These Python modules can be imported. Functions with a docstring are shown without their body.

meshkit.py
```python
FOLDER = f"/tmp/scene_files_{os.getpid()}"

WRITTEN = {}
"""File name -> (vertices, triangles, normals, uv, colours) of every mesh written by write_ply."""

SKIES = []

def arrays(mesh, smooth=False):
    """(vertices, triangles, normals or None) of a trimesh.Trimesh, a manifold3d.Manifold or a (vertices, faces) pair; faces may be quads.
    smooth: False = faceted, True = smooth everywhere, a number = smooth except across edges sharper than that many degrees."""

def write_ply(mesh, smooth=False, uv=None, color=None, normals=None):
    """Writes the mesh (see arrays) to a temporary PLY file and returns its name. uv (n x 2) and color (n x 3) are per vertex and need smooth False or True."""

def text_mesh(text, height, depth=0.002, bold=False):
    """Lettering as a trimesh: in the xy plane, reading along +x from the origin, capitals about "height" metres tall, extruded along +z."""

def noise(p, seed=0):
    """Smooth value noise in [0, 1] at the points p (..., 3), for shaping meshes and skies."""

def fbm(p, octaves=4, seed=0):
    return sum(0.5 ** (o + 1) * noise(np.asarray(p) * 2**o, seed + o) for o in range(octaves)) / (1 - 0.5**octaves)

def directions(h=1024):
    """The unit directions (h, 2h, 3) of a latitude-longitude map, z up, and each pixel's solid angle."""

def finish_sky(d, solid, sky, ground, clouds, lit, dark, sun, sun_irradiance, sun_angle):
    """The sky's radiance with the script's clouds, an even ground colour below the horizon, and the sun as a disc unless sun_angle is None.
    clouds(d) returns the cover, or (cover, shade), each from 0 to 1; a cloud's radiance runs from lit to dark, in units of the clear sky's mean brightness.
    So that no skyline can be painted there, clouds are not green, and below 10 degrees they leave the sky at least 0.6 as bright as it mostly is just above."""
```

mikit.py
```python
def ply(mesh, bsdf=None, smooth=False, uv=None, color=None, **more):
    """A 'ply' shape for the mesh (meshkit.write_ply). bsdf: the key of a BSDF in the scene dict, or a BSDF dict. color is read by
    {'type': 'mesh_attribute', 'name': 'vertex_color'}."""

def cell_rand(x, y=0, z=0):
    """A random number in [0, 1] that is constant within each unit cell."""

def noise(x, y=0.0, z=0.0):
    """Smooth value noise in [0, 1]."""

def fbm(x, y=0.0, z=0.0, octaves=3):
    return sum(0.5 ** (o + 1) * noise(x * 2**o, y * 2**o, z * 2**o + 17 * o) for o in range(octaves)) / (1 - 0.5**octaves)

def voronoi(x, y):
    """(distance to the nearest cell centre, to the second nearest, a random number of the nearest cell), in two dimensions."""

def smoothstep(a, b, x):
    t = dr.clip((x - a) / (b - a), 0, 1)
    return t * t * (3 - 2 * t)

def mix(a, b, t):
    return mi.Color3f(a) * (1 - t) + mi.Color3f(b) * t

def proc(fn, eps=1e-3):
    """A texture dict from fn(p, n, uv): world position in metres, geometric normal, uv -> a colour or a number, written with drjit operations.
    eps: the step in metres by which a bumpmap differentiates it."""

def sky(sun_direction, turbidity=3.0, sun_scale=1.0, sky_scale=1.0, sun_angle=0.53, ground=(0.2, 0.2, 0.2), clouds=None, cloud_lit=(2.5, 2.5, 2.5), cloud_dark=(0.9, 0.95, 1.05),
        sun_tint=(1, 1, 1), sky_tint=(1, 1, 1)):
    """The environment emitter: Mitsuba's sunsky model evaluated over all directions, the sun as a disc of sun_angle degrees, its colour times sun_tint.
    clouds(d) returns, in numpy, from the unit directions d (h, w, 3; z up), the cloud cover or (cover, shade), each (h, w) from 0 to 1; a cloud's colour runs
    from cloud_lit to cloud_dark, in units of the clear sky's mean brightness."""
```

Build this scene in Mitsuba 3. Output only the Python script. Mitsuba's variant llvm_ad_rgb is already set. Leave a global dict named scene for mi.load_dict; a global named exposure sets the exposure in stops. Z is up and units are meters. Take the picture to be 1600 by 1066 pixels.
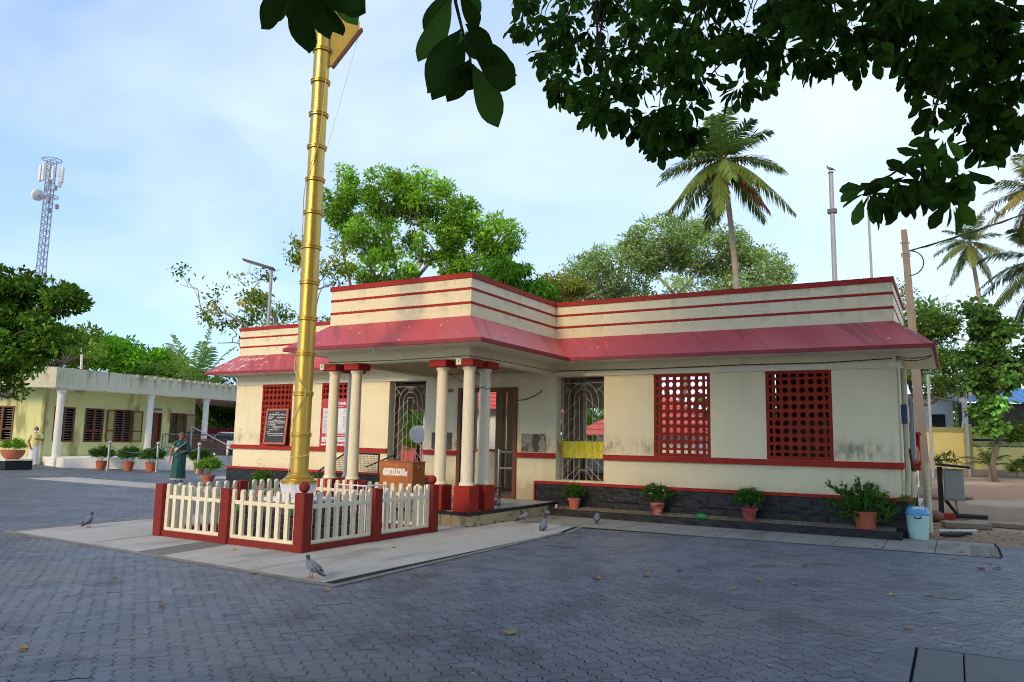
import math, random
import numpy as np, trimesh, manifold3d as m3d, mitsuba as mi, mikit, meshkit, drjit as dr
from shapely.geometry import Polygon, LineString, box as sbox, Point
from shapely.ops import unary_union
from shapely import affinity

T = lambda: mi.ScalarTransform4f()
V = lambda *a: np.array(a, float)
scene, labels = {}, {}
exposure = 2.92

# ------------------------------------------------------------------ camera, sky
EYE = V(7.468, -14.916, 1.501)
FW = V(-0.49387, 0.85992, 0.12897)
UP = V(0.04717, -0.12160, 0.99146)
scene['camera'] = {'type': 'perspective', 'fov': 67.42, 'fov_axis': 'x', 'near_clip': 0.05, 'far_clip': 4000.0,
                   'to_world': T().look_at(origin=EYE.tolist(), target=(EYE + FW).tolist(), up=UP.tolist())}


def sky_clouds(d):
    z = np.maximum(d[..., 2], 0.02)
    q = np.stack([d[..., 0] / (z + 0.35), d[..., 1] / (z + 0.35), z * 0 + 3.1], -1)
    big = meshkit.fbm(q * 0.9, 5, 7)
    wisp = meshkit.fbm(q * V(1.6, 2.6, 1) + 3 * big[..., None], 6, 21)
    side = 0.5 + 0.5 * (d[..., 0] * 0.80 + d[..., 1] * 0.60) / np.maximum(np.hypot(d[..., 0], d[..., 1]), 1e-6)
    haze = 0.12 + 0.62 * side ** 1.2 + 0.04 * np.exp(-z * 6)
    c = np.clip((wisp * 0.6 + big * 0.7 - 0.62) * 3.0, 0, 1)
    return np.clip(haze + (1 - haze) * c * 0.9, 0, 1), c * 0


SUN = V(-0.06, -1.0, 0.44)
scene['sky_light'] = mikit.sky(SUN, turbidity=3.0, sun_scale=0.27, sun_angle=15.0, clouds=sky_clouds,
                               cloud_lit=(1.85, 2.10, 2.3), cloud_dark=(1.1, 1.2, 1.3), sun_tint=(1.0, 0.93, 0.80), sky_tint=(0.75, 0.915, 1.21))

# ------------------------------------------------------------------ naming helpers
_used = set(scene)


def key(name, parent=None):
    base = (parent + '__' if parent else '') + name
    k, i = base, 0
    while k in _used:
        i += 1
        k = f'{base}_{i:03d}'
    _used.add(k)
    return k


def add(name, mesh, mat, parent=None, smooth=False, to=None, color=None, uv=None, kind=None):
    """one entry of the scene; mesh: trimesh, (v, f), or a ready ply dict to share."""
    k = key(name, parent)
    d = mesh if isinstance(mesh, dict) else mikit.ply(mesh, mat, smooth=smooth, color=color, uv=uv)
    if to is not None:
        d = {**d, 'to_world': to}
    scene[k] = d
    if kind:
        labels[k] = {'kind': kind}
    return k


def tag(k, label=None, cat=None, group=None, kind=None):
    e = labels.setdefault(k, {})
    for a, b in (('label', label), ('category', cat), ('group', group), ('kind', kind)):
        if b:
            e[a] = b
    return k


def thing(name, label, cat, group=None):
    return tag(key(name), label, cat, group)


# ------------------------------------------------------------------ mesh helpers: everything is (v, f)
def cat(*ms):
    ms = [m for m in (ms[0] if len(ms) == 1 and isinstance(ms[0], list) else ms)]
    vs, fs, n = [], [], 0
    for v, f in ms:
        vs.append(v)
        fs.append(np.asarray(f) + n)
        n += len(v)
    return np.vstack(vs), np.vstack(fs)


def tm(m):
    return np.asarray(m.vertices, float), np.asarray(m.faces, int)


def mf(m):
    q = m.to_mesh()
    return np.asarray(q.vert_properties[:, :3], float), np.asarray(q.tri_verts, int)


def box(x0, x1, y0, y1, z0, z1):
    v = np.array([[x, y, z] for x in (x0, x1) for y in (y0, y1) for z in (z0, z1)], float)
    return v, np.array([[0, 1, 3], [0, 3, 2], [4, 6, 7], [4, 7, 5], [0, 4, 5], [0, 5, 1], [2, 3, 7], [2, 7, 6], [0, 2, 6], [0, 6, 4], [1, 5, 7], [1, 7, 3]])


def _chamfer_pattern():
    pts, b = [], 0.2
    for sx in (-1, 1):
        for sy in (-1, 1):
            for sz in (-1, 1):
                for a in range(3):
                    p = np.array([sx, sy, sz], float)
                    p[[i for i in range(3) if i != a]] *= 1 - b
                    pts.append((sx, sy, sz, a))
    P = np.array([[s * (1 if i == a else 1 - b) for i, s in enumerate((sx, sy, sz))] for sx, sy, sz, a in pts])
    h = trimesh.convex.convex_hull(P)
    idx = [int(np.argmin(np.abs(P - q).sum(1))) for q in h.vertices]
    return np.array([(sx, sy, sz) for sx, sy, sz, _ in pts], float), np.array([a for *_, a in pts]), np.array(idx)[h.faces]


_CS, _CA, _CF = _chamfer_pattern()


def cbox(x0, x1, y0, y1, z0, z1, b=0.008):
    c, h = V((x0 + x1) / 2, (y0 + y1) / 2, (z0 + z1) / 2), V((x1 - x0) / 2, (y1 - y0) / 2, (z1 - z0) / 2)
    inset = np.where(np.arange(3)[None] == _CA[:, None], 0, min(b, 0.45 * h.min()))
    return c + _CS * (h - inset), _CF


def frame_of(d):
    d = d / (np.linalg.norm(d) + 1e-12)
    a = np.cross(d, [0, 0, 1] if abs(d[2]) < 0.95 else [1, 0, 0])
    a /= np.linalg.norm(a)
    return a, np.cross(d, a)


def tube(pts, rad, n=8, caps=True):
    p = np.asarray(pts, float)
    r = np.broadcast_to(rad, (len(p),))
    t = np.gradient(p, axis=0)
    t /= np.linalg.norm(t, axis=1, keepdims=True) + 1e-12
    a, b = frame_of(t[0])
    ang = np.arange(n) * 2 * np.pi / n
    rings = []
    for i in range(len(p)):
        a = a - t[i] * (a @ t[i])
        a /= np.linalg.norm(a) + 1e-12
        b = np.cross(t[i], a)
        rings.append(p[i] + r[i] * (np.cos(ang)[:, None] * a + np.sin(ang)[:, None] * b))
    v = np.vstack(rings)
    i, j = np.meshgrid(np.arange(len(p) - 1), np.arange(n), indexing='ij')
    q0, q1 = i * n + j, i * n + (j + 1) % n
    f = np.concatenate([np.stack([q0, q1, q1 + n], -1).reshape(-1, 3), np.stack([q0, q1 + n, q0 + n], -1).reshape(-1, 3)])
    if caps:
        m = len(v)
        v = np.vstack([v, p[:1], p[-1:]])
        k = np.arange(n)
        f = np.vstack([f, np.stack([(k + 1) % n, k, k * 0 + m], 1), np.stack([m - n + k, m - n + (k + 1) % n, k * 0 + m + 1], 1)])
    return v, f


def rod(p0, p1, r=0.01, n=8, r1=None):
    return tube([p0, p1], [r, r if r1 is None else r1], n)


def lathe(profile, n=24, centre=(0, 0, 0)):
    """profile: (r, z) from bottom to top."""
    pr = np.asarray(profile, float)
    ang = np.arange(n) * 2 * np.pi / n
    v = np.stack([pr[:, 0:1] * np.cos(ang), pr[:, 0:1] * np.sin(ang), np.repeat(pr[:, 1:2], n, 1)], -1).reshape(-1, 3)
    i, j = np.meshgrid(np.arange(len(pr) - 1), np.arange(n), indexing='ij')
    q0, q1 = i * n + j, i * n + (j + 1) % n
    f = np.concatenate([np.stack([q0, q1, q1 + n], -1).reshape(-1, 3), np.stack([q0, q1 + n, q0 + n], -1).reshape(-1, 3)])
    m = len(v)
    v = np.vstack([v, [[0, 0, pr[0, 1]], [0, 0, pr[-1, 1]]]])
    k = np.arange(n)
    f = np.vstack([f, np.stack([(k + 1) % n, k, k * 0 + m], 1), np.stack([m - n + k, m - n + (k + 1) % n, k * 0 + m + 1], 1)])
    return v + np.asarray(centre, float), f


def sweep(path, prof, closed_prof=True):
    """profile points (outward offset, z) carried along a plan path with mitred corners; outward = right of travel."""
    P = np.asarray(path, float)
    d = np.diff(P, axis=0)
    d /= np.linalg.norm(d, axis=1, keepdims=True)
    nrm = np.stack([d[:, 1], -d[:, 0]], 1)
    mit = []
    for i in range(len(P)):
        if i == 0:
            mit.append(nrm[0])
        elif i == len(P) - 1:
            mit.append(nrm[-1])
        else:
            s = nrm[i - 1] + nrm[i]
            mit.append(s / (1 + nrm[i - 1] @ nrm[i]))
    mit = np.array(mit)
    pr = np.asarray(prof, float)
    v = np.concatenate([np.concatenate([P[i] + pr[:, :1] * mit[i], pr[:, 1:2]], 1) for i in range(len(P))])
    n, f = len(pr), []
    for i in range(len(P) - 1):
        for j in range(n if closed_prof else n - 1):
            a, b = i * n + j, i * n + (j + 1) % n
            f += [[a, b, b + n], [a, b + n, a + n]]
    if closed_prof:
        for base, s in ((0, 1), ((len(P) - 1) * n, -1)):
            f += [[base, base + j, base + j + 1][::s] for j in range(1, n - 1)]
    return v, np.array(f)


def move(m, x=0, y=0, z=0, rz=0.0, s=1.0):
    v, f = m
    c, q = math.cos(rz), math.sin(rz)
    R = np.array([[c, -q, 0], [q, c, 0], [0, 0, 1]])
    return (v * s) @ R.T + V(x, y, z), f


def rot(m, axis, deg):
    R = trimesh.transformations.rotation_matrix(math.radians(deg), axis)[:3, :3]
    return m[0] @ R.T, m[1]


def polys(q):
    return [g for g in getattr(q, "geoms", [q]) if g.geom_type == "Polygon" and g.area > 1e-6]


def extrude(poly, depth):
    """a shapely polygon in its xy plane, thick along +z."""
    gs = getattr(poly, 'geoms', [poly])
    return cat([tm(trimesh.creation.extrude_polygon(g, depth, engine='earcut')) for g in gs if g.area > 1e-9])


def wall_xz(poly, y0, y1):
    """a polygon in (x, z) made a wall from y0 (front) to y1."""
    v, f = extrude(poly, y1 - y0)
    return np.stack([v[:, 0], y1 - v[:, 2], v[:, 1]], 1), f


def ball(c, r, sub=2):
    m = trimesh.creation.icosphere(sub, 1.0)
    return np.asarray(m.vertices) * np.asarray(r, float) + np.asarray(c, float), np.asarray(m.faces)


def sheet(poly, z):
    """a flat polygon facing up."""
    v, f = (lambda q: cat([tuple(map(np.asarray, trimesh.creation.triangulate_polygon(g, engine="earcut"))) for g in q]))(polys(poly))
    v, f = np.asarray(v), np.asarray(f)
    a = v[f]
    up = (a[:, 1, 0] - a[:, 0, 0]) * (a[:, 2, 1] - a[:, 0, 1]) - (a[:, 1, 1] - a[:, 0, 1]) * (a[:, 2, 0] - a[:, 0, 0])
    f = np.where((up < 0)[:, None], f[:, ::-1], f)
    return np.hstack([v, np.full((len(v), 1), z)]), f


def vcol(m, c):
    return np.broadcast_to(np.asarray(c, float), (len(m[0]), 3)).copy()


# ------------------------------------------------------------------ materials
N, F, SS, MIX = mikit.noise, mikit.fbm, mikit.smoothstep, mikit.mix
C3 = lambda *c: {'type': 'rgb', 'value': list(c)}


def mat(k, base, rough=0.6, spec=0.4, bump=None, scale=0.002, eps=2e-3, **more):
    b = {'type': 'principled', 'base_color': C3(*base) if isinstance(base, tuple) else mikit.proc(base), 'roughness': rough, 'specular': spec, **more}
    if bump is not None:
        b = {'type': 'bumpmap', 'arbitrary': mikit.proc(bump, eps), 'scale': scale, 'bsdf': b}
    _used.add('mat_' + k)
    scene['mat_' + k] = {'type': 'twosided', 'bsdf': b}
    return 'mat_' + k


def cream_fn(p, n, uv):
    s = p.x * 1.0 + p.y * 0.7
    base = MIX((0.72, 0.655, 0.445), (0.67, 0.605, 0.405), F(s * 0.9, p.z * 1.2, 1.0, 3))
    streak = SS(0.55, 0.85, F(s * 9.0, p.z * 0.7, 5.0, 3)) * SS(0.1, 0.7, F(s * 0.8, p.z * 0.6, 9.0, 2))
    base = MIX(base, (0.36, 0.30, 0.19), streak * 0.16)
    low = dr.exp(-dr.square((p.z - 1.42) / 0.17)) * SS(0.40, 0.78, F(s * 1.15 + 3.0, p.z * 0.55, 2.0, 3)) * SS(0.25, 0.75, F(s * 16.0, p.z * 6.0, 4.0, 4) * 0.7 + 0.2 * F(s * 70.0, p.z * 50.0, 4.0, 2))
    base = MIX(base, (0.10, 0.085, 0.05), dr.minimum(low * 0.95, 0.8))
    foot = dr.exp(-(p.z - 0.62) * 9.0) * F(s * 4.0, p.z * 3.0, 7.0, 2)
    base = MIX(base, (0.22, 0.17, 0.09), dr.clip(foot * 0.5, 0, 0.5))
    crack = SS(0.010, 0.003, dr.abs(F(s * 1.1 + 0.5 * F(s * 5, p.z * 5, 3.0, 2), p.z * 2.4, 11.0, 3) - 0.5)) * SS(0.58, 0.68, F(s * 0.7, p.z * 0.9, 6.0, 2))
    base = MIX(base, (0.25, 0.20, 0.13), crack * 0.30)
    under = SS(0.09, 0.0, dr.abs(p.z - 4.17)) + SS(0.10, 0.0, dr.abs(p.z - 3.90)) + SS(0.12, 0.0, dr.abs(p.z - 4.36))
    base = MIX(base, (0.30, 0.27, 0.21), 0.3 * dr.minimum(under, 1.0) * SS(0.5, 0.8, F(s * 6.0, p.z * 0.5, 8.0, 3)))
    return base


CREAM = mat('cream', cream_fn, 0.55, 0.35, bump=lambda p, n, uv: F((p.x + p.y) * 30, p.z * 30, 2.0, 2), scale=0.0012, eps=4e-3)
CREAM2 = mat('cream_trim', lambda p, n, uv: MIX((0.72, 0.67, 0.51), (0.64, 0.59, 0.44), F(p.x * 5 + p.y * 4, p.z * 3, p.y, 3)), 0.5, 0.35)
RED = mat('red', lambda p, n, uv: MIX((0.35, 0.027, 0.017), (0.26, 0.021, 0.015), F(p.x * 6 + p.y * 5, p.z * 6, 1.0, 3)), 0.6, 0.2)
RED_JALI = mat('red_jali', lambda p, n, uv: MIX((0.30, 0.032, 0.016), (0.22, 0.022, 0.013), F(p.x * 6, p.z * 6, 1.0, 3)), 0.75, 0.15)
RED_FENCE = mat('red_fence', lambda p, n, uv: MIX((0.23, 0.024, 0.018), (0.15, 0.018, 0.015), F(p.x * 7 + p.y * 6, p.z * 5, 1.0, 4)), 0.6, 0.2)


def roof_fn(p, n, uv):
    s = p.x * 1.0 + p.y * 0.9
    b = MIX((0.43, 0.052, 0.062), (0.34, 0.040, 0.055), F(s * 1.2, p.z * 2.0, 1.0, 3))
    b = MIX(b, (0.42, 0.13, 0.15), 0.35 * SS(0.45, 0.7, F(s * 0.7, p.z * 0.5, 3.0, 2)))
    left = SS(-7.4, -9.4, p.x) * SS(0.3, -0.1, p.y)
    chips = SS(0.60, 0.66, F(p.x * 16.0, p.y * 7.0, p.z * 10.0, 3)) * SS(0.42, 0.60, F(p.x * 2.1, p.y * 2.5, 8.0, 2) + left * 0.12) * (0.15 + 0.85 * left)
    few = SS(0.865, 0.88, F(p.x * 19.0 + 40.0, p.y * 11.0, 3.0, 2)) * SS(0.40, 0.55, N(p.x * 1.1, p.y * 1.2, 5.0))
    b = MIX(b, (0.17, 0.035, 0.04), 0.55 * SS(0.52, 0.78, F(s * 7.0, p.z * 0.8, 4.0, 4)))
    b = MIX(b, (0.09, 0.04, 0.035), 0.6 * SS(0.60, 0.78, F(p.x * 4.0, p.y * 4.0, p.z * 2.0, 4)) * SS(3.62, 3.73, p.z))
    b = MIX(b, (0.55, 0.46, 0.36), dr.minimum(chips * left + few * 0.8, 1.0) * 0.9)
    return b


ROOF = mat('roof', roof_fn, 0.42, 0.5, bump=lambda p, n, uv: F(p.x * 9 + p.z * 3, p.y * 9, p.z * 9, 3), scale=0.004, eps=6e-3)
FASCIA = mat('fascia', (0.24, 0.022, 0.030), 0.5, 0.4)
BLACKSTONE = mat('black_stone', lambda p, n, uv: MIX((0.006, 0.007, 0.010), (0.014, 0.016, 0.021), F(p.x * 7, p.y * 7, p.z * 9, 4)), 0.55, 0.4,
                 bump=lambda p, n, uv: F(p.x * 9 + 3, p.y * 9, p.z * 11, 4), scale=0.03, eps=4e-3)
PLAIN = {k: mat(k, *a) for k, a in dict(
    white=((0.72, 0.72, 0.72), 0.5), lotus=((0.66, 0.66, 0.74), 0.45), iron=((0.018, 0.018, 0.020), 0.5), galv=((0.30, 0.31, 0.33), 0.4), silver=((0.42, 0.41, 0.38), 0.4),
    granite=((0.085, 0.085, 0.08), 0.6), slate=((0.03, 0.036, 0.042), 0.6), chalk=((0.62, 0.62, 0.60), 0.8), boardred=((0.42, 0.035, 0.045), 0.4), paper=((0.62, 0.64, 0.66), 0.6), ink=((0.12, 0.13, 0.18), 0.7),
    terracotta=((0.40, 0.105, 0.050), 0.7), terrapink=((0.42, 0.13, 0.09), 0.7), soil=((0.045, 0.030, 0.018), 0.95), brownwood=((0.13, 0.042, 0.014), 0.5), yellowcloth=((0.78, 0.68, 0.02), 0.7), ladyhair=((0.085, 0.08, 0.08), 0.7),
    skin=((0.26, 0.12, 0.065), 0.6), hair=((0.035, 0.032, 0.03), 0.6), greyhair=((0.30, 0.30, 0.31), 0.7), saree=((0.004, 0.062, 0.062), 0.6), sareetrim=((0.34, 0.36, 0.30), 0.6), shirt=((0.62, 0.60, 0.26), 0.7),
    dhoti=((0.68, 0.68, 0.74), 0.7), dark=((0.012, 0.011, 0.011), 0.6), carwhite=((0.74, 0.75, 0.76), 0.25), glassdark=((0.02, 0.025, 0.03), 0.08), tyre=((0.015, 0.015, 0.015), 0.8), whitecol=((0.66, 0.66, 0.63), 0.55),
    rope=((0.55, 0.42, 0.18), 0.8), wire=((0.02, 0.02, 0.02), 0.6), bluewhite=((0.40, 0.62, 0.58), 0.4), binblue=((0.10, 0.33, 0.60), 0.4), greymetal=((0.27, 0.28, 0.265), 0.5), redwall=((0.42, 0.07, 0.08), 0.7),
    tilepink=((0.50, 0.10, 0.10), 0.5), blueroof=((0.06, 0.22, 0.55), 0.5), inner=((0.34, 0.27, 0.15), 0.7), greenplastic=((0.02, 0.25, 0.06), 0.4), feather=((0.145, 0.165, 0.21), 0.6), featherdark=((0.035, 0.04, 0.055), 0.5),
    featherneck=((0.045, 0.075, 0.095), 0.4), birdpink=((0.36, 0.11, 0.08), 0.6), coconut=((0.24, 0.17, 0.04), 0.6), limb=((0.20, 0.17, 0.13), 0.9), petal=((0.75, 0.75, 0.74), 0.6), yellowpetal=((0.65, 0.42, 0.02), 0.6),
    deadleaf=((0.30, 0.20, 0.07), 0.8), deadleaf2=((0.42, 0.28, 0.03), 0.8), deadleaf3=((0.17, 0.09, 0.05), 0.8), pvc=((0.50, 0.46, 0.33), 0.5), lampgrey=((0.07, 0.075, 0.08), 0.5)).items()}
STEEL = mat('steel', (0.55, 0.55, 0.54), 0.25, 0.5, metallic=0.9)


def gold_fn(p, n, uv):
    b = MIX((0.60, 0.42, 0.095), (0.48, 0.33, 0.070), F(p.x * 8, p.y * 8, p.z * 1.5, 3))
    return MIX(b, (0.40, 0.36, 0.24), 0.6 * SS(0.60, 0.75, F(p.x * 14 + 5, p.y * 14, p.z * 2.2, 3)) * SS(4.0, 5.5, p.z))


GOLD = mat('gold', gold_fn, 0.36, 0.5, metallic=0.72)
WOOD = mat('wood', lambda p, n, uv: MIX((0.44, 0.150, 0.028), (0.32, 0.090, 0.016), F(p.x * 16 + 2.5 * F(p.x * 3, p.y * 3, p.z * 2.0, 2), p.y * 16, p.z * 1.3, 3)), 0.4, 0.5)

# paver lattice: turned 55.5 degrees from the hall
PW, PA = 0.1125, math.radians(55.5)
_pc, _ps = math.cos(PA), math.sin(PA)


def paver_uv(p):
    return (p.x * _pc + p.y * _ps) / PW, (-p.x * _ps + p.y * _pc) / PW


def paver_id(p):
    u, v = paver_uv(p)
    i, j = dr.floor(u), dr.floor(v)
    k = (i + j) - 4 * dr.floor((i + j) / 4)
    return u, v, i, j, k


def paver_fn(p, n, uv):
    u, v, i, j, k = paver_id(p)
    r = mikit.cell_rand(dr.select(dr.abs(k - 1) < 0.5, i - 1, i), dr.select(k > 2.5, j - 1, j), 3.0)
    b = MIX((0.074, 0.088, 0.116), (0.114, 0.130, 0.162), r)
    b = MIX(b, (0.145, 0.145, 0.145), 0.5 * SS(0.5, 0.75, F(p.x * 0.9, p.y * 0.9, 2.0, 3)))
    b = MIX(b, (0.056, 0.064, 0.080), 0.60 * SS(0.52, 0.72, F(p.x * 2.3, p.y * 2.3, 7.0, 4)))
    b = b * (0.80 + 0.40 * F(p.x * 60, p.y * 60, 1.0, 2)) * MIX((0.80, 0.81, 0.82), (1.18, 1.18, 1.22), F(p.x * 0.55 + 4, p.y * 0.55, 5.0, 3))
    drop = SS(0.955, 0.965, mikit.cell_rand(dr.floor(p.x * 3.1), dr.floor(p.y * 3.1), 5.0)) * SS(0.018, 0.012, dr.sqrt(dr.square(p.x - (dr.floor(p.x * 3.1) + 0.5) / 3.1) + 0.6 * dr.square(p.y - (dr.floor(p.y * 3.1) + 0.5) / 3.1)) + 0.010 * N(p.x * 90, p.y * 90, 2.0))
    stain = SS(0.60, 0.66, F(p.x * 1.7 + 3, p.y * 1.7, 6.0, 4)) * SS(0.50, 0.62, F(p.x * 0.5, p.y * 0.5, 1.0, 2))
    b = MIX(b, (0.038, 0.042, 0.050), stain * 0.55)
    return MIX(b, (0.42, 0.42, 0.40), drop * 0.85)


def paver_far_fn(p, n, uv):
    u, v, i, j, k = paver_id(p)
    fu, fv = u - i, v - j
    horiz = k < 1.5
    e = dr.minimum(dr.select(horiz, dr.minimum(fv, 1 - fv), dr.minimum(fu, 1 - fu)), 9.0)
    ends = dr.select(dr.abs(k) < 0.5, fu, dr.select(dr.abs(k - 1) < 0.5, 1 - fu, dr.select(dr.abs(k - 2) < 0.5, fv, 1 - fv)))
    e = dr.minimum(e, ends)
    return MIX(paver_fn(p, n, uv) * 0.40, paver_fn(p, n, uv), SS(0.015, 0.05, e))


PAVER = mat('paver', paver_fn, 0.50, 0.45, bump=lambda p, n, uv: F(p.x * 90, p.y * 90, 1.0, 3), scale=0.0016, eps=2e-3)
PAVER_FAR = mat('paver_far', paver_far_fn, 0.55, 0.4)
JOINT = mat('joint', (0.022, 0.024, 0.028), 0.95, 0.1)


def slab_fn(p, n, uv):
    b = MIX((0.26, 0.26, 0.25), (0.34, 0.34, 0.33), F(p.x * 1.4, p.y * 1.4, 2.0, 4))
    b = MIX(b, (0.17, 0.165, 0.155), 0.6 * SS(0.52, 0.78, F(p.x * 3.1, p.y * 0.9, 5.0, 4)))
    return b * (0.88 + 0.24 * F(p.x * 45, p.y * 45, 1.0, 2))


SLAB = mat('slab', slab_fn, 0.75, 0.25, bump=lambda p, n, uv: F(p.x * 40, p.y * 40, p.z * 40, 3), scale=0.002, eps=4e-3)
STRIP = mat('strip_slab', lambda p, n, uv: slab_fn(p, n, uv) * 0.62, 0.75, 0.25, bump=lambda p, n, uv: F(p.x * 40, p.y * 40, p.z * 40, 3), scale=0.002, eps=4e-3)
SLABDARK = mat('slab_dark', lambda p, n, uv: slab_fn(p, n, uv) * 0.42, 0.75, 0.25)
KERB = mat('kerb', lambda p, n, uv: MIX((0.10, 0.10, 0.10), (0.20, 0.195, 0.185), F(p.x * 5, p.y * 5, 1.0, 4)), 0.8, 0.2)
DIRT = mat('dirt', lambda p, n, uv: MIX(MIX((0.235, 0.165, 0.115), (0.18, 0.125, 0.088), F(p.x * 0.7, p.y * 0.7, 1.0, 4)), (0.30, 0.25, 0.20), 0.7 * SS(0.5, 0.7, F(p.x * 0.35 + 9, p.y * 0.25, 3.0, 3))) * (0.75 + 0.5 * F(p.x * 24, p.y * 24, 2.0, 3)), 0.95, 0.1,
           bump=lambda p, n, uv: F(p.x * 12, p.y * 12, 1.0, 4), scale=0.02, eps=1e-2)


def stone_fn(p, n, uv):
    g = F(p.x * 9, p.y * 9, p.z * 9, 4)
    b = MIX((0.44, 0.37, 0.20), (0.34, 0.28, 0.16), F(p.x * 3, p.y * 3, p.z * 5, 3))
    return MIX(b, (0.07, 0.055, 0.035), 0.85 * SS(0.50, 0.66, g) * (0.25 + 0.75 * SS(-0.1, 0.1, p.x)))


STEPSTONE = mat('step_stone', stone_fn, 0.8, 0.2, bump=lambda p, n, uv: F(p.x * 11, p.y * 11, p.z * 11, 4), scale=0.02, eps=4e-3)
BARK = mat('bark', lambda p, n, uv: MIX((0.085, 0.065, 0.048), (0.21, 0.18, 0.145), F(p.x * 6, p.y * 6, p.z * 2.0, 4)), 0.95, 0.1)
DARKBARK = mat('dark_bark', lambda p, n, uv: MIX((0.035, 0.028, 0.022), (0.085, 0.070, 0.055), F(p.x * 9, p.y * 9, p.z * 6.0, 4)), 0.95, 0.1)
PALMBARK = mat('palm_bark', lambda p, n, uv: MIX((0.20, 0.165, 0.13), (0.34, 0.30, 0.25), F(p.x * 3, p.y * 3, p.z * 9.0, 3)), 0.95, 0.1)
PLASTER = mat('yellow_plaster', lambda p, n, uv: MIX(MIX((0.66, 0.69, 0.34), (0.57, 0.59, 0.28), F(p.x + p.y, p.z, 1.0, 3)), (0.20, 0.18, 0.07), 0.7 * SS(0.55, 0.8, F(p.x * 2 + p.y * 2, p.z * 0.8, 4.0, 3))), 0.7, 0.2)
FASCIA2 = mat('stained_fascia', lambda p, n, uv: MIX(MIX((0.62, 0.61, 0.48), (0.54, 0.54, 0.42), F((p.x + p.y) * 0.6, p.z, 1.0, 3)), (0.15, 0.145, 0.10), 0.75 * SS(0.50, 0.72, F((p.x - p.y) * 7.0, p.z * 0.55, 4.0, 3)) * SS(3.5, 4.35, p.z)), 0.8, 0.2)
GRAVEL = mat('gravel', lambda p, n, uv: MIX((0.09, 0.065, 0.035), (0.26, 0.23, 0.18), N(p.x * 28, p.y * 28, 1.0)) * (0.6 + 0.8 * N(p.x * 60, p.y * 60, 4.0)), 0.95, 0.1,
             bump=lambda p, n, uv: N(p.x * 40, p.y * 40, 1.0), scale=0.02, eps=3e-3)
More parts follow.
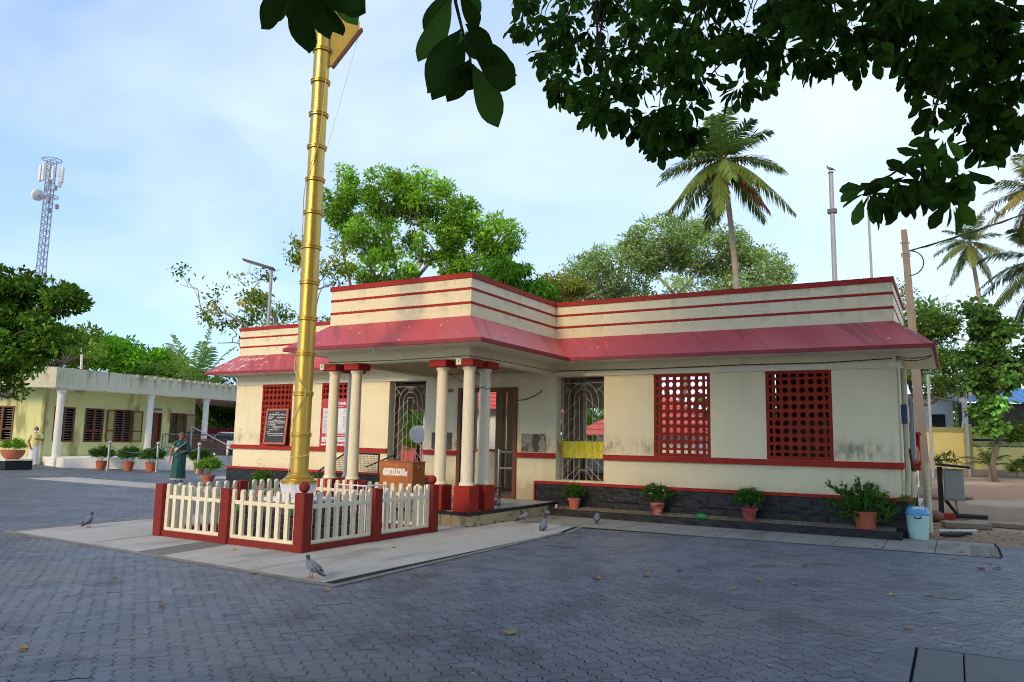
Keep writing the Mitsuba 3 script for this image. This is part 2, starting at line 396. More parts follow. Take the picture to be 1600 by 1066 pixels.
CONCRETE = mat('concrete_post', lambda p, n, uv: MIX((0.27, 0.22, 0.17), (0.20, 0.165, 0.13), F(p.x * 5, p.y * 5, p.z * 3, 4)), 0.9, 0.15)

_used.add('mat_leaf')
scene['mat_leaf'] = {'type': 'principledthin', 'base_color': {'type': 'mesh_attribute', 'name': 'vertex_color'}, 'roughness': 0.42, 'diff_trans': 0.75, 'spec_trans': 0.0, 'eta': 1.33}
LEAF = 'mat_leaf'
# outlines of the letters on the offering box and the notice board, 96 units to the em
GLYPHS = {'ഭ': [64,[[[[4,14],[6,37],[9,43],[19,52],[41,56],[54,53],[60,47],[61,37],[57,31],[39,27],[40,24],[51,24],[59,20],[61,9],[55,1],[35,-1],[25,2],[29,11],[48,11],[46,14],[36,14],[29,17],[26,23],[27,32],[31,36],[48,39],[43,45],[31,44],[22,38],[18,25],[20,2],[7,0]]]]], 'ണ': [125,[[[[3,17],[3,30],[7,42],[14,50],[25,55],[43,55],[52,50],[67,56],[75,55],[83,50],[91,55],[106,55],[117,47],[121,37],[120,17],[111,-1],[100,5],[106,19],[107,34],[104,42],[99,45],[93,44],[90,36],[90,0],[76,0],[76,38],[70,45],[65,45],[61,40],[60,0],[46,0],[46,34],[44,41],[37,45],[26,44],[18,35],[19,33],[32,33],[39,26],[40,12],[33,1],[18,-1],[11,2],[7,6]],[[16,21],[19,10],[25,10],[27,14],[27,21],[24,24],[19,24]]]]], 'ഡ': [112,[[[[3,22],[4,40],[9,49],[16,54],[26,56],[38,54],[45,48],[48,38],[48,17],[53,10],[59,10],[63,17],[63,54],[77,54],[77,18],[81,10],[90,11],[95,23],[94,34],[87,48],[89,51],[98,55],[106,43],[109,32],[109,19],[105,8],[99,2],[91,-1],[77,0],[70,5],[60,-1],[49,-1],[42,2],[34,14],[34,36],[32,43],[28,45],[24,45],[19,41],[17,32],[18,20],[25,5],[14,-1],[7,9]]]]], 'ാ': [49,[[[[1,16],[4,19],[15,20],[21,10],[28,11],[30,16],[31,34],[26,45],[19,44],[15,34],[2,37],[4,45],[11,53],[22,56],[31,55],[41,48],[45,37],[45,18],[41,7],[36,2],[29,-1],[11,1],[6,5]]]]], 'ര': [69,[[[[3,21],[3,34],[7,44],[14,51],[24,55],[43,55],[53,51],[61,43],[66,29],[66,16],[63,7],[57,1],[51,-1],[35,1],[30,6],[27,14],[28,30],[34,38],[46,40],[42,44],[27,44],[20,39],[17,25],[25,5],[18,0],[15,-1],[9,6]],[[41,16],[45,10],[51,12],[52,27],[50,30],[43,29]]]]], 'ം': [44,[[[[3,13],[5,28],[15,36],[32,35],[38,30],[41,23],[39,7],[33,1],[27,-1],[17,-1],[10,2]],[[17,14],[20,10],[27,12],[28,21],[26,25],[21,26],[17,24]]]]], 'ശ': [97,[[[[3,19],[4,37],[14,55],[25,49],[17,29],[18,17],[24,10],[30,10],[33,13],[36,43],[48,54],[63,56],[81,51],[89,43],[94,30],[92,9],[85,1],[79,-1],[68,-1],[61,2],[54,14],[54,26],[57,34],[63,39],[74,41],[66,45],[58,45],[50,40],[47,11],[36,0],[21,-1],[13,2],[7,8]],[[68,16],[71,10],[78,11],[80,18],[79,29],[70,29]]]]], 'വ': [89,[[[[3,21],[4,38],[12,50],[22,55],[41,55],[54,47],[59,36],[59,21],[55,11],[70,11],[70,54],[84,54],[84,0],[42,0],[38,8],[44,19],[45,32],[42,40],[34,45],[23,43],[18,35],[17,25],[25,7],[23,3],[15,-1],[7,9]]]]], 'ക': [99,[[[[3,11],[4,23],[9,29],[26,33],[30,47],[35,52],[48,56],[64,52],[71,43],[73,33],[89,30],[96,20],[94,6],[83,-1],[71,0],[73,10],[80,10],[82,14],[81,20],[75,23],[73,23],[69,8],[63,2],[55,-1],[44,-1],[37,2],[16,-1],[10,1]],[[41,23],[41,17],[44,11],[52,10],[56,12],[59,23]],[[41,35],[57,34],[58,38],[54,44],[47,45],[43,43]],[[17,13],[20,10],[28,11],[26,23],[17,20]]]]], 'ന': [84,[[[[3,22],[5,42],[14,53],[19,55],[34,55],[41,50],[50,55],[65,55],[76,47],[80,37],[79,16],[70,-1],[59,5],[65,19],[66,34],[63,42],[58,45],[53,45],[49,38],[49,0],[35,0],[35,37],[34,42],[30,45],[25,45],[19,40],[17,32],[18,20],[25,6],[24,4],[14,-1],[7,9]]]]], 'മ': [70,[[[[5,33],[10,46],[20,53],[42,55],[54,51],[60,46],[64,38],[65,0],[5,0]],[[45,26],[37,11],[51,12],[51,30],[46,42]],[[19,13],[22,13],[29,25],[32,35],[29,44],[24,44],[20,37]]]]]}
# ------------------------------------------------------------------ ground, paving
rng = np.random.default_rng(5)
tag(add('ground', sheet(sbox(-2500, -2500, 2500, 2500), -0.030), DIRT), kind='structure')
court = Polygon([(-90, -40), (40, -40), (40, -1.2), (8.35, -0.75), (6.9, 0.3), (6.9, 0.1), (-10, 0.1), (-12.5, 6), (-18, 12), (-90, 12)])
court = Polygon([(-90, -40), (40, -40), (40, -4.5), (10.2, -1.3), (8.3, -0.3), (6.9, 0.15), (6.5, 3.0), (-10.2, 3.0), (-10.6, 9.0), (-24, 12), (-90, -6)])
paving = tag(add('courtyard_paving', sheet(court, -0.016), JOINT), kind='structure')


def unit_edge(a, b):
    """one lattice edge with the block's bent profile, the same seen from either side."""
    a, b = V(*a), V(*b)
    d = b - a
    flip = (d.sum() < 0)
    lo, hi = (b, a) if flip else (a, b)
    t = hi - lo
    nn = V(-t[1], t[0])
    pts = [lo + t * 0.30 + nn * 0.13, lo + t * 0.70 - nn * 0.13]
    return [a] + (pts[::-1] if flip else pts)


def paver_mesh(nx, ny):
    ring = [(i, 0) for i in range(nx)] + [(nx, j) for j in range(ny)] + [(i, ny) for i in range(nx, 0, -1)] + [(0, j) for j in range(ny, 0, -1)]
    pts = sum([unit_edge(ring[i], ring[(i + 1) % len(ring)]) for i in range(len(ring))], [])
    po = Polygon(np.array(pts) * PW).buffer(-0.0028, join_style=2)
    top = po.buffer(-0.0022, join_style=2)
    n0, n1 = np.array(po.exterior.coords)[:-1], np.array(top.exterior.coords)[:-1]
    c = V(nx, ny) * PW / 2
    v, f = trimesh.creation.triangulate_polygon(top, engine='earcut')
    v, f = np.asarray(v) - c, np.asarray(f)
    a = v[f]
    s = np.cross(a[:, 1] - a[:, 0], a[:, 2] - a[:, 0])
    f = np.where((s < 0)[:, None], f[:, ::-1], f)
    parts = [(np.hstack([v, np.zeros((len(v), 1))]), f)]
    if len(n0) == len(n1):
        if Polygon(n0).exterior.is_ccw is False:
            n0, n1 = n0[::-1], n1[::-1]
        n1 = np.roll(n1, -int(np.argmin(np.linalg.norm(n1 - n0[0], axis=1))), axis=0)
        m = len(n0)
        i = np.arange(m)
        j = (i + 1) % m
        vv = np.vstack([np.hstack([n1 - c, np.zeros((m, 1))]), np.hstack([n0 - c, np.full((m, 1), -0.004)])])
        parts.append((vv, np.vstack([np.stack([i, i + m, j + m], 1), np.stack([i, j + m, j], 1)])))
    return cat(parts)


PAVERS = {True: paver_mesh(2, 1), False: paver_mesh(1, 2)}
APRON = Polygon([(-5.0, -8.47), (1.98, -8.85), (1.80, -3.2), (1.62, -2.25), (2.2, -2.24), (7.98, -1.92), (7.98, 0.10), (-5.3, 0.2)])
DRAIN_PAD = Polygon([(6.98, -7.98), (9.6, -7.9), (9.6, -9.9), (6.86, -9.75)])
hole = unary_union([APRON, DRAIN_PAD])
RP = 13.2
ip = []
half = math.radians(36.5)
fa = math.atan2(FW[0], FW[1])
R2 = np.array([[_pc, -_ps], [_ps, _pc]])
near_ok = court.buffer(-0.05).difference(APRON.buffer(-0.13)).difference(DRAIN_PAD.buffer(-0.10))
from shapely import contains_xy
umax = int(40 / PW)
ue = np.array(paver_uv(type('p', (), {'x': EYE[0], 'y': EYE[1]})))
gi, gj = np.meshgrid(np.arange(int(ue[0]) - 130, int(ue[0]) + 131), np.arange(int(ue[1]) - 130, int(ue[1]) + 131), indexing='ij')
gk = (gi + gj) % 4
for hz in (True, False):
    s = gk == (0 if hz else 2)
    cc = np.stack([gi[s] + (1.0 if hz else 0.5), gj[s] + (0.5 if hz else 1.0)], 1) * PW
    w = cc @ R2.T
    d = w - EYE[:2]
    r = np.hypot(d[:, 0], d[:, 1])
    ang = np.arctan2(d[:, 0], d[:, 1]) - fa
    ok = (r < RP) & (r > 4.2) & (np.abs(ang) < half) & contains_xy(near_ok, w[:, 0], w[:, 1])
    ip += [(r[i], hz, w[i, 0], w[i, 1]) for i in np.nonzero(ok)[0]]
ip.sort(key=lambda t: t[0])
shared = {hz: mikit.ply(PAVERS[hz], PAVER) for hz in (True, False)}
rest = []
for n, (r, hz, x, y) in enumerate(ip):
    M = trimesh.transformations.euler_matrix(*(rng.normal(0, 0.006, 2)), PA + rng.normal(0, 0.008))
    M[:3, 3] = [x, y, rng.normal(0, 0.0010)]
    if n < 300:
        add('paver', shared[hz], PAVER, paving, to=T() @ mi.ScalarTransform4f(M.tolist()))
    else:
        v, f = PAVERS[hz]
        rest.append((v @ M[:3, :3].T + M[:3, 3], f))
add('laid_pavers', cat(rest), PAVER, paving, kind='stuff')
ring = Point(EYE[0], EYE[1]).buffer(RP - 0.06, 96)
wedge = Polygon([EYE[:2]] + [EYE[:2] + 40 * V(math.sin(fa + a), math.cos(fa + a)) for a in np.linspace(-half, half, 12)])
add('paver_field', sheet(court.difference(ring.intersection(wedge)).difference(hole.buffer(0.02)), -0.0015), PAVER_FAR, paving, kind='stuff')

# pale concrete apron in panels, with a narrow kerb along its open edges
apron = tag(add('concrete_apron', sheet(APRON, 0.0036), JOINT), kind='structure')


def cut(poly, xs, ys, gap=0.006):
    out = []
    for a, b in zip(xs[:-1], xs[1:]):
        for c_, d_ in zip(ys[:-1], ys[1:]):
            q = poly.intersection(sbox(a + gap, c_ + gap, b - gap, d_ - gap))
            out += [g for g in getattr(q, 'geoms', [q]) if g.area > 0.01]
    return out


def panel(poly, z, m, parent, name='slab_panel', th=0.03):
    v, f = extrude(poly, th)
    add(name, (v + V(0, 0, z - th), f), m, parent)


inner = APRON.buffer(-0.10, join_style=2)
main = inner.intersection(sbox(-20, -20, 1.72, -2.15))
path = Polygon([(-1.55, -9.2), (-1.05, -9.2), (-1.30, -7.35), (-1.80, -7.35)])
panel(inner.intersection(path), 0.0075, SLABDARK, apron, 'path_strip')
for q in cut(main.difference(path.buffer(0.008)), [-6, -3.2, 0.55, 3], [-10, -7.05, -4.2, -2.0]):
    panel(q, 0.0075, SLAB, apron)
strip = APRON.buffer(-0.03, join_style=2).intersection(sbox(-6, -2.13, 9, 0))
for q in cut(strip, [-6, 0.2, 1.5, 2.35, 3.2, 4.05, 4.9, 5.75, 6.45, 7.15, 7.95], [-3, 0.2]):
    panel(q, 0.0075, STRIP, apron)
for a, b in (((-5.0, -8.47), (1.98, -8.85)), ((1.98, -8.85), (1.80, -3.2)), ((1.80, -3.2), (1.62, -2.25)), ((-5.0, -8.47), (-5.2, -2.3))):
    a, b = V(*a), V(*b)
    t = (b - a) / np.linalg.norm(b - a)
    nn = V(-t[1], t[0]) * (1 if (b[1] > a[1] + 1 and a[0] > 0) or abs(t[0]) > 0.9 else -1)
    q = Polygon([a, b, b + nn * 0.09, a + nn * 0.09]).buffer(-0.004)
    panel(q, 0.013, KERB, apron, 'edge_kerb', 0.04)
lane = tag(add('concrete_lane', sheet(Polygon([(-18.5, -1.0), (-5.6, -1.25), (-5.6, 0.0), (-18.5, 0.5)]), 0.003), SLAB), kind='structure')

# drain cover slabs, bottom right, and the little grate at the end of the strip
pad = tag(add('drain_frame', extrude(DRAIN_PAD.difference(sbox(7.14, -9.75, 9.5, -8.10)), 0.03), PAVER_FAR), kind='structure')
scene[pad]['to_world'] = T().translate([0, 0, -0.02])
COVER = mat('cover_stone', lambda p, n, uv: MIX((0.075, 0.090, 0.110), (0.125, 0.140, 0.155), F(p.x * 4, p.y * 4, 1.0, 4)), 0.6, 0.3, bump=lambda p, n, uv: F(p.x * 40, p.y * 40, 1.0, 3), scale=0.002, eps=3e-3)
x = 7.16
for w in (0.30, 0.62, 0.62, 0.5):
    k = thing('drain_cover', 'x', 'drain cover') if False else add('cover_slab', cbox(x, x + w - 0.010, -9.72, -8.12, -0.04, 0.012, 0.006), COVER, pad)
    x += w
g = thing('drain_grate', 'narrow grey drain cover let into the right end of the concrete strip', 'drain cover')
add('frame', cat(cbox(7.62, 7.72, -1.86, -0.6, 0.0, 0.016, 0.004), cbox(7.86, 7.96, -1.86, -0.6, 0.0, 0.016, 0.004)), PLAIN['granite'], g)
add('cover', cbox(7.725, 7.855, -1.84, -0.62, 0.0, 0.013, 0.003), KERB, g)

# ------------------------------------------------------------------ the hall
XL, XR, PX0, PX1, PY = -10.0, 6.65, -3.375, 0.0, -3.43
Z_TOP, Z_P, Z_E, EV = 4.526, 3.73, 3.23, 0.626
hall = thing('temple_hall', 'long cream hall with striped parapet, red sloping canopy and columned entrance porch', 'hall')
outline = [(XL, 3.35), (XL, 0), (PX0, 0), (PX0, PY), (PX1, PY), (PX1, 0), (XR, 0), (XR, 3.35)][::-1]
outline = outline[::-1]


def holes_for(openings):
    return unary_union([sbox(a, c_, b, d_) for a, b, c_, d_ in openings])


JALI = [(-8.97, -7.83), (-6.78, -5.63), (2.235, 3.38), (4.43, 5.59)]
GRILL = [(-4.55, -3.45), (0.04, 1.15)]
DOOR = (-2.45, -0.97)
openings = [(a, b, 1.26, 2.895) for a, b in JALI] + [(a, b, 0.69, 2.895) for a, b in GRILL] + [(*DOOR, 0.0, 2.64)]
poly = sbox(XL, 0, XR, 3.16).difference(holes_for(openings))
wall = add('wall', wall_xz(poly, 0.0, 0.23), CREAM, hall)
add('wall', box(XR - 0.23, XR, 0.235, 3.35, 0, 3.16), CREAM, hall)
add('wall', box(XL, XL + 0.23, 0.235, 3.35, 0, 3.16), CREAM, hall)
add('hall_floor', box(XL + 0.235, XR - 0.235, 0.235, 3.3, 0.0, 0.235), SLABDARK, hall)
add('ceiling', box(XL + 0.1, XR - 0.1, 0.05, 3.35, 3.165, 3.30), PLAIN['inner'], hall)
add('porch_ceiling', box(PX0 + 0.1, PX1 - 0.1, PY + 0.1, 0.04, 3.02, 3.14), PLAIN['inner'], hall)
# porch beams, flush with the parapet above
beam = sweep([(PX0, 0.0), (PX0, PY), (PX1, PY), (PX1, 0.0)], [(0, 2.95), (0, 3.16), (-0.24, 3.16), (-0.24, 2.95)][::-1])
add('porch_beam', beam, CREAM, hall)
par = add('parapet', sweep(outline, [(0, 3.16), (-0.15, 3.16), (-0.15, 4.43), (0, 4.43)]), CREAM, hall)
add('cap', sweep(outline, [(0.025, 4.432), (-0.18, 4.432), (-0.18, Z_TOP), (0.025, Z_TOP)]), RED, par)
for z in (4.232, 3.972):
    add('stripe', sweep(outline, [(0.006, z - 0.024), (-0.01, z - 0.024), (-0.01, z + 0.024), (0.006, z + 0.024)]), RED, par)
can = add('canopy', sweep(outline, [(0.002, Z_P), (0.002, Z_P - 0.05), (EV, Z_E - 0.002), (EV, Z_E)]), ROOF, hall)
add('edge', sweep(outline, [(EV + 0.004, Z_E + 0.002), (EV - 0.05, Z_E - 0.03), (EV - 0.05, 3.165), (EV + 0.004, 3.165)]), FASCIA, can)
add('soffit', sweep(outline, [(0.0, 3.175), (0.0, 3.170), (EV - 0.045, 3.170), (EV - 0.045, 3.175)]), CREAM2, can)
# trims on the wall
for p in ([(XL, 0.3), (XL, 0), (PX0 - 0.0, 0)], [(PX1, 0), (XR, 0), (XR, 0.3)], [(PX0 + 0.002, 0), (PX1 - 0.002, 0)]):
    add('lintel_band', sweep(p, [(0.035, 2.90), (0.002, 2.90), (0.002, 3.0), (0.035, 3.0)]), CREAM2, hall)
for a, b in ((XL - 0.001, -4.553), (-3.448, DOOR[0] - 0.055), (DOOR[1] + 0.055, 0.037), (1.153, XR + 0.001)):
    pth = [(a, 0), (b, 0)]
    if a < XL:
        pth = [(XL, 0.6)] + [(XL, 0), (b, 0)]
    if b > XR:
        pth = [(a, 0), (XR, 0), (XR, 0.6)]
    add('red_band', sweep(pth, [(0.055, 1.145), (0.002, 1.145), (0.002, 1.255), (0.055, 1.255)]), RED, hall)
for pth in ([(XL, 1.5), (XL, 0), (-2.98, 0)], [(-0.39, 0), (XR, 0), (XR, 1.5)]):
    add('plinth_ledge', sweep(pth, [(0.125, 0.605), (0.002, 0.605), (0.002, 0.66), (0.125, 0.66)]), RED, hall)
    add('plinth_core', sweep(pth, [(0.07, 0.0), (0.002, 0.0), (0.002, 0.60), (0.07, 0.60)]), BLACKSTONE, hall)
add('plinth_end', box(-0.425, -0.392, -0.12, -0.003, 0.20, 0.66), RED, hall)
add('plinth_end', box(-2.978, -2.945, -0.12, -0.003, 0.20, 0.66), RED, hall)
for row, (z0, z1) in enumerate(((0.01, 0.303), (0.305, 0.598))):
    for a, b in ((XL - 0.10, -2.99), (-0.385, XR + 0.10)):
        x = a
        while x < b - 0.02:
            w = min(rng.uniform(0.34, 0.56), b - x)
            if b - x - w < 0.12:
                w = b - x
            add('stone_block', cbox(x + 0.001, x + w - 0.001, -0.095 - rng.uniform(0, 0.006), -0.06, z0, z1, 0.004), BLACKSTONE, hall)
            x += w
for y0 in np.arange(-0.05, 1.4, 0.46):
    for z0, z1 in ((0.01, 0.303), (0.305, 0.598)):
        add('stone_block', cbox(XR + 0.06, XR + 0.098 + rng.uniform(0, 0.014), y0 + 0.004, y0 + 0.456, z0, z1, 0.014), BLACKSTONE, hall)
# perforated screens
for a, b in JALI:
    nx, nz = 8, 11
    wx, wz = (b - a), 1.635
    fr = 0.045
    px, pz = (wx - 2 * fr) / 7.1, (wz - 2 * fr) / 10.2
    hs = []
    for i in range(8):
        for j in range(11):
            cx = a + fr + (0.26 + (i - 0) * 1.0 if i else 0.27) * px + (0 if i else 0)
            cx = a + fr + px * (0.28 if i == 0 else (6.82 if i == 7 else i + 0.05))
            cz = 1.26 + fr + pz * (0.30 if j == 0 else (9.90 if j == 10 else j + 0.10))
            edge_i, edge_j = i in (0, 7), j in (0, 10)
            if edge_i or edge_j:
                hw, hh = (0.17 if edge_i else 0.33) * px, (0.20 if edge_j else 0.33) * pz
                hs.append(sbox(cx - hw, cz - hh, cx + hw, cz + hh))
            else:
                hs.append(Point(cx, cz).buffer(0.345 * min(px, pz), 6))
    sc = sbox(a + 0.002, 1.257, b - 0.002, 2.893).difference(unary_union(hs))
    k = add('lattice_screen', wall_xz(sc, -0.005, 0.055), RED_JALI, hall)
    lab = {-8.97: 'red perforated screen partly covered by the chalkboard', -6.78: 'red perforated screen mostly covered by the notice board'}.get(a)
    if lab:
        tag(k, lab)
# door frame
df = add('door_frame', cat(cbox(DOOR[0] - 0.05, DOOR[0] + 0.045, -0.045, 0.12, 0.243, 2.69, 0.006), cbox(DOOR[1] - 0.045, DOOR[1] + 0.05, -0.045, 0.12, 0.243, 2.69, 0.006), cbox(DOOR[0] + 0.046, DOOR[1] - 0.046, -0.045, 0.12, 2.60, 2.69, 0.006),
                           cbox(DOOR[0] + 0.046, DOOR[1] - 0.046, -0.03, 0.12, 0.243, 0.275, 0.006)), PLAIN['brownwood'], hall)


def grille(a, b):
    z0, z1, y = 0.70, 2.86, 0.10
    w = b - a
    cx = (a + b) / 2
    P = lambda u, z: (a + u * w, y, z)
    bars = []
    r = 0.0062
    for u in (0.10, 0.22, 0.345, 0.455, 0.60, 0.725, 0.85, 0.965):
        top = {0.10: 2.86, 0.22: 2.42, 0.345: 2.40, 0.455: 2.50, 0.60: 2.50, 0.725: 2.40, 0.85: 2.42, 0.965: 2.86}[u]
        bars.append(rod(P(u, z0), P(u, top), r, 6))
    u0 = 0.5275
    for ru, zr, zt in ((0.1925, 0.30, 2.38), (0.315, 0.42, 2.40)):
        t = np.linspace(0, np.pi, 17)
        bars.append(tube([P(u0 - ru * math.cos(q), zt + zr * 0.85 * math.sin(q)) for q in t], r, 6))
    bars += [rod(P(0.10, 2.76), P(1, 2.76), r, 6), rod(P(0.10, z0), P(1, z0), r, 6), rod(P(0.455, 2.50), P(0.60, 2.50), r, 6), rod(P(0.455, 0.92), P(0.60, 0.92), r, 6)]
    for k in range(7):
        zt = 2.44 - k * 0.285
        bars.append(rod(P(0.455, zt), P(0.10, zt - 0.36), r, 6))
        bars.append(rod(P(0.60, zt), P(0.965, zt - 0.36), r, 6))
    bars += [rod(P(0.965, 2.74), P(0.79, 2.56), r, 6), rod(P(0.10, 2.74), P(0.27, 2.56), r, 6), rod(P(0.86, 2.64), P(0.965, 2.50), r, 6), rod(P(0.20, 2.64), P(0.10, 2.50), r, 6), rod(P(0.455, 0.92), P(0.33, 0.70), r, 6), rod(P(0.60, 0.92), P(0.74, 0.70), r, 6)]
    t = np.linspace(0, 2 * np.pi, 13)
    bars.append(tube([P(u0 + 0.045 * math.cos(q), 2.66 + 0.05 * math.sin(q)) for q in t], 0.006, 5))
    bars.append(tube([P(u0 - 0.08, 2.66), P(u0 - 0.05, 2.70), P(u0, 2.735), P(u0 + 0.06, 2.715), P(u0 + 0.09, 2.76)], 0.006, 5))
    return cat(bars)


for a, b in GRILL:
    add('window_grille', grille(a, b), PLAIN['silver'], hall)
# porch floor and step
st = add('porch_floor', box(-3.50, 0.13, -3.50, -0.002, 0.02, 0.20), SLABDARK, hall)
add('floor_slab', cbox(-3.49, 0.12, -3.49, -0.003, 0.201, 0.2418, 0.003), SLAB, st)
add('black_edge', sweep([(-3.50, -0.13), (-3.50, -3.50), (0.13, -3.50), (0.13, -0.13)], [(0.022, 0.196), (-0.06, 0.196), (-0.06, 0.245), (0.022, 0.245)]), PLAIN['iron'], st)
x = -3.50
while x < 0.12:
    w = min(rng.uniform(0.20, 0.34), 0.13 - x)
    if 0.13 - x - w < 0.08:
        w = 0.13 - x
    add('stone_block', cbox(x + 0.004, x + w - 0.004, -3.512 - rng.uniform(0, 0.010), -3.47, 0.0, 0.194, 0.012), STEPSTONE, st)
    x += w
y = -3.50
while y < -0.6:
    w = min(rng.uniform(0.25, 0.42), -0.55 - y)
    add('stone_block', cbox(0.10, 0.142 + rng.uniform(0, 0.012), y + 0.004, y + w - 0.004, 0.0, 0.194, 0.014), STEPSTONE, st)
    y += w
# porch columns
shaft = lathe([(0.118, 0.692), (0.135, 0.70), (0.137, 0.722), (0.122, 0.745), (0.108, 0.775), (0.106, 1.4), (0.103, 2.0), (0.098, 2.70), (0.098, 2.745), (0.112, 2.758), (0.124, 2.785), (0.124, 2.818)], 28)
dsh = mikit.ply(shaft, CREAM2, smooth=40)
dpd = mikit.ply(cbox(-0.165, 0.165, -0.165, 0.165, 0.243, 0.692, 0.006), RED)
dcp = mikit.ply(cbox(-0.185, 0.185, -0.185, 0.185, 2.82, 2.948, 0.006), RED)
for cx, cy in ((-0.075, -3.305), (-0.655, -3.305), (-0.075, -2.76), (-3.30, -3.305), (-2.72, -3.305), (-3.30, -2.76)):
    c_ = key('column', hall)
    tr = T().translate([cx, cy, 0])
    for nm, d in (('shaft', dsh), ('pedestal', dpd), ('capital', dcp)):
        add(nm, d, None, c_, to=tr)
# plaques, lamps and wires on the porch
for x0, x1, r in ((-3.22, -2.66, 0.04), (-0.80, -0.21, 0.0)):
    q = sbox(x0, 1.275, x1, 1.665)
    q = q.buffer(-r).buffer(r) if r else q
    k = thing('stone_plaque', 'dark grey stone tablet with rounded corners on the porch wall left of the doorway' if r else 'weathered grey stone tablet on the porch wall right of the doorway', 'plaque')
    add('tablet', wall_xz(q, -0.022, -0.002), mat('plaque%d' % (r > 0), (lambda p, n, uv: MIX((0.055, 0.055, 0.052), (0.10, 0.10, 0.095), F(p.x * 14, p.z * 14, 1.0, 4))) if r else (lambda p, n, uv: MIX((0.30, 0.27, 0.22), (0.045, 0.042, 0.036), 0.9 * SS(0.42, 0.66, F(p.x * 7, p.z * 7, 1.0, 4)))), 0.6), k)
    if r:
        for j in range(7):
            xx = x0 + 0.07
            while xx < x1 - 0.1:
                w = rng.uniform(0.02, 0.05)
                add('engraving', box(xx, xx + w, -0.0245, -0.0215, 1.33 + j * 0.04, 1.342 + j * 0.04), PLAIN['greymetal'], k, kind='stuff') if False else None
                xx += w + 0.02
for x in (-3.44, -0.165):
    k = thing('junction_box', 'small cream junction box under the porch beam at its %s front corner' % ('left' if x < -1 else 'right'), 'junction box')
    add('housing', cbox(x - 0.055, x + 0.055, PY - 0.115, PY - 0.004, 2.83, 2.955, 0.01), CREAM2, k)
    add('socket', rot(lathe([(0.0, 0), (0.012, 0.0), (0.012, 0.006), (0.0, 0.006)], 10), [1, 0, 0], 90) if False else move(rot(lathe([(0.001, 0), (0.013, 0.0), (0.013, 0.008), (0.001, 0.008)], 10), [1, 0, 0], 90), x + 0.01, PY - 0.116, 2.89), PLAIN['dark'], k)


def cable(name, label, pts, r, parentless=True, m=None):
    p = np.array(pts, float)
    return tag(add(name, tube(p, r, 5), m or PLAIN['wire']), label, 'cable')


def sag(a, b, s, n=12):
    t = np.linspace(0, 1, n)[:, None]
    p = V(*a) * (1 - t) + V(*b) * t
    p[:, 2] -= 4 * s * (t * (1 - t))[:, 0]
    return p


cable('cable', 'thin dark cable running under the canopy of the right wing', [(0.05, -0.045, 3.02), (2.0, -0.045, 3.005), (4.0, -0.045, 3.03), (5.5, -0.045, 3.02), (6.6, -0.045, 3.06)], 0.009)
cable('cable', 'two dark cables drooping from the right corner of the hall to the canopy edge', np.vstack([sag((6.66, -0.05, 3.06), (7.2, 0.2, 3.10), 0.06), sag((7.2, 0.2, 3.12), (6.66, -0.04, 3.09), 0.04)]), 0.008)
cable('cable', 'dark cable along the porch beam above the columns', [(-3.37, PY - 0.012, 2.985), (-1.6, PY - 0.012, 2.975), (-0.02, PY - 0.012, 3.00), (0.012, PY + 0.02, 3.0), (0.012, -1.5, 3.02), (0.012, -0.05, 3.0)], 0.006)
cable('cable', 'dark cord tied round the two right porch columns and strung to the doorway', np.vstack([sag((-0.58, -3.2, 2.72), (-0.19, -2.8, 2.50), 0.05, 8), [(-0.075 + 0.108 * math.cos(q), -2.76 + 0.108 * math.sin(q), 2.46 + 0.02 * math.sin(3 * q)) for q in np.linspace(-2.6, 0.6, 9)]]), 0.007)
cable('cable', 'short dark cord hanging on the porch wall right of the doorway', sag((-0.93, -0.03, 2.40), (-0.30, -0.03, 2.60), 0.06), 0.010)
k = thing('door_sign', 'small pink sign above the left side of the doorway', 'sign')
add('plate', cbox(-2.85, -2.66, -0.02, -0.003, 2.60, 2.68, 0.003), PLAIN['terrapink'], k)
k = thing('ceiling_lamp', 'round white lamp under the front edge of the porch canopy', 'lamp')
add('globe', ball((-1.95, PY - 0.30, 3.13), (0.045, 0.045, 0.045)), PLAIN['white'], k)
add('holder', rod((-1.95, PY - 0.30, 3.145), (-1.95, PY - 0.30, 3.172), 0.03), PLAIN['white'], k)
# ------------------------------------------------------------------ leaves and plants
LEAF4 = (V((0, 0, 0), (0.45, 0.5, 0.10), (1, 0, 0), (0.45, -0.5, 0.10)), np.array([[0, 2, 1], [0, 3, 2]]))
LEAF8 = (V((0, 0, 0), (0.35, 0, -0.02), (0.70, 0, -0.05), (1, 0, -0.16), (0.30, 0.36, 0.05), (0.70, 0.46, 0.02), (0.30, -0.36, 0.05), (0.70, -0.46, 0.02)),
         np.array([[0, 1, 4], [0, 6, 1], [1, 2, 5], [1, 5, 4], [1, 6, 7], [1, 7, 2], [2, 3, 5], [2, 7, 3]]))


def unit(v):
    return v / (np.linalg.norm(v, axis=-1, keepdims=True) + 1e-12)


def leaf_cloud(pos, axis, length, width, color, g, tmpl=LEAF4, up=None, upj=0.6):
    """leaf blades at pos, growing along axis; the face turned roughly to up."""
    n = len(pos)
    a = unit(axis)
    u = (V(0, 0, 1) if up is None else up) + g.normal(0, upj, (n, 3))
    b = unit(np.cross(u, a))
    c = np.cross(a, b)
    tv, tf = tmpl
    L = np.broadcast_to(length, n)[:, None, None]
    W = np.broadcast_to(width, n)[:, None, None]
    v = pos[:, None] + L * tv[None, :, :1] * a[:, None] + W * tv[None, :, 1:2] * b[:, None] + L * tv[None, :, 2:] * c[:, None]
    f = tf[None] + (np.arange(n) * len(tv))[:, None, None]
    col = np.repeat(np.clip(np.broadcast_to(color, (n, 3)), 0.002, 1), len(tv), 0)
    return v.reshape(-1, 3), f.reshape(-1, 3), col


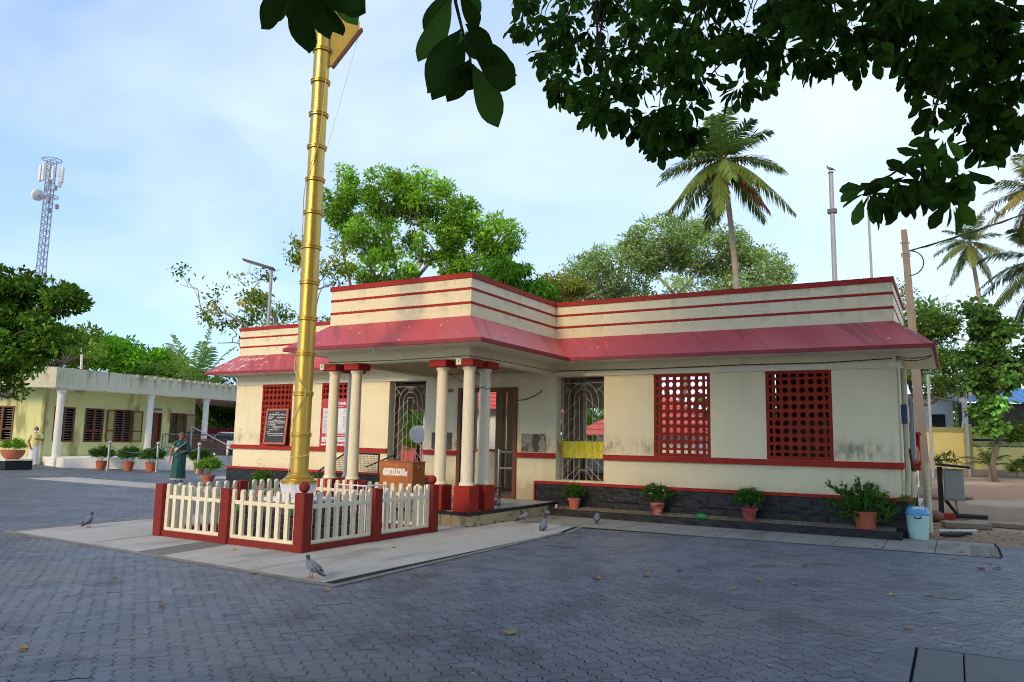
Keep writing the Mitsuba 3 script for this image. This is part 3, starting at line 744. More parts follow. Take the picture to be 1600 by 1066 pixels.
def add_leaves(name, clouds, parent=None, kind=None):
    v, f, n = [], [], 0
    for a, b, _ in clouds:
        v.append(a)
        f.append(b + n)
        n += len(a)
    m = (np.vstack(v), np.vstack(f))
    return add(name, m, LEAF, parent, color=np.vstack([c for *_, c in clouds]), kind=kind)


def tint(base, n, g, spread=0.28, warm=0.12):
    """n colours round base: light and dark, some yellower."""
    c = V(*base)[None] * np.exp(g.normal(0, spread, (n, 1)))
    return c * (1 + V(1, 0.25, -0.3) * np.abs(g.normal(0, warm, (n, 1))))


def sphere_dirs(n, g):
    return unit(g.normal(0, 1, (n, 3)))


def bush(name, parent, c, r, n, size, base, g, asp=0.45, squash=0.85, flowers=0, petal='petal', ragged=0.25):
    """a rounded pot shrub: leaf sprays pointing outward from many twigs."""
    tw = sphere_dirs(max(14, n // 22), g)
    tw[:, 2] = np.abs(tw[:, 2]) * 1.0 - 0.25
    tw = unit(tw)
    tr = r * g.uniform(1 - ragged, 1.0 + ragged, len(tw))
    w = g.integers(0, len(tw), n)
    t = g.uniform(0.35, 1.0, n) ** 0.6
    pos = c + (tw[w] * (tr[w] * t)[:, None] + g.normal(0, r * 0.13, (n, 3))) * V(1, 1, squash)
    ax = unit(tw[w] + g.normal(0, 0.7, (n, 3)))
    L = size * g.uniform(0.7, 1.3, n)
    add_leaves(name, [leaf_cloud(pos, ax, L, L * asp, tint(base, n, g), g, LEAF4)], parent)
    st = [rod(c - V(0, 0, r * 0.9), c + tw[i] * tr[i] * 0.8 * V(1, 1, squash), 0.006, 4) for i in range(min(10, len(tw)))]
    add('stem', cat(st), PLAIN['limb'], parent)
    if flowers:
        d = sphere_dirs(flowers, g)
        d[:, 2] = np.abs(d[:, 2])
        for q in d:
            p = c + q * r * V(1, 1, squash) * 1.03
            a, b = frame_of(q)
            pts = [p + 0.021 * (math.cos(s) * a + math.sin(s) * b) * (1.0 if i % 2 else 0.35) + q * 0.004 * (i % 2) for i, s in enumerate(np.linspace(0, 2 * np.pi, 11)[:-1])]
            m = (np.vstack([[p], pts]), np.array([[0, i + 1, (i + 1) % 10 + 1] for i in range(10)]))
            add('flower', m, PLAIN[petal], parent)


def pot(parent, r0, r1, h, m, rim=0.028):
    add('pot', lathe([(r0, 0.0), (r0 + (r1 - r0) * 0.5, h * 0.5), (r1 - 0.006, h - rim * 1.6), (r1 + 0.012, h - rim * 1.5), (r1 + 0.014, h - 0.004), (r1 + 0.008, h), (r1 - 0.012, h), (r1 - 0.016, h - 0.03)], 22), m, parent, smooth=35)
    add('soil', lathe([(0.001, h - 0.034), (r1 - 0.017, h - 0.030)], 14), PLAIN['soil'], parent)


def shift_to(k, x, y, z):
    """move every entry of the thing k (built round the origin)."""
    M = T().translate([x, y, z])
    for q in list(scene):
        if q == k or q.startswith(k + '__'):
            scene[q]['to_world'] = M if 'to_world' not in scene[q] else M @ scene[q]['to_world']


def spray(c, r, n, size, base, g, sq=(1, 1, 1), asp=0.5, tmpl=LEAF4, shell=0.5, droop=0.0, spread=0.25, warm=0.12):
    """leaves of one clump of a crown."""
    d = sphere_dirs(n, g)
    rad = (shell + (1 - shell) * g.uniform(0, 1, n)) ** 0.7
    pos = c + d * (rad * r)[:, None] * V(*sq) * np.exp(g.normal(0, 0.18, (n, 1)))
    ax = unit(d + g.normal(0, 0.6, (n, 3)) + V(0, 0, -droop))
    L = size * g.uniform(0.7, 1.35, n)
    return leaf_cloud(pos, ax, L, L * asp, tint(base, n, g, spread, warm), g, tmpl, up=d * 0.8 + V(0, 0, 0.55), upj=0.8)


def bent(p0, p1, g, n=6, j=0.08):
    """a smoothly wandering line."""
    n = max(n, 7) + 3
    t = np.linspace(0, 1, n)[:, None]
    p = V(*p0) * (1 - t) + V(*p1) * t
    L = np.linalg.norm(V(*p1) - V(*p0))
    return p + j * L * (g.normal(0, 1, 3) * np.sin(np.pi * t) + g.normal(0, 0.6, 3) * np.sin(2 * np.pi * t) + g.normal(0, 0.3, 3) * np.sin(3 * np.pi * t))


def limb(p0, p1, r0, r1, g, n=6, j=0.08, sides=7):
    p = bent(p0, p1, g, n, j)
    return tube(p, np.linspace(r0, r1, len(p)), sides)


def tree(name, label, base, trunk_top, lobes, leaf, base_col, seed, trunk_r=0.22, per=900, size=0.16, asp=0.5, clump=0.55, group=None, barkm=None, kids=9, droop=0.1, spread=0.25, warm=0.12, category='tree'):
    """lobes: (centre, radii, number of clumps). Trunk, limbs to clumps, foliage."""
    g = np.random.default_rng(seed)
    k = thing(name, label, category, group)
    base, trunk_top = V(*base), V(*trunk_top)
    H = np.linalg.norm(trunk_top - base)
    add('trunk', limb(base - V(0, 0, 0.1), trunk_top, trunk_r, trunk_r * 0.6, g, 8, 0.05, 10), barkm or BARK, k, smooth=True)
    wood, clouds = [], []
    for c, rad, nc in lobes:
        c, rad = V(*c), V(*rad)
        hub = c - V(0, 0, rad[2] * 0.45) + g.normal(0, 0.15, 3) * rad
        wood.append(limb(trunk_top - V(0, 0, 0.05 * H), hub, trunk_r * 0.5, trunk_r * 0.28, g, 6, 0.12))
        d = sphere_dirs(nc, g)
        d[:, 2] = d[:, 2] * 0.75 + 0.22
        cc = c + d * rad * (g.uniform(0.45, 1.0, nc) ** 0.5)[:, None]
        for i in range(nc):
            if i % max(1, nc // kids) == 0:
                wood.append(limb(hub, cc[i], trunk_r * 0.26, trunk_r * 0.05, g, 5, 0.12, 5))
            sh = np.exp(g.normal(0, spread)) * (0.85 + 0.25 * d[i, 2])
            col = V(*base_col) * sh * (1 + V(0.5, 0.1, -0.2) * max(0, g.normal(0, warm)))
            cr = clump * g.uniform(0.6, 1.35)
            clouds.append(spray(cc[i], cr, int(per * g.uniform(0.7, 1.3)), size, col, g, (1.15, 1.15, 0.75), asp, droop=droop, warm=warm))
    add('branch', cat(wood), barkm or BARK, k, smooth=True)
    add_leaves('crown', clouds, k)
    return k


def palm(name, label, base, top, n, flen, seed, group=None, r=0.15, nuts=0, leaflet=0.55, base_col=(0.075, 0.13, 0.03), droop=1.0, dead=0, pairs=42, category='palm tree', lean=None, elev=(-0.9, 1.35)):
    g = np.random.default_rng(seed)
    k = thing(name, label, category, group)
    base, top = V(*base), V(*top)
    t = np.linspace(0, 1, 26)
    path = base[None] * (1 - t)[:, None] + top[None] * t[:, None]
    bow = np.linalg.norm(top - base) * 0.03
    path[:, 0] += bow * np.sin(t * np.pi)
    rr = r * (1.25 - 0.45 * t) * (1 + 0.05 * (np.arange(26) % 2))
    rr[0] *= 1.3
    add('trunk', tube(path, rr, 10), PALMBARK, k, smooth=60)
    for i in range(n):
        az = i * 2.399963 + g.normal(0, 0.15)
        el = elev[0] + (elev[1] - elev[0]) * ((i + 0.5) / n) ** 0.9 + g.normal(0, 0.08)
        isdead = i < dead
        L = flen * g.uniform(0.85, 1.1)
        d0 = V(math.cos(az) * math.cos(el), math.sin(az) * math.cos(el), math.sin(el))
        m = 16
        s = np.linspace(0, 1, m)
        pts = top + (d0[None] * s[:, None]) * L
        pts[:, 2] -= droop * L * (0.52 * math.cos(el) ** 0.5 if math.cos(el) > 0 else 0) * s ** 2.2 * (1.0 if el > -0.4 else 0.7)
        rach = tube(pts, np.linspace(0.035, 0.006, m) * flen / 4, 5)
        col = V(*base_col) * (V(0.9, 1, 0.8) if el > 0.2 else V(1.15, 1.0, 0.9)) * np.exp(g.normal(0, 0.18))
        if isdead:
            col = V(0.22, 0.10, 0.045)
        q = np.linspace(0.12, 0.985, pairs)
        pp = np.stack([np.interp(q, s, pts[:, a]) for a in range(3)], 1)
        tg = unit(np.stack([np.interp(q, s, np.gradient(pts[:, a])) for a in range(3)], 1))
        side = unit(np.cross(tg, V(0, 0, 1)[None] + 1e-3))
        upv = np.cross(side, tg)
        clouds = []
        for sg in (-1, 1):
            hang = 0.35 + 0.5 * g.uniform(0, 1, pairs) + (0.8 if el < 0 else 0)
            ax = unit(side * sg * 0.9 + tg * 0.62 - V(0, 0, 1) * hang[:, None] * 0.55 + upv * 0.15 + g.normal(0, 0.10, (pairs, 3)))
            ll = leaflet * 1.15 * flen / 4 * np.sin(np.pi * (0.16 + 0.74 * q)) * g.uniform(0.85, 1.15, pairs) * 1.5
            wd = 0.085 * flen / 4
            a = pp
            tip = a + ax * ll[:, None]
            tip[:, 2] -= 0.25 * ll * hang
            mid = (a + tip) / 2 + V(0, 0, 1) * (0.07 * ll)[:, None]
            nrm = unit(np.cross(ax, tg))
            wv = unit(np.cross(ax, nrm)) * wd * 0.5
            vv = np.stack([a - wv * 0.4, a + wv * 0.4, mid - wv, mid + wv, tip], 1).reshape(-1, 3)
            ff = (np.array([[0, 1, 3], [0, 3, 2], [2, 3, 4]])[None] + (np.arange(pairs) * 5)[:, None, None]).reshape(-1, 3)
            cl = tint(col, pairs, g, 0.12, 0.1)
            clouds.append((vv, ff, np.repeat(cl, 5, 0)))
        rc = (rach[0], rach[1], np.repeat(V(0.17, 0.16, 0.05)[None], len(rach[0]), 0))
        fk = add_leaves('frond', clouds + [rc], k)
        if isdead:
            tag(fk, 'dry brown frond hanging down')
    if nuts:
        for j in range(nuts):
            a = g.uniform(0, 6.28)
            c = top + V(math.cos(a) * 0.28, math.sin(a) * 0.28, -0.25 - 0.35 * g.uniform())
            add('coconut', ball(c, (0.11, 0.11, 0.14), 1), PLAIN['coconut'], k, smooth=True)
    return k
# ------------------------------------------------------------------ flagpole in its fenced square
rng = np.random.default_rng(11)
FX, FY = -1.51, -5.93
fp = thing('golden_flagpole', 'tall ringed golden temple flagpole rising from a white lotus base', 'flagpole')
add('shaft', lathe([(0.140, 0.90), (0.137, 3.0), (0.130, 10.6)], 40, (FX, FY, 0)), GOLD, fp, smooth=40)
rings = [1.53, 2.18, 2.82, 3.39, 3.98, 4.57, 5.15, 5.71, 6.27, 6.84, 7.42, 7.98, 8.54, 9.1, 9.7, 10.3]
dr_ = mikit.ply(lathe([(0.134, -0.034), (0.152, -0.034), (0.160, -0.026), (0.160, -0.012), (0.150, -0.004), (0.150, 0.004), (0.164, 0.012), (0.164, 0.026), (0.152, 0.036), (0.134, 0.036)], 40), GOLD, smooth=40)
for z in rings:
    add('ring', dr_, None, fp, to=T().translate([FX, FY, z]))
add('base_moulding', lathe([(0.30, 0.775), (0.30, 0.79), (0.275, 0.80), (0.285, 0.82), (0.25, 0.835), (0.215, 0.85), (0.22, 0.872), (0.19, 0.885), (0.165, 0.905), (0.165, 0.925), (0.138, 0.94)], 40, (FX, FY, 0)), GOLD, fp, smooth=30)
lo = add('lotus', lathe([(0.17, 0.56), (0.22, 0.575), (0.245, 0.63), (0.27, 0.72), (0.272, 0.775), (0.20, 0.776)], 32, (FX, FY, 0)), PLAIN['lotus'], fp, smooth=40)
for i in range(16):
    a = i * 2 * math.pi / 16
    o = 0.012 * (i % 2)
    rows = [(0.0, 0.565, 0.205 + o, 0.045), (0.25, 0.63, 0.235 + o, 0.068), (0.5, 0.70, 0.255 + o, 0.074), (0.75, 0.755, 0.268 + o, 0.070), (0.92, 0.782, 0.280 + o, 0.048), (1, 0.793, 0.287 + o, 0.020)]
    pts = []
    for _, z, r_, w in rows:
        for s in (-1, -0.5, 0, 0.5, 1):
            aa = a + s * w / r_
            pts.append((FX + (r_ + 0.012 * (1 - s * s)) * math.cos(aa), FY + (r_ + 0.012 * (1 - s * s)) * math.sin(aa), z))
    f = []
    for r_ in range(5):
        for s in range(4):
            q = r_ * 5 + s
            f += [[q, q + 1, q + 6], [q, q + 6, q + 5]]
    add('petal', (np.array(pts), np.array(f)), PLAIN['lotus'], lo, smooth=True)
dirx = V(0.80, 0.60)
tri = Polygon([(0.09, 7.72), (0.17, 7.72), (0.60, 8.42), (0.60, 8.55), (0.09, 9.0)])
v, f = extrude(tri, 0.07)
v = np.stack([FX + v[:, 0] * dirx[0] - (v[:, 2] - 0.035) * dirx[1], FY + v[:, 0] * dirx[1] + (v[:, 2] - 0.035) * dirx[0], v[:, 1]], 1)
add('bracket', (v, f), GOLD, fp)
v, f = extrude(Polygon([(0.175, 7.71), (0.205, 7.70), (0.66, 8.42), (0.63, 8.44)]), 0.10)
v = np.stack([FX + v[:, 0] * dirx[0] - (v[:, 2] - 0.05) * dirx[1], FY + v[:, 0] * dirx[1] + (v[:, 2] - 0.05) * dirx[0], v[:, 1]], 1)
add('bracket_rib', (v, f), PLAIN['brownwood'], fp)
t = np.linspace(0, 1, 90)
ang = np.interp(t, [0, 0.18, 0.30, 0.55, 0.72, 0.86, 1], [-0.2, -0.6, -2.6, -3.1, -3.4, -0.5, -3.0])
zz = np.interp(t, [0, 0.18, 0.30, 0.55, 0.72, 0.86, 1], [7.6, 6.3, 5.2, 3.4, 2.9, 2.2, 1.35])
rp = np.stack([FX + 0.168 * np.cos(ang), FY + 0.168 * np.sin(ang), zz], 1)
tag(add('halyard_rope', tube(rp, 0.008, 5), PLAIN['rope'], fp))
a2 = np.linspace(-3.0, 0.2, 16)
add('rope_loop', tube(np.stack([FX + 0.152 * np.cos(a2), FY + 0.152 * np.sin(a2), 1.23 - 0.05 * np.sin((a2 + 3) / 3.2 * np.pi)], 1), 0.010, 5), PLAIN['rope'], fp)
add('rope_tail', tube([(FX - 0.16, FY - 0.02, 1.42), (FX - 0.17, FY - 0.03, 1.25), (FX - 0.19, FY - 0.05, 0.9), (FX - 0.18, FY - 0.06, 0.72)], 0.006, 5), PLAIN['rope'], fp)
add('line', tube(sag((FX + 0.60 * dirx[0], FY + 0.60 * dirx[1], 8.36), (FX + 0.17 * dirx[0], FY + 0.17 * dirx[1], 6.3), 0.02), 0.004, 4), PLAIN['rope'], fp)
ped = thing('flagpole_pedestal', 'dark stepped stone pedestal with a white top under the golden flagpole', 'pedestal')
BROWN = mat('brown_stone', lambda p, n, uv: MIX((0.045, 0.022, 0.018), (0.085, 0.045, 0.035), F(p.x * 9, p.y * 9, p.z * 9, 3)), 0.4, 0.5)
add('step', cbox(FX - 0.86, FX + 0.86, FY - 0.86, FY + 0.86, 0.01, 0.17, 0.012), BROWN, ped)
add('step', cbox(FX - 0.72, FX + 0.72, FY - 0.72, FY + 0.72, 0.172, 0.33, 0.012), BROWN, ped)
add('step', cbox(FX - 0.58, FX + 0.58, FY - 0.58, FY + 0.58, 0.332, 0.50, 0.012), PLAIN['granite'], ped)
add('white_top', cbox(FX - 0.42, FX + 0.42, FY - 0.42, FY + 0.42, 0.502, 0.558, 0.012), PLAIN['lotus'], ped)
lr = thing('lamp_rail', 'small white metal rail beside the lotus base inside the picket fence', 'rail')
bx_ = [(FX + 0.30, FY + 0.50), (FX + 0.95, FY + 0.50), (FX + 0.95, FY + 0.95)]
add('bar', cat(tube([(*p, 0.755) for p in bx_], 0.012, 6), tube([(*p, 0.62) for p in bx_], 0.008, 6)), PLAIN['lotus'], lr)
for p in bx_:
    add('leg', rod((*p, 0.01), (*p, 0.75), 0.012, 6), PLAIN['lotus'], lr)
for q in np.linspace(0.1, 0.9, 6):
    p = V(*bx_[0]) * (1 - q) + V(*bx_[1]) * q
    add('bar', rod((*p, 0.62), (*p, 0.75), 0.007, 5), PLAIN['lotus'], lr)
for dx in (-0.55, 0.5):
    for dy in (-0.62,):
        tag(add('lamp_jar', lathe([(0.05, 0.335), (0.075, 0.37), (0.08, 0.44), (0.05, 0.49), (0.055, 0.50), (0.04, 0.50)], 14, (FX + dx, FY + dy - 0.02, 0)), PLAIN['greenplastic'], None, smooth=True),
            'green jar on the pedestal step at the %s side of the flagpole' % ('left' if dx < 0 else 'right'), 'jar')

fence = thing('picket_fence', 'low cream picket fence with dark red posts squaring off the flagpole', 'fence')
X0, X1, Y0, Y1 = -2.86, 0.0, -7.33, -4.45
xm, ym = (X0 + X1) / 2, (Y0 + Y1) / 2
posts = [(X0, Y0), (xm, Y0), (X1, Y0), (X1, ym), (X1, Y1), (xm, Y1), (X0, Y1), (X0, ym)]
dpost = mikit.ply(cbox(-0.085, 0.085, -0.085, 0.085, 0.005, 0.765, 0.007), RED_FENCE)
dball = mikit.ply(lathe([(0.001, 0.758), (0.03, 0.76), (0.03, 0.772)] + [(0.072 * math.sin(q), 0.842 - 0.074 * math.cos(q)) for q in np.linspace(0.45, math.pi - 0.02, 12)], 20), RED_FENCE, smooth=50)
for i, (x, y) in enumerate(posts):
    k = add('post', dpost, None, fence, to=T().translate([x, y, 0]))
    if i in (2, 4, 6):
        add('finial', dball, None, k, to=T().translate([x, y, 0]))
pk = sbox(-0.034, 0.095, 0.034, 0.70).union(Polygon([(-0.034, 0.699), (-0.034, 0.735), (-0.026, 0.752), (-0.012, 0.762), (0.012, 0.762), (0.026, 0.752), (0.034, 0.735), (0.034, 0.699)]))
v, f = extrude(pk, 0.042)
dpick = mikit.ply((np.stack([v[:, 0], 0.021 - v[:, 2], v[:, 1]], 1), f), CREAM2)
for i in range(8):
    a, b = V(*posts[i]), V(*posts[(i + 1) % 8])
    L = np.linalg.norm(b - a)
    t = (b - a) / L
    az = math.degrees(math.atan2(t[1], t[0]))
    M = T().translate([a[0], a[1], 0]).rotate([0, 0, 1], az)
    add('kerb', cbox(0.087, L - 0.087, -0.065, 0.065, 0.004, 0.088, 0.006), RED_FENCE, fence, to=M)
    add('rail', cbox(0.086, L - 0.086, -0.018, 0.018, 0.550, 0.605, 0.006), CREAM2, fence, to=M)
    add('rail', cbox(0.088, L - 0.088, -0.028, 0.028, 0.0885, 0.135, 0.008), CREAM2, fence, to=M)
    n = 8
    for j in range(n):
        s = 0.115 + (L - 0.23) * j / (n - 1)
        add('picket', dpick, None, fence, to=M @ T().translate([s, rng.normal(0, 0.003), rng.normal(0, 0.004)]) @ T().rotate([0, 1, 0], float(rng.normal(0, 0.7))))


# ------------------------------------------------------------------ lettering
def letters(seq, size, bold=0.0):
    """seq: (glyph, kern); returns one polygon per glyph in a row, size metres to the em."""
    out, x = [], 0.0
    for ch, kern in seq:
        adv, gs = GLYPHS[ch]
        x += kern
        po = unary_union([Polygon(g[0], g[1:]).buffer(0) for g in gs]).buffer(bold)
        out.append(affinity.scale(affinity.translate(po, x, 0), size / 96, size / 96, origin=(0, 0)))
        x += adv
    return out, x * size / 96


bo = thing('offering_box', 'varnished wooden offering box with white lettering on the porch', 'offering box')
add('carcass', cbox(-2.30, -1.50, -3.00, -2.60, 0.243, 1.045, 0.006), WOOD, bo)
add('lid', cbox(-2.315, -1.485, -3.015, -2.59, 1.047, 1.066, 0.004), WOOD, bo)
add('handle', tube([(-1.496, -2.86, 0.94), (-1.47, -2.86, 0.94), (-1.47, -2.86, 0.975), (-1.47, -2.74, 0.975), (-1.47, -2.74, 0.94), (-1.496, -2.74, 0.94)], 0.006, 6), STEEL, bo)
word, wid = letters([('ഭ', 0), ('ണ', -4), ('ഡ', -14), ('ാ', -6), ('ര', -3), ('ം', -2)], 0.235, 1.6)
sx = 0.60 / wid
for po in word:
    v, f = extrude(affinity.scale(po, sx, 1.0, origin=(0, 0)), 0.004)
    add('letter', (np.stack([v[:, 0] - 2.215, -3.0015 - v[:, 2], v[:, 1] + 0.795], 1), f[:, ::-1]), PLAIN['white'], bo)

# chalkboard in front of the first screen
cb = thing('chalkboard', 'framed chalkboard with rows of white handwriting leaning on the leftmost red screen', 'notice board')
B0 = [('board', cbox(-8.62, -7.91, -0.022, -0.004, 1.33, 2.19, 0.002), PLAIN['slate']), ('frame', cat(cbox(-8.67, -8.615, -0.035, 0.0, 1.285, 2.235, 0.004), cbox(-7.915, -7.86, -0.035, 0, 1.285, 2.235, 0.004), cbox(-8.614, -7.916, -0.035, 0, 1.285, 1.335, 0.004), cbox(-8.614, -7.916, -0.035, 0, 2.185, 2.235, 0.004)), PLAIN['terrapink'])]
tilt = lambda m: (m[0] @ np.eye(3) + np.stack([0 * m[0][:, 0], -0.06 - 0.08 * (2.235 - m[0][:, 2]), 0 * m[0][:, 0]], 1), m[1])
for nm, m, mm in B0:
    add(nm, tilt(m), mm, cb)
lines = [(2.12, 0.03, 0.42, 0.58), (2.06, 0.045, 0.08, 0.95), (2.00, 0.035, 0.05, 0.32), (1.985, 0.035, 0.52, 0.92), (1.955, 0.03, 0.05, 0.24), (1.92, 0.028, 0.36, 0.68), (1.885, 0.03, 0.08, 0.95), (1.84, 0.03, 0.05, 0.95), (1.79, 0.03, 0.06, 0.50), (1.745, 0.024, 0.34, 0.90), (1.71, 0.024, 0.38, 0.70), (1.66, 0.028, 0.16, 0.60), (1.61, 0.015, 0.05, 0.25), (1.56, 0.028, 0.10, 0.95), (1.515, 0.028, 0.18, 0.92)]
sc_ = []
for z, h, a, b in lines:
    x = -8.62 + 0.71 * a
    while x < -8.62 + 0.71 * b:
        w = rng.uniform(0.015, 0.03)
        q = [(x, z), (x + w * 0.2, z + h * rng.uniform(0.4, 1.0)), (x + w * 0.6, z + h * rng.uniform(0.3, 0.9)), (x + w * 0.5, z + h * rng.uniform(0, 0.3)), (x + w, z + h * rng.uniform(0, 0.4))]
        sc_.append(LineString(q).buffer(0.0028, 2))
        x += w * (1.0 if rng.uniform() > 0.16 else 1.9)
sc_.append(LineString([(-8.61, 1.735), (-7.93, 1.735)]).buffer(0.002))
m = wall_xz(unary_union(sc_), -0.0245, -0.0222)
add('handwriting', tilt(m), PLAIN['chalk'], cb, kind='stuff')
# red notice board
nb = thing('notice_board', 'pink red printed notice board with white price panels behind the left porch columns', 'notice board')
add('board', cbox(-6.72, -5.70, -0.045, -0.008, 1.265, 2.49, 0.003), PLAIN['boardred'], nb)
for z0, z1 in ((1.60, 2.24), (1.385, 1.51)):
    add('panel', box(-6.66, -5.755, -0.0475, -0.0452, z0, z1), PLAIN['paper'], nb)
rows = []
for z in np.arange(2.19, 1.62, -0.033):
    for a, b, pr in ((-6.64, -6.35, 1.0), (-5.98, -5.80, 0.5)):
        if rng.uniform() < pr:
            x, e = a, a + (b - a) * rng.uniform(0.35, 1.0)
            while x < e:
                w = rng.uniform(0.012, 0.04)
                rows.append(sbox(x, z, x + w, z + 0.012))
                x += w + 0.007
for z in (1.475, 1.44, 1.405):
    x = -6.60
    while x < -5.82:
        w = rng.uniform(0.012, 0.05)
        rows.append(sbox(x, z, x + w, z + 0.011))
        x += w + (0.01 if rng.uniform() > 0.2 else 0.07)
add('print', wall_xz(unary_union(rows), -0.0490, -0.0478), PLAIN['ink'], nb, kind='stuff')
head, wid = letters([('ശ', 0), ('വ', 0), ('ക', 0), ('ര', 0), ('ന', 0), ('ക', 0), ('മ', 0), ('ം', 0)], 0.115, 1.5)
for po in head:
    v, f = extrude(affinity.scale(po, 0.62 / wid, 1.0, origin=(0, 0)), 0.002)
    add('letter', (np.stack([v[:, 0] - 6.51, -0.0462 - v[:, 2], v[:, 1] + 2.335], 1), f[:, ::-1]), PLAIN['white'], nb)
rows = []
for z, h, a, b in ((2.275, 0.022, -6.45, -5.98), (1.545, 0.024, -6.55, -5.85), (1.295, 0.055, -6.68, -5.74)):
    x = a
    while x < b:
        w = rng.uniform(0.015, 0.045)
        rows.append(sbox(x, z, x + w, z + h * rng.uniform(0.75, 1)))
        x += w + 0.009
add('print', wall_xz(unary_union(rows), -0.0480, -0.0455), PLAIN['paper'], nb, kind='stuff')

# ramp with black mesh railing left of the porch
ramp = thing('access_ramp', 'short ramp with black mesh railing left of the porch', 'ramp')
v, f = wall_xz(Polygon([(-5.9, 0.0), (-3.54, 0.0), (-3.54, 0.235), (-4.2, 0.235)]), -0.95, -0.13)
add('slope', (v, f), SLABDARK, ramp)
rl = key('railing', ramp)
y = -0.93
tops = [((-5.85, 0.70), (-5.05, 1.135)), ((-5.04, 1.14), (-4.03, 1.14))]
for (xa, za), (xb, zb) in tops:
    add('handrail', rod((xa, y, za), (xb, y, zb), 0.018, 6), PLAIN['iron'], rl)
    n = int((xb - xa) / 0.042)
    wires = []
    for i in range(n + 1):
        q = i / n
        x = xa + (xb - xa) * q
        wires.append(rod((x, y, 0.24 + 0.0 * q), (x, y, za + (zb - za) * q), 0.0045, 4))
    for z in np.arange(0.28, zb, 0.042):
        q = 0 if z < za else (z - za) / max(zb - za, 1e-6)
        if q < 1:
            wires.append(rod((xa + (xb - xa) * q, y, z), (xb, y, z), 0.0045, 4))
    add('mesh_panel', cat(wires), PLAIN['iron'], rl, kind='stuff')
for x, z in ((-5.85, 0.72), (-5.045, 1.15), (-4.03, 1.15)):
    add('railing_post', rod((x, y, 0.05), (x, y, z), 0.022, 6), PLAIN['iron'], rl)
add('handrail', rod((-4.95, -0.3, 0.80), (-4.06, -0.3, 1.12), 0.018, 6), PLAIN['iron'], rl)

# planter bed in front of the right wing
bed = tag(add('planter_kerb', cbox(-0.02, 6.66, -0.60, -0.49, 0.005, 0.135, 0.006), BLACKSTONE), kind='structure')
add('end_kerb', cbox(6.55, 6.66, -0.488, 0.25, 0.005, 0.135, 0.006), BLACKSTONE, bed)
k = add('soil', (np.array([[-0.02, -0.50, 0.12], [6.56, -0.50, 0.12], [6.56, -0.08, 0.17], [-0.02, -0.08, 0.17]]), np.array([[0, 1, 2], [0, 2, 3]])), GRAVEL, bed)
st_ = []
for i in range(900):
    x, y = rng.uniform(0.3, 6.5), rng.uniform(-0.48, -0.12)
    r = rng.uniform(0.006, 0.017)
    v, f = ball((0, 0, 0), (r, r * rng.uniform(0.6, 1), r * 0.5), 0)
    st_.append(move((v, f), x, y, 0.125 + (y + 0.5) * 0.119 + r * 0.2, rng.uniform(0, 6)))
add('pebbles', cat(st_), PLAIN['limb'], bed, kind='stuff')
tag(add('plastic_scrap', move((ball((0, 0, 0), (0.10, 0.05, 0.055), 2)[0] * (1 + 0.45 * (meshkit.noise(ball((0, 0, 0), (9, 9, 9), 2)[0]) - 0.5))[:, None], ball((0, 0, 0), 1, 2)[1]), 3.30, -0.42, 0.165), PLAIN['greenplastic']), 'crumpled green plastic scrap on the gravel of the planter bed', 'litter')
tag(add('paper_cup', lathe([(0.02, 0), (0.028, 0.07), (0.03, 0.072), (0.024, 0.068)], 14, (0.24, -0.35, 0.137)), PLAIN['white'], None), 'small white paper cup at the left end of the planter bed', 'cup')

# ------------------------------------------------------------------ potted plants
GREEN = (0.055, 0.150, 0.024)
g = np.random.default_rng(21)
G1 = 'potted plants along the right wing'
TERRA2 = mat('painted_pot', lambda p, n, uv: MIX((0.34, 0.045, 0.045), (0.44, 0.22, 0.17), SS(0.42, 0.66, F(p.x * 6, p.z * 16, p.y * 6, 3))), 0.6)
for lab, (x, y), r0, r1, h, m, rb, fl, hz in (
        ('white flowering bush in a plain terracotta pot, nearest the porch step', (0.64, -0.33), 0.085, 0.125, 0.225, PLAIN['terrapink'], 0.185, 4, 0.0),
        ('white flowering bush in a faded red pot, between the grille and the first red screen', (2.42, -0.34), 0.09, 0.135, 0.235, TERRA2, 0.225, 26, 0.01),
        ('white flowering bush in a faded red pot under the pillar between the two red screens', (4.16, -0.33), 0.09, 0.135, 0.235, TERRA2, 0.23, 22, 0.02)):
    k = thing('potted_bush', lab, 'potted plant', G1)
    pot(k, r0, r1, h, m)
    bush('foliage', k, V(0, 0, h + rb * 0.62), rb, 2200, 0.052, GREEN, g, 0.42, 0.78, fl)
    shift_to(k, x, y, 0.137)
k = thing('potted_bush', 'large sprawling shrub in a big terracotta pot at the right end of the bed', 'potted plant', G1)
pot(k, 0.15, 0.185, 0.29, PLAIN['terracotta'], 0.03)
st, cl = [], []
for i in range(40):
    az, el = g.uniform(0, 6.28), g.uniform(0.15, 1.15)
    L = g.uniform(0.40, 0.72) if i % 7 else 0.85
    d = V(math.cos(az) * math.cos(el), math.sin(az) * math.cos(el) * 0.7, math.sin(el))
    p = bent((0, 0, 0.27), d * L + V(0, 0, 0.27 - 0.25 * L * L * math.cos(el)), g, 7, 0.10)
    st.append(tube(p, np.linspace(0.008, 0.002, len(p)), 4))
    n = 90
    q = g.uniform(0.25, 1.0, n)
    pos = np.stack([np.interp(q, np.linspace(0, 1, len(p)), p[:, a]) for a in range(3)], 1) + g.normal(0, 0.018, (n, 3))
    ax = unit(d + g.normal(0, 0.8, (n, 3)))
    ll = g.uniform(0.045, 0.08, n)
    cl.append(leaf_cloud(pos, ax, ll, ll * 0.48, tint((0.055, 0.155, 0.026), n, g, 0.3), g, LEAF4))
add('stem', cat(st), PLAIN['limb'], k)
add_leaves('foliage', cl, k)
shift_to(k, 6.10, -0.30, 0.137)
G2 = 'potted plants behind the picket fence'
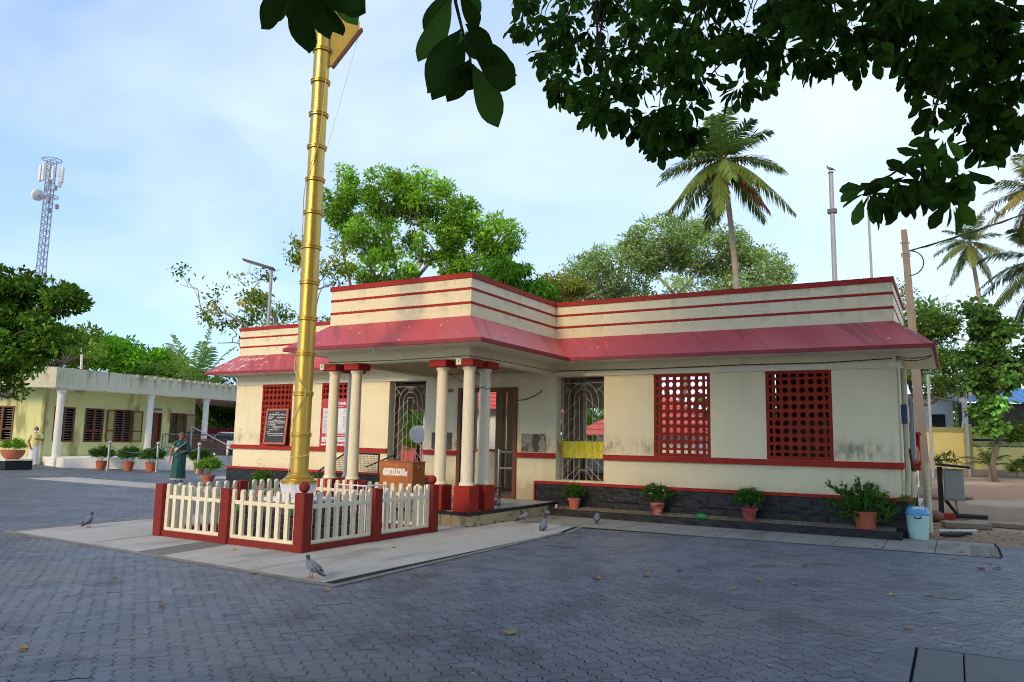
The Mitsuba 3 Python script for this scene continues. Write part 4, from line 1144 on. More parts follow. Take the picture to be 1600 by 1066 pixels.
for lab, x, y in (('clipped round bush in a terracotta pot behind the fence, left of the flagpole', -8.02, -0.72), ('clipped round bush in a terracotta pot behind the fence, right of the flagpole', -6.22, -0.78)):
    k = thing('potted_bush', lab, 'potted plant', G2)
    pot(k, 0.11, 0.155, 0.24, PLAIN['terracotta'])
    bush('foliage', k, V(0, 0, 0.40), 0.24, 2200, 0.05, (0.09, 0.20, 0.035), g, 0.42, 0.75)
    shift_to(k, x, y, 0.003)
# ------------------------------------------------------------------ people: one continuous body from hulled joints
def bones(pairs, length=0.05, it=8):
    ms = []
    for a, ra, b, rb in pairs:
        ss = [m3d.Manifold.sphere(r, 14).translate(list(map(float, p))) for p, r in ((a, ra), (b, rb))]
        ms.append(m3d.Manifold.batch_hull(ss))
    m = m3d.Manifold.batch_boolean(ms, m3d.OpType.Add).refine_to_length(length)
    q = m.to_mesh()
    t = trimesh.Trimesh(q.vert_properties[:, :3], q.tri_verts)
    trimesh.smoothing.filter_taubin(t, 0.5, -0.53, it)
    return np.asarray(t.vertices), np.asarray(t.faces)


def hand(w, d, s, palm_n):
    """palm, four fingers and a thumb from the wrist w along d; s is the thumb's side."""
    w, d, s = V(*w), unit(V(*d)), unit(V(*s))
    n = np.cross(d, s)
    out = [(w, 0.022, w + d * 0.045 + s * 0.018, 0.017), (w, 0.022, w + d * 0.045 - s * 0.020, 0.016), (w + d * 0.045 + s * 0.018, 0.016, w + d * 0.085 + s * 0.026, 0.012), (w + d * 0.045 - s * 0.02, 0.016, w + d * 0.080 - s * 0.026, 0.012)]
    for i, (o, L) in enumerate(((0.027, 0.068), (0.009, 0.076), (-0.009, 0.072), (-0.027, 0.056))):
        a = w + d * 0.088 + s * o
        b = a + d * L * 0.55 + n * palm_n * 0.010 + s * o * 0.15
        out += [(a, 0.0092, b, 0.0085), (b, 0.0085, b + d * L * 0.40 + n * palm_n * 0.022, 0.0070)]
    a = w + d * 0.022 + s * 0.022
    b = a + d * 0.030 + s * 0.032 + n * palm_n * 0.008
    return out + [(a, 0.012, b, 0.010), (b, 0.010, b + d * 0.034 + s * 0.010 + n * palm_n * 0.008, 0.008)]


def head_parts(c, turn, skin, hairm, parent, s=1.0, bald=False, beard=None, bun=False):
    """face pieces on a head centred at c looking along the angle turn."""
    fx = V(math.cos(turn), math.sin(turn), 0)
    sd = V(-fx[1], fx[0], 0)
    up = V(0, 0, 1)
    at = lambda f, l, u: c + s * (fx * f + sd * l + up * u)
    v, f = ball((0, 0, 0), 1, 3)
    keep = lambda m: m
    hv = v.copy()
    R = np.stack([fx, sd, up], 1)
    k = hv[:, 2] > (0.45 if bald else 0.12)
    back = hv[:, 0] < (-0.25 if not bald else -0.05)
    on = k | (back & (hv[:, 2] > -0.55)) if not bald else ((back & (hv[:, 2] > -0.35)) | (hv[:, 2] > 0.62))
    ff = f[on[f].all(1)]
    shell = hv * V(0.104, 0.084, 0.124) * s
    add('hair', (shell @ R.T + c + up * 0.004 * s, ff), PLAIN[hairm], parent, smooth=True)
    if bun:
        add('hair_bun', ball(at(-0.11, 0, 0.0), (0.045 * s, 0.045 * s, 0.04 * s), 2), PLAIN[hairm], parent, smooth=True)
    for l in (-1, 1):
        add('eye', ball(at(0.088, 0.031 * l, 0.008), 0.0105 * s, 1), PLAIN['dark'], parent, smooth=True)
        add('ear', ball(at(-0.006, 0.081 * l, -0.004), (0.016 * s, 0.012 * s, 0.030 * s), 1), PLAIN[skin], parent, smooth=True)
    add('mouth', ball(at(0.088, 0, -0.062), (0.012 * s, 0.022 * s, 0.006 * s), 1), PLAIN['brownwood'], parent, smooth=True)
    if beard:
        bb = (hv[:, 2] < -0.22) & (hv[:, 0] > -0.1)
        add('beard', ((hv * V(0.108, 0.080, 0.134) * s) @ R.T + c, f[bb[f].all(1)]), PLAIN[beard], parent, smooth=True)


def head_bones(c, turn, s=1.0):
    fx = V(math.cos(turn), math.sin(turn), 0)
    up = V(0, 0, 1)
    return [(c + up * 0.035 * s - fx * 0.015 * s, 0.085 * s, c + up * 0.025 * s + fx * 0.018 * s, 0.078 * s), (c + up * 0.0 + fx * 0.02 * s, 0.072 * s, c - up * 0.078 * s + fx * 0.040 * s, 0.044 * s),
            (c - up * 0.005 * s + fx * 0.088 * s, 0.011 * s, c - up * 0.032 * s + fx * 0.104 * s, 0.0135 * s), (c - up * 0.05 * s - fx * 0.02 * s, 0.05 * s, c - up * 0.17 * s - fx * 0.035 * s, 0.055 * s)]


def loft(rings, n=28, wave=None):
    """cloth: (centre xy, rx, ry, z) rings; wave(i, ang) scales each radius."""
    ang = np.arange(n) * 2 * np.pi / n
    vs = []
    for i, (cx, cy, rx, ry, z) in enumerate(rings):
        w = 1 + (wave(i / (len(rings) - 1), ang) if wave else 0)
        vs.append(np.stack([cx + rx * w * np.cos(ang), cy + ry * w * np.sin(ang), np.full(n, z)], 1))
    v = np.vstack(vs)
    i, j = np.meshgrid(np.arange(len(rings) - 1), np.arange(n), indexing='ij')
    a, b = i * n + j, i * n + (j + 1) % n
    return v, np.concatenate([np.stack([a, b, b + n], -1).reshape(-1, 3), np.stack([a, b + n, a + n], -1).reshape(-1, 3)])


def place(k, x, y, z, rz):
    M = T().translate([x, y, z]).rotate([0, 0, 1], rz)
    for q in list(scene):
        if q.startswith(k + '__'):
            scene[q]['to_world'] = M


# the woman: built facing -y, her right side at -x
w = thing('person', 'woman in a teal green sari standing on the courtyard behind the picket fence', 'person')
tr = math.radians(-62)
hc = V(0.015, -0.015, 1.455)
sk = head_bones(hc, tr, 0.93)
sk += [((0, 0, 1.30), 0.055, (0, 0.0, 1.22), 0.085), ((-0.13, 0, 1.235), 0.058, (0.13, 0, 1.235), 0.058), ((0, 0, 1.20), 0.12, (0, 0, 0.95), 0.125), ((0, 0.0, 0.95), 0.13, (0, 0, 0.82), 0.15)]
sk += [((-0.15, 0, 1.225), 0.055, (-0.245, 0.0, 0.985), 0.043), ((-0.245, 0, 0.985), 0.042, (-0.272, -0.055, 0.765), 0.028)] + hand((-0.272, -0.058, 0.755), (0, -0.12, -1), (0.25, -1, 0), 1)
sk += [((0.15, 0, 1.225), 0.055, (0.225, 0.0, 1.00), 0.043), ((0.225, 0, 1.0), 0.042, (0.115, -0.175, 0.94), 0.028)] + hand((0.11, -0.18, 0.938), (-0.9, -0.35, -0.15), (0, -0.2, 1), 1)
for s in (-1, 1):
    sk += [((0.085 * s, 0, 0.82), 0.095, (0.085 * s, 0.0, 0.45), 0.06), ((0.085 * s, 0, 0.45), 0.058, (0.085 * s, 0.02, 0.085), 0.036), ((0.085 * s, 0.02, 0.06), 0.040, (0.10 * s, -0.10, 0.03), 0.032), ((0.10 * s, -0.10, 0.03), 0.032, (0.105 * s, -0.155, 0.024), 0.022)]
add('body', bones(sk, 0.03), PLAIN['skin'], w, smooth=True)
head_parts(hc, tr, 'skin', 'ladyhair', w, 0.93, bun=True)
fold = lambda t, a: 0.035 * np.sin(7 * a + 3 * t) * t + 0.05 * np.sin(13 * a + 1) * t * (np.sin(a) < 0)
add('sari_skirt', loft([(0, 0, 0.165, 0.135, 1.0), (0, 0, 0.185, 0.155, 0.90), (0, 0, 0.20, 0.17, 0.80), (0.0, -0.01, 0.205, 0.17, 0.62), (-0.01, -0.01, 0.215, 0.165, 0.40), (-0.01, -0.02, 0.225, 0.17, 0.20), (-0.01, -0.02, 0.235, 0.18, 0.075)], 40, fold), PLAIN['saree'], w, smooth=True)
add('sari_hem', loft([(-0.01, -0.02, 0.237, 0.182, 0.105), (-0.01, -0.02, 0.240, 0.185, 0.062)], 40, lambda t, a: fold(1, a)), PLAIN['sareetrim'], w, smooth=True)
blouse = bones([((-0.14, 0, 1.24), 0.070, (0.14, 0, 1.24), 0.070), ((0, 0, 1.21), 0.135, (0, -0.005, 1.06), 0.140), ((-0.15, 0, 1.235), 0.067, (-0.185, 0.0, 1.10), 0.058), ((0.15, 0, 1.235), 0.067, (0.185, 0.0, 1.10), 0.058)], 0.035)
add('blouse', blouse, PLAIN['saree'], w, smooth=True)
add('sleeve_band', tube([(-0.181, 0.0, 1.115), (-0.188, 0.0, 1.085)], 0.062, 14, False), PLAIN['sareetrim'], w, smooth=True)
pal = []
for i, t in enumerate(np.linspace(0, 1, 14)):
    x = 0.17 - 0.36 * t
    z = 1.30 - 0.40 * t
    for u in np.linspace(0, 1, 8):
        pal.append((x + 0.03 * u + 0.05 * (1 - t) * u, -0.165 - 0.018 * math.sin(9 * u + 4 * t) + 0.09 * (2 * t - 1) ** 4 + 0.11 * (1 - t) ** 3, z - u * (0.34 + 0.10 * (1 - t)) + 0.02))
f = [[i * 8 + j, i * 8 + j + 1, i * 8 + j + 9] for i in range(13) for j in range(7)] + [[i * 8 + j, i * 8 + j + 9, i * 8 + j + 8] for i in range(13) for j in range(7)]
add('sari_drape', (np.array(pal), np.array(f)), PLAIN['saree'], w, smooth=True)
add('drape_border', tube([(0.16, -0.10, 1.275), (0.08, -0.19, 1.20), (-0.04, -0.195, 1.09), (-0.14, -0.17, 0.97), (-0.19, -0.09, 0.91)], 0.012, 6), PLAIN['sareetrim'], w, smooth=True)
add('drape_tail', loft([(0.20, 0.02, 0.075, 0.11, 1.27), (0.235, 0.0, 0.085, 0.12, 1.10), (0.25, -0.01, 0.09, 0.12, 0.95), (0.25, 0, 0.07, 0.10, 0.86)], 20, lambda t, a: 0.05 * np.sin(5 * a + 4 * t)), PLAIN['saree'], w, smooth=True)
mid = bones([((-0.06, -0.01, 1.0), 0.135, (0.03, -0.01, 0.93), 0.14)], 0.04)
add('silver_waist', mid, PLAIN['sareetrim'], w, smooth=True)
for i in range(16):
    a, z = -1.57 + rng.uniform(-1.2, 1.2), rng.uniform(0.25, 1.2)
    r0 = 0.172 if z > 0.9 else 0.205
    p = V(r0 * 1.06 * math.cos(a), (r0 - 0.015) * math.sin(a) - 0.012, z)
    add('sari_motif', ball(p, 0.010, 0), PLAIN['sareetrim'], w)
place(w, -14.24, 1.50, 0.0, 62.0)

m_ = thing('person', 'white bearded man in a pale yellow shirt and white dhoti by the yellow building', 'person')
tr = math.radians(-85)
hc = V(0.0, -0.02, 1.575)
sk = head_bones(hc, tr, 1.0)
sk += [((0, 0, 1.42), 0.055, (0, 0, 1.33), 0.09), ((-0.165, 0, 1.355), 0.06, (0.165, 0, 1.355), 0.06), ((0, 0, 1.30), 0.13, (0, 0, 1.02), 0.13), ((0, 0, 1.0), 0.135, (0, 0, 0.88), 0.14)]
sk += [((-0.185, 0, 1.35), 0.058, (-0.25, 0.02, 1.06), 0.044), ((-0.25, 0.02, 1.06), 0.043, (-0.165, -0.10, 0.85), 0.03)] + hand((-0.162, -0.105, 0.845), (0.35, -0.35, -0.86), (0.6, -0.6, 0.2), 1)
sk += [((0.185, 0, 1.35), 0.058, (0.31, -0.02, 1.12), 0.044), ((0.31, -0.02, 1.12), 0.043, (0.13, -0.20, 1.15), 0.03)] + hand((0.12, -0.205, 1.152), (-0.9, -0.3, 0.05), (0, -0.2, 1), 1)
for s in (-1, 1):
    sk += [((0.09 * s, 0, 0.88), 0.095, (0.09 * s, 0.0, 0.48), 0.06), ((0.09 * s, 0, 0.48), 0.058, (0.09 * s, 0.02, 0.09), 0.04), ((0.09 * s, 0.02, 0.06), 0.042, (0.11 * s, -0.11, 0.035), 0.034), ((0.11 * s, -0.11, 0.035), 0.034, (0.115 * s, -0.17, 0.026), 0.023)]
add('body', bones(sk, 0.035), PLAIN['skin'], m_, smooth=True)
head_parts(hc, tr, 'skin', 'greyhair', m_, 1.0, bald=True, beard='whitecol')
sh = bones([((-0.17, 0, 1.36), 0.076, (0.17, 0, 1.36), 0.076), ((0, 0, 1.31), 0.150, (0, 0, 0.84), 0.170), ((-0.185, 0, 1.35), 0.076, (-0.235, 0.015, 1.13), 0.072), ((0.185, 0, 1.35), 0.076, (0.27, -0.01, 1.19), 0.072)], 0.045)
add('shirt', sh, PLAIN['shirt'], m_, smooth=True)
add('collar', cat(limb((-0.05, -0.14, 1.40), (-0.015, -0.16, 1.33), 0.018, 0.008, rng), limb((0.05, -0.14, 1.40), (0.015, -0.16, 1.33), 0.018, 0.008, rng)), PLAIN['shirt'], m_)
fold2 = lambda t, a: 0.03 * np.sin(6 * a + 2 * t) * t + 0.05 * np.sin(9 * a) * t * (np.sin(a) < 0)
add('dhoti', loft([(0, 0, 0.165, 0.145, 0.92), (0, 0, 0.185, 0.16, 0.78), (0, 0, 0.195, 0.16, 0.5), (0.01, 0, 0.20, 0.155, 0.25), (0.01, -0.01, 0.205, 0.16, 0.10)], 36, fold2), PLAIN['dhoti'], m_, smooth=True)
place(m_, -26.45, 3.62, 0.02, 58.0)

p3 = thing('person', 'seated dark haired person seen from behind beside the white car', 'person')
hc = V(0, 0, 1.25)
sk = head_bones(hc, 1.2, 1.0) + [((0, 0, 1.10), 0.05, (0, 0, 1.0), 0.085), ((-0.16, 0, 1.03), 0.06, (0.16, 0, 1.03), 0.06), ((0, 0, 0.98), 0.13, (0, 0, 0.60), 0.15), ((-0.18, 0, 1.03), 0.055, (-0.24, 0.08, 0.75), 0.042), ((-0.24, 0.08, 0.75), 0.04, (-0.14, 0.28, 0.62), 0.028), ((0.18, 0, 1.03), 0.055, (0.24, 0.08, 0.75), 0.042), ((0.24, 0.08, 0.75), 0.04, (0.14, 0.28, 0.62), 0.028)]
sk += hand((-0.14, 0.28, 0.62), (0.3, 0.9, -0.2), (1, 0, 0.2), 1) + hand((0.14, 0.28, 0.62), (-0.3, 0.9, -0.2), (-1, 0, 0.2), 1)
for s in (-1, 1):
    sk += [((0.09 * s, 0, 0.56), 0.10, (0.10 * s, 0.40, 0.52), 0.07), ((0.10 * s, 0.40, 0.52), 0.062, (0.10 * s, 0.40, 0.09), 0.04), ((0.10 * s, 0.40, 0.06), 0.04, (0.11 * s, 0.55, 0.03), 0.03)]
add('body', bones(sk, 0.05), PLAIN['skin'], p3, smooth=True)
head_parts(hc, 1.2, 'skin', 'hair', p3, 1.0)
add('shirt', bones([((-0.16, 0, 1.03), 0.075, (0.16, 0, 1.03), 0.075), ((0, 0, 0.98), 0.148, (0, 0, 0.56), 0.168), ((-0.18, 0, 1.03), 0.07, (-0.225, 0.06, 0.84), 0.06), ((0.18, 0, 1.03), 0.07, (0.225, 0.06, 0.84), 0.06)], 0.05), PLAIN['dark'], p3, smooth=True)
place(p3, -24.1, 9.6, 0.55, 35.0)
ch = thing('chair', 'brown wooden chair under the seated person beside the white car', 'chair')
add('seat', cbox(-0.24, 0.24, -0.22, 0.24, 0.42, 0.455, 0.01), PLAIN['brownwood'], ch)
add('backrest', cbox(-0.24, 0.24, -0.26, -0.222, 0.58, 0.92, 0.01), PLAIN['brownwood'], ch)
for x in (-0.22, 0.22):
    add('leg', cbox(x - 0.02, x + 0.02, -0.26, -0.222, 0.0, 0.60, 0.004), PLAIN['brownwood'], ch)
    add('leg', cbox(x - 0.02, x + 0.02, 0.20, 0.24, 0.0, 0.42, 0.004), PLAIN['brownwood'], ch)
place(ch, -24.1, 9.6, 0.56, 35.0)

# ------------------------------------------------------------------ the yellow office building on the left
ob = thing('office_building', 'low yellow green building with round white columns and a stained flat canopy', 'building')
XF, XW = -27.0, -28.5
dl = V(-0.867, -0.498)
P1 = V(XF, 4.55)
PL = P1 + dl * 9.5
PN = V(XF, 24.0)


def strip_between(a, b, z0a, z1a, z0b, z1b, th):
    a, b = V(*a), V(*b)
    t = (b - a) / np.linalg.norm(b - a)
    n = V(t[1], -t[0])
    v = []
    for p, z0, z1 in ((a, z0a, z1a), (b, z0b, z1b)):
        for o in (0, -th):
            q = p + n * o
            v += [(*q, z0), (*q, z1)]
    f = [[0, 4, 5], [0, 5, 1], [2, 3, 7], [2, 7, 6], [1, 5, 7], [1, 7, 3], [0, 2, 6], [0, 6, 4], [0, 1, 3], [0, 3, 2], [4, 6, 7], [4, 7, 5]]
    return np.array(v), np.array(f)


add('roof_slab', extrude(Polygon([P1, PN, (-36, 24), (-36, 8), PL + V(-2, 3), PL]).buffer(-0.15), 0.12), PLAIN['whitecol'], ob)
scene[ob + '__roof_slab']['to_world'] = T().translate([0, 0, 3.47])
fc = add('canopy_fascia', cat(strip_between(P1, PN, 3.46, 4.37, 3.34, 4.16, 0.14), strip_between(PL, P1, 3.42, 4.37, 3.46, 4.37, 0.14)), FASCIA2, ob)
for y in [8.46, 8.91, 9.44, 9.91, 10.35, 10.84, 11.3, 11.77, 12.25, 12.7, 13.16, 13.58, 14.05, 14.5, 14.95]:
    z = 4.37 - 0.0108 * (y - 4.5)
    add('spout', cat(cbox(XF - 0.02, XF + 0.10, y - 0.075, y + 0.075, z - 0.13, z + 0.015, 0.012), cbox(XF + 0.002, XF + 0.085, y - 0.05, y + 0.05, z - 0.19, z - 0.128, 0.01)), PLAIN['pvc'], fc)
W1 = V(XW, 5.0)
WL = W1 + dl * 9.0
WIN = [(5.46, 6.44), (6.92, 7.87), (8.42, 9.38)]
hs = [sbox(a, 1.05, b, 2.66) for a, b in WIN] + [sbox(11.55, 1.05, 12.47, 2.62), sbox(10.2, 0.5, 11.05, 2.6)]
po = sbox(5.0, 0.0, 13.05, 3.47).difference(unary_union(hs))
v, f = extrude(po, 0.2)
add('wall', (np.stack([XW - v[:, 2], v[:, 0], v[:, 1]], 1), f[:, ::-1]), PLASTER, ob)
add('wall', box(-36, XW - 0.001, 12.85, 13.05, 0, 3.47), PLASTER, ob)
add('wall', box(-33.2, -33.0, 4.0, 12.84, 0, 3.47), PLAIN['dark'], ob)
rl_ = [(W1 + dl * 0.0, 0)]
po = sbox(0.0, 0.0, 9.0, 3.47).difference(sbox(1.35, 1.05, 2.40, 2.64))
v, f = extrude(po, 0.2)
nl = V(dl[1], -dl[0])
nl = nl if nl[1] < 0 else -nl
add('wall', (np.stack([W1[0] + dl[0] * v[:, 0] - nl[0] * v[:, 2], W1[1] + dl[1] * v[:, 0] - nl[1] * v[:, 2], v[:, 1]], 1), f), PLASTER, ob)


def wooden_window(o, ux, nrm, w, z0, z1, parent, open_=False, bars=True):
    """frame, two casements with bars, dark room behind; o = lower left corner, ux along the wall, nrm outward."""
    k = key('window', parent)
    U = lambda m: ((np.stack([o[0] + ux[0] * m[0][:, 0] + nrm[0] * m[0][:, 1], o[1] + ux[1] * m[0][:, 0] + nrm[1] * m[0][:, 1], m[0][:, 2]], 1)), m[1] if ux[0] * nrm[1] - ux[1] * nrm[0] > 0 else m[1][:, ::-1])
    t = 0.075
    add('frame', U(cat(cbox(0, t, -0.06, 0.03, z0, z1, 0.006), cbox(w - t, w, -0.06, 0.03, z0, z1, 0.006), cbox(t, w - t, -0.06, 0.03, z1 - t, z1, 0.006), cbox(t, w - t, -0.06, 0.03, z0, z0 + t, 0.006), cbox(w / 2 - 0.05, w / 2 + 0.05, -0.06, 0.03, z0 + t, z1 - t, 0.006))), PLAIN['brownwood'], k)
    if not open_:
        add('transom', U(cat(cbox(t, w / 2 - 0.05, -0.05, 0.01, z0 + 0.50, z0 + 0.56, 0.004), cbox(w / 2 + 0.05, w - t, -0.05, 0.01, z0 + 0.50, z0 + 0.56, 0.004))), PLAIN['brownwood'], k)
    bz = np.arange(z0 + 0.16, z1 - 0.1, 0.115)
    add('bar', U(cat([cbox(t, w - t, -0.12, -0.105, z - 0.012, z + 0.012, 0.003) for z in bz])), PLAIN['greymetal'], k)
    if not open_:
        add('pane', U(cat(box(t, w / 2 - 0.05, -0.101, -0.098, z0 + t, z1 - t), box(w / 2 + 0.05, w - t, -0.101, -0.098, z0 + t, z1 - t))), PLAIN['glassdark'], k) if False else None
    return k


def shutter(o, ang, w, z0, z1, parent):
    k = key('shutter', parent)
    d = V(math.cos(ang), math.sin(ang))
    n = V(-d[1], d[0])
    U = lambda m: (np.stack([o[0] + d[0] * m[0][:, 0] + n[0] * m[0][:, 1], o[1] + d[1] * m[0][:, 0] + n[1] * m[0][:, 1], m[0][:, 2]], 1), m[1])
    t = 0.06
    zm = z0 + 0.5
    add('frame', U(cat(cbox(0, t, -0.02, 0.02, z0, z1, 0.004), cbox(w - t, w, -0.02, 0.02, z0, z1, 0.004), cbox(t, w - t, -0.02, 0.02, z0, z0 + t, 0.004), cbox(t, w - t, -0.02, 0.02, z1 - t, z1, 0.004), cbox(t, w - t, -0.02, 0.02, zm, zm + t, 0.004))), PLAIN['brownwood'], k)
    add('pane', U(cat(box(t, w - t, -0.004, 0.004, z0 + t, zm), box(t, w - t, -0.004, 0.004, zm + t, z1 - t))), FROST, k)


FROST = mat('frosted_pane', (0.30, 0.30, 0.13), 0.25, 0.5)
for i, (a, b) in enumerate(WIN):
    wooden_window((XW, a), (0, 1), (1, 0), b - a, 1.05, 2.66, ob, open_=(i == 2))
wooden_window((XW, 11.55), (0, 1), (1, 0), 0.92, 1.05, 2.62, ob, open_=True)
wooden_window(W1 + dl * 2.40, -dl, nl, 1.05, 1.05, 2.64, ob)
shutter((XW + 0.05, 8.42), math.radians(-80), 0.46, 1.08, 2.62, ob)
shutter((XW + 0.05, 9.38), math.radians(60), 0.46, 1.08, 2.62, ob)
shutter((XW + 0.05, 12.47), math.radians(65), 0.55, 1.08, 2.58, ob)
dk = add('door_frame', cat(cbox(XW - 0.1, XW + 0.03, 10.2, 10.28, 0.5, 2.6, 0.005), cbox(XW - 0.1, XW + 0.03, 10.97, 11.05, 0.5, 2.6, 0.005), cbox(XW - 0.1, XW + 0.03, 10.281, 10.969, 2.52, 2.6, 0.005)), PLAIN['brownwood'], ob)
add('door', cbox(XW - 0.13, XW - 0.09, 10.285, 10.965, 0.5, 2.515, 0.004), PLAIN['brownwood'], ob)
k = add('name_plate', cbox(XW + 0.01, XW + 0.04, 10.55, 11.0, 2.70, 2.82, 0.003), mat('plate_blue', (0.10, 0.18, 0.26), 0.5), ob)
for y, z in ((4.98, 0.30), (9.45, 0.56), (12.75, 0.50)):
    add('column', lathe([(0.17, z - 0.3), (0.17, z + 0.05), (0.155, z + 0.08), (0.15, 3.2), (0.17, 3.22), (0.20, 3.30), (0.20, 3.46)], 20, (-27.25, y, 0)), PLAIN['whitecol'], ob, smooth=40)
plat = Polygon([(-25.15, 4.15), (-20.75, 6.75), (-20.4, 7.0), (-20.4, 9.4), (-26.4, 13.0), (-28.45, 13.0), (-28.45, 5.1)])
v, f = extrude(plat, 0.5)
v[:, 2] = np.where(v[:, 2] > 0.25, 0.39 + 0.045 * np.clip(v[:, 0] + 25.15, 0, 5), 0.0)
add('veranda_floor', (v, f), PLAIN['whitecol'], ob)
add('verge', strip_between(W1 + dl * 9.0 + nl * 0.35, W1 + nl * 0.5 + V(0.2, -0.3), 0, 0.36, 0, 0.36, 0.5), PLAIN['whitecol'], ob)
k = thing('wall_lamp', 'small white lamp on the yellow wall above the leftmost window', 'lamp')
q = W1 + dl * 2.05 + nl * 0.08
add('globe', ball((*q, 2.98), (0.07, 0.07, 0.10), 2), PLAIN['white'], k, smooth=True)
add('bracket', rod((*q, 3.07), (*(q - nl * 0.078), 3.12), 0.025), PLAIN['lampgrey'], k)
k = thing('water_pipe', 'thin white pipe standing on the roof edge of the yellow building', 'pipe')
add('riser', rod((-26.98, 5.62, 4.37), (-26.98, 5.57, 5.45), 0.055, 8), PLAIN['whitecol'], k)
k = thing('bench', 'slatted metal bench by the right end window of the yellow building', 'bench')
for z in (0.92, 1.02, 1.12, 1.22):
    add('slat', cbox(-27.9, -27.85, 12.0, 13.1, z, z + 0.05, 0.006), PLAIN['greymetal'], k)
for y in (12.03, 13.04):
    add('leg', cbox(-27.96, -27.90, y, y + 0.04, 0.5, 1.30, 0.004), PLAIN['lampgrey'], k)
for x in (-27.75, -27.6, -27.45):
    add('seat_slat', cbox(x, x + 0.11, 12.0, 13.1, 0.86, 0.89, 0.006), PLAIN['greymetal'], k)
k = thing('rubbish_sack', 'black rubbish sack on the veranda floor left of the doorway', 'sack')
v, f = ball((0, 0, 0), 1, 3)
v = v * (1 + 0.35 * (meshkit.noise(v * 2.6, 4)[:, None] - 0.5)) * V(0.30, 0.38, 0.24)
add('bag', move((v, f), -22.9, 6.9, 0.68), PLAIN['dark'], k, smooth=True)

# bollards, chain and pots in front of it
G3 = 'steel bollards in front of the yellow building'
spots = [(-22.33, 4.31), (-19.92, 4.79), (-18.2, 5.36)]
for i, (x, y) in enumerate(spots):
    k = thing('steel_bollard', ('polished steel bollard, first from the left, beside the leftmost pair of pots', 'polished steel bollard just left of the woman in the sari', 'polished steel bollard just right of the woman in the sari')[i], 'bollard', G3)
    add('base', lathe([(0.13, 0.003), (0.13, 0.02), (0.06, 0.03)], 18, (x, y, 0)), STEEL, k)
    add('tube', rod((x, y, 0.025), (x, y, 1.06), 0.05, 16), STEEL, k, smooth=40)
    add('ball_top', ball((x, y, 1.12), 0.078, 2), STEEL, k, smooth=True)
for a, b, l in ((0, 1, 'steel chain drooping between the two left bollards'), (1, 2, 'steel chain drooping behind the woman between the two right bollards')):
    cable('chain', l, sag((*spots[a], 1.0), (*spots[b], 1.0), 0.26, 24), 0.014, m=STEEL)
G4 = 'potted bushes lined up before the yellow building'
g = np.random.default_rng(31)
for lab, x, y, fl in (('bushy plant in a terracotta pot left of the leftmost bollard', -23.0, 4.45, 5), ('bushy plant in a terracotta pot right of the leftmost bollard', -21.65, 4.75, 0), ('bushy plant in a terracotta pot left of the middle bollard', -20.35, 4.85, 3), ('bushy plant in a red pot behind the bollard right of the woman', -18.6, 5.75, 0)):
    k = thing('potted_bush', lab, 'potted plant', G4)
    pot(k, 0.16, 0.215, 0.36, PLAIN['terracotta'])
    bush('foliage', k, V(0, 0, 0.62), 0.40, 2400, 0.085, (0.070, 0.165, 0.03), g, 0.45, 0.72, fl)
    shift_to(k, x, y, 0.002)
k = thing('potted_bush', 'light green leafy plant in an orange pot right of the woman in the sari', 'potted plant')
pot(k, 0.13, 0.215, 0.26, PLAIN['terrapink'])
bush('foliage', k, V(0, 0, 0.52), 0.34, 1900, 0.075, (0.15, 0.34, 0.04), g, 0.5, 0.62, 8, ragged=0.4)
shift_to(k, -12.75, 1.45, 0.002)
pl = thing('planter_trough', 'reddish tapered trough planter by the corner of the left wing', 'planter')
v, f = cbox(-0.42, 0.42, -0.28, 0.28, 0, 0.34, 0.02)
v = v * np.where(v[:, 2:] < 0.1, 1.0, 0.86) * V(1, 1, 1)
add('trough', move((v, f), 0, 0, 0), PLAIN['terrapink'], pl)
bush('foliage', pl, V(0, 0, 0.48), 0.32, 1300, 0.07, (0.09, 0.18, 0.04), g, 0.45, 0.6)
shift_to(pl, -13.0, 3.2, 0.002)
bp = thing('bowl_planter', 'bright green clipped bush in a shallow pink bowl at the left edge', 'potted plant')
add('bowl', lathe([(0.20, 0.41), (0.30, 0.46), (0.40, 0.60), (0.43, 0.74), (0.40, 0.76), (0.38, 0.72)], 24), PLAIN['terrapink'], bp, smooth=35)
bush('foliage', bp, V(0, 0, 0.92), 0.42, 3000, 0.06, (0.15, 0.36, 0.02), g, 0.4, 0.62)
shift_to(bp, -24.9, 1.95, 0.0)
pd = thing('stone_plinth', 'dark square plinth with a pale rim under the pink bowl planter', 'plinth')
add('base', cbox(-25.42, -24.38, 1.43, 2.47, 0.002, 0.34, 0.02), BLACKSTONE, pd)
add('rim', cbox(-25.45, -24.35, 1.40, 2.50, 0.342, 0.405, 0.01), CREAM2, pd)

# ------------------------------------------------------------------ beyond: railing, car, red wall
rlg = thing('stair_railing', 'grey metal railing with a sloping handrail before the white car', 'railing')
for a, b in (((-24.6, 8.35, 1.50), (-17.9, 8.8, 1.50)),):
    add('rail', rod(a, b, 0.03, 8), PLAIN['lampgrey'], rlg)
    add('rail', rod((a[0], a[1], 0.72), (b[0], b[1], 0.72), 0.02, 6), PLAIN['lampgrey'], rlg)
    add('rail', rod((a[0], a[1], 0.90), (b[0], b[1], 0.90), 0.018, 6), PLAIN['lampgrey'], rlg)
    for q in np.linspace(0.0, 1.0, 34):
        x, y = a[0] + (b[0] - a[0]) * q, a[1] + (b[1] - a[1]) * q
        add('bar', rod((x, y, 0.3), (x, y, 1.49), 0.012 if int(q * 33) % 8 else 0.025, 5), PLAIN['lampgrey'], rlg)
add('sloping_handrail', rod((-22.0, 7.9, 1.85), (-18.9, 7.9, 0.85), 0.028, 8), PLAIN['galv'], rlg)
add('post', rod((-18.9, 7.9, 0.0), (-18.9, 7.9, 0.86), 0.03, 8), PLAIN['galv'], rlg)
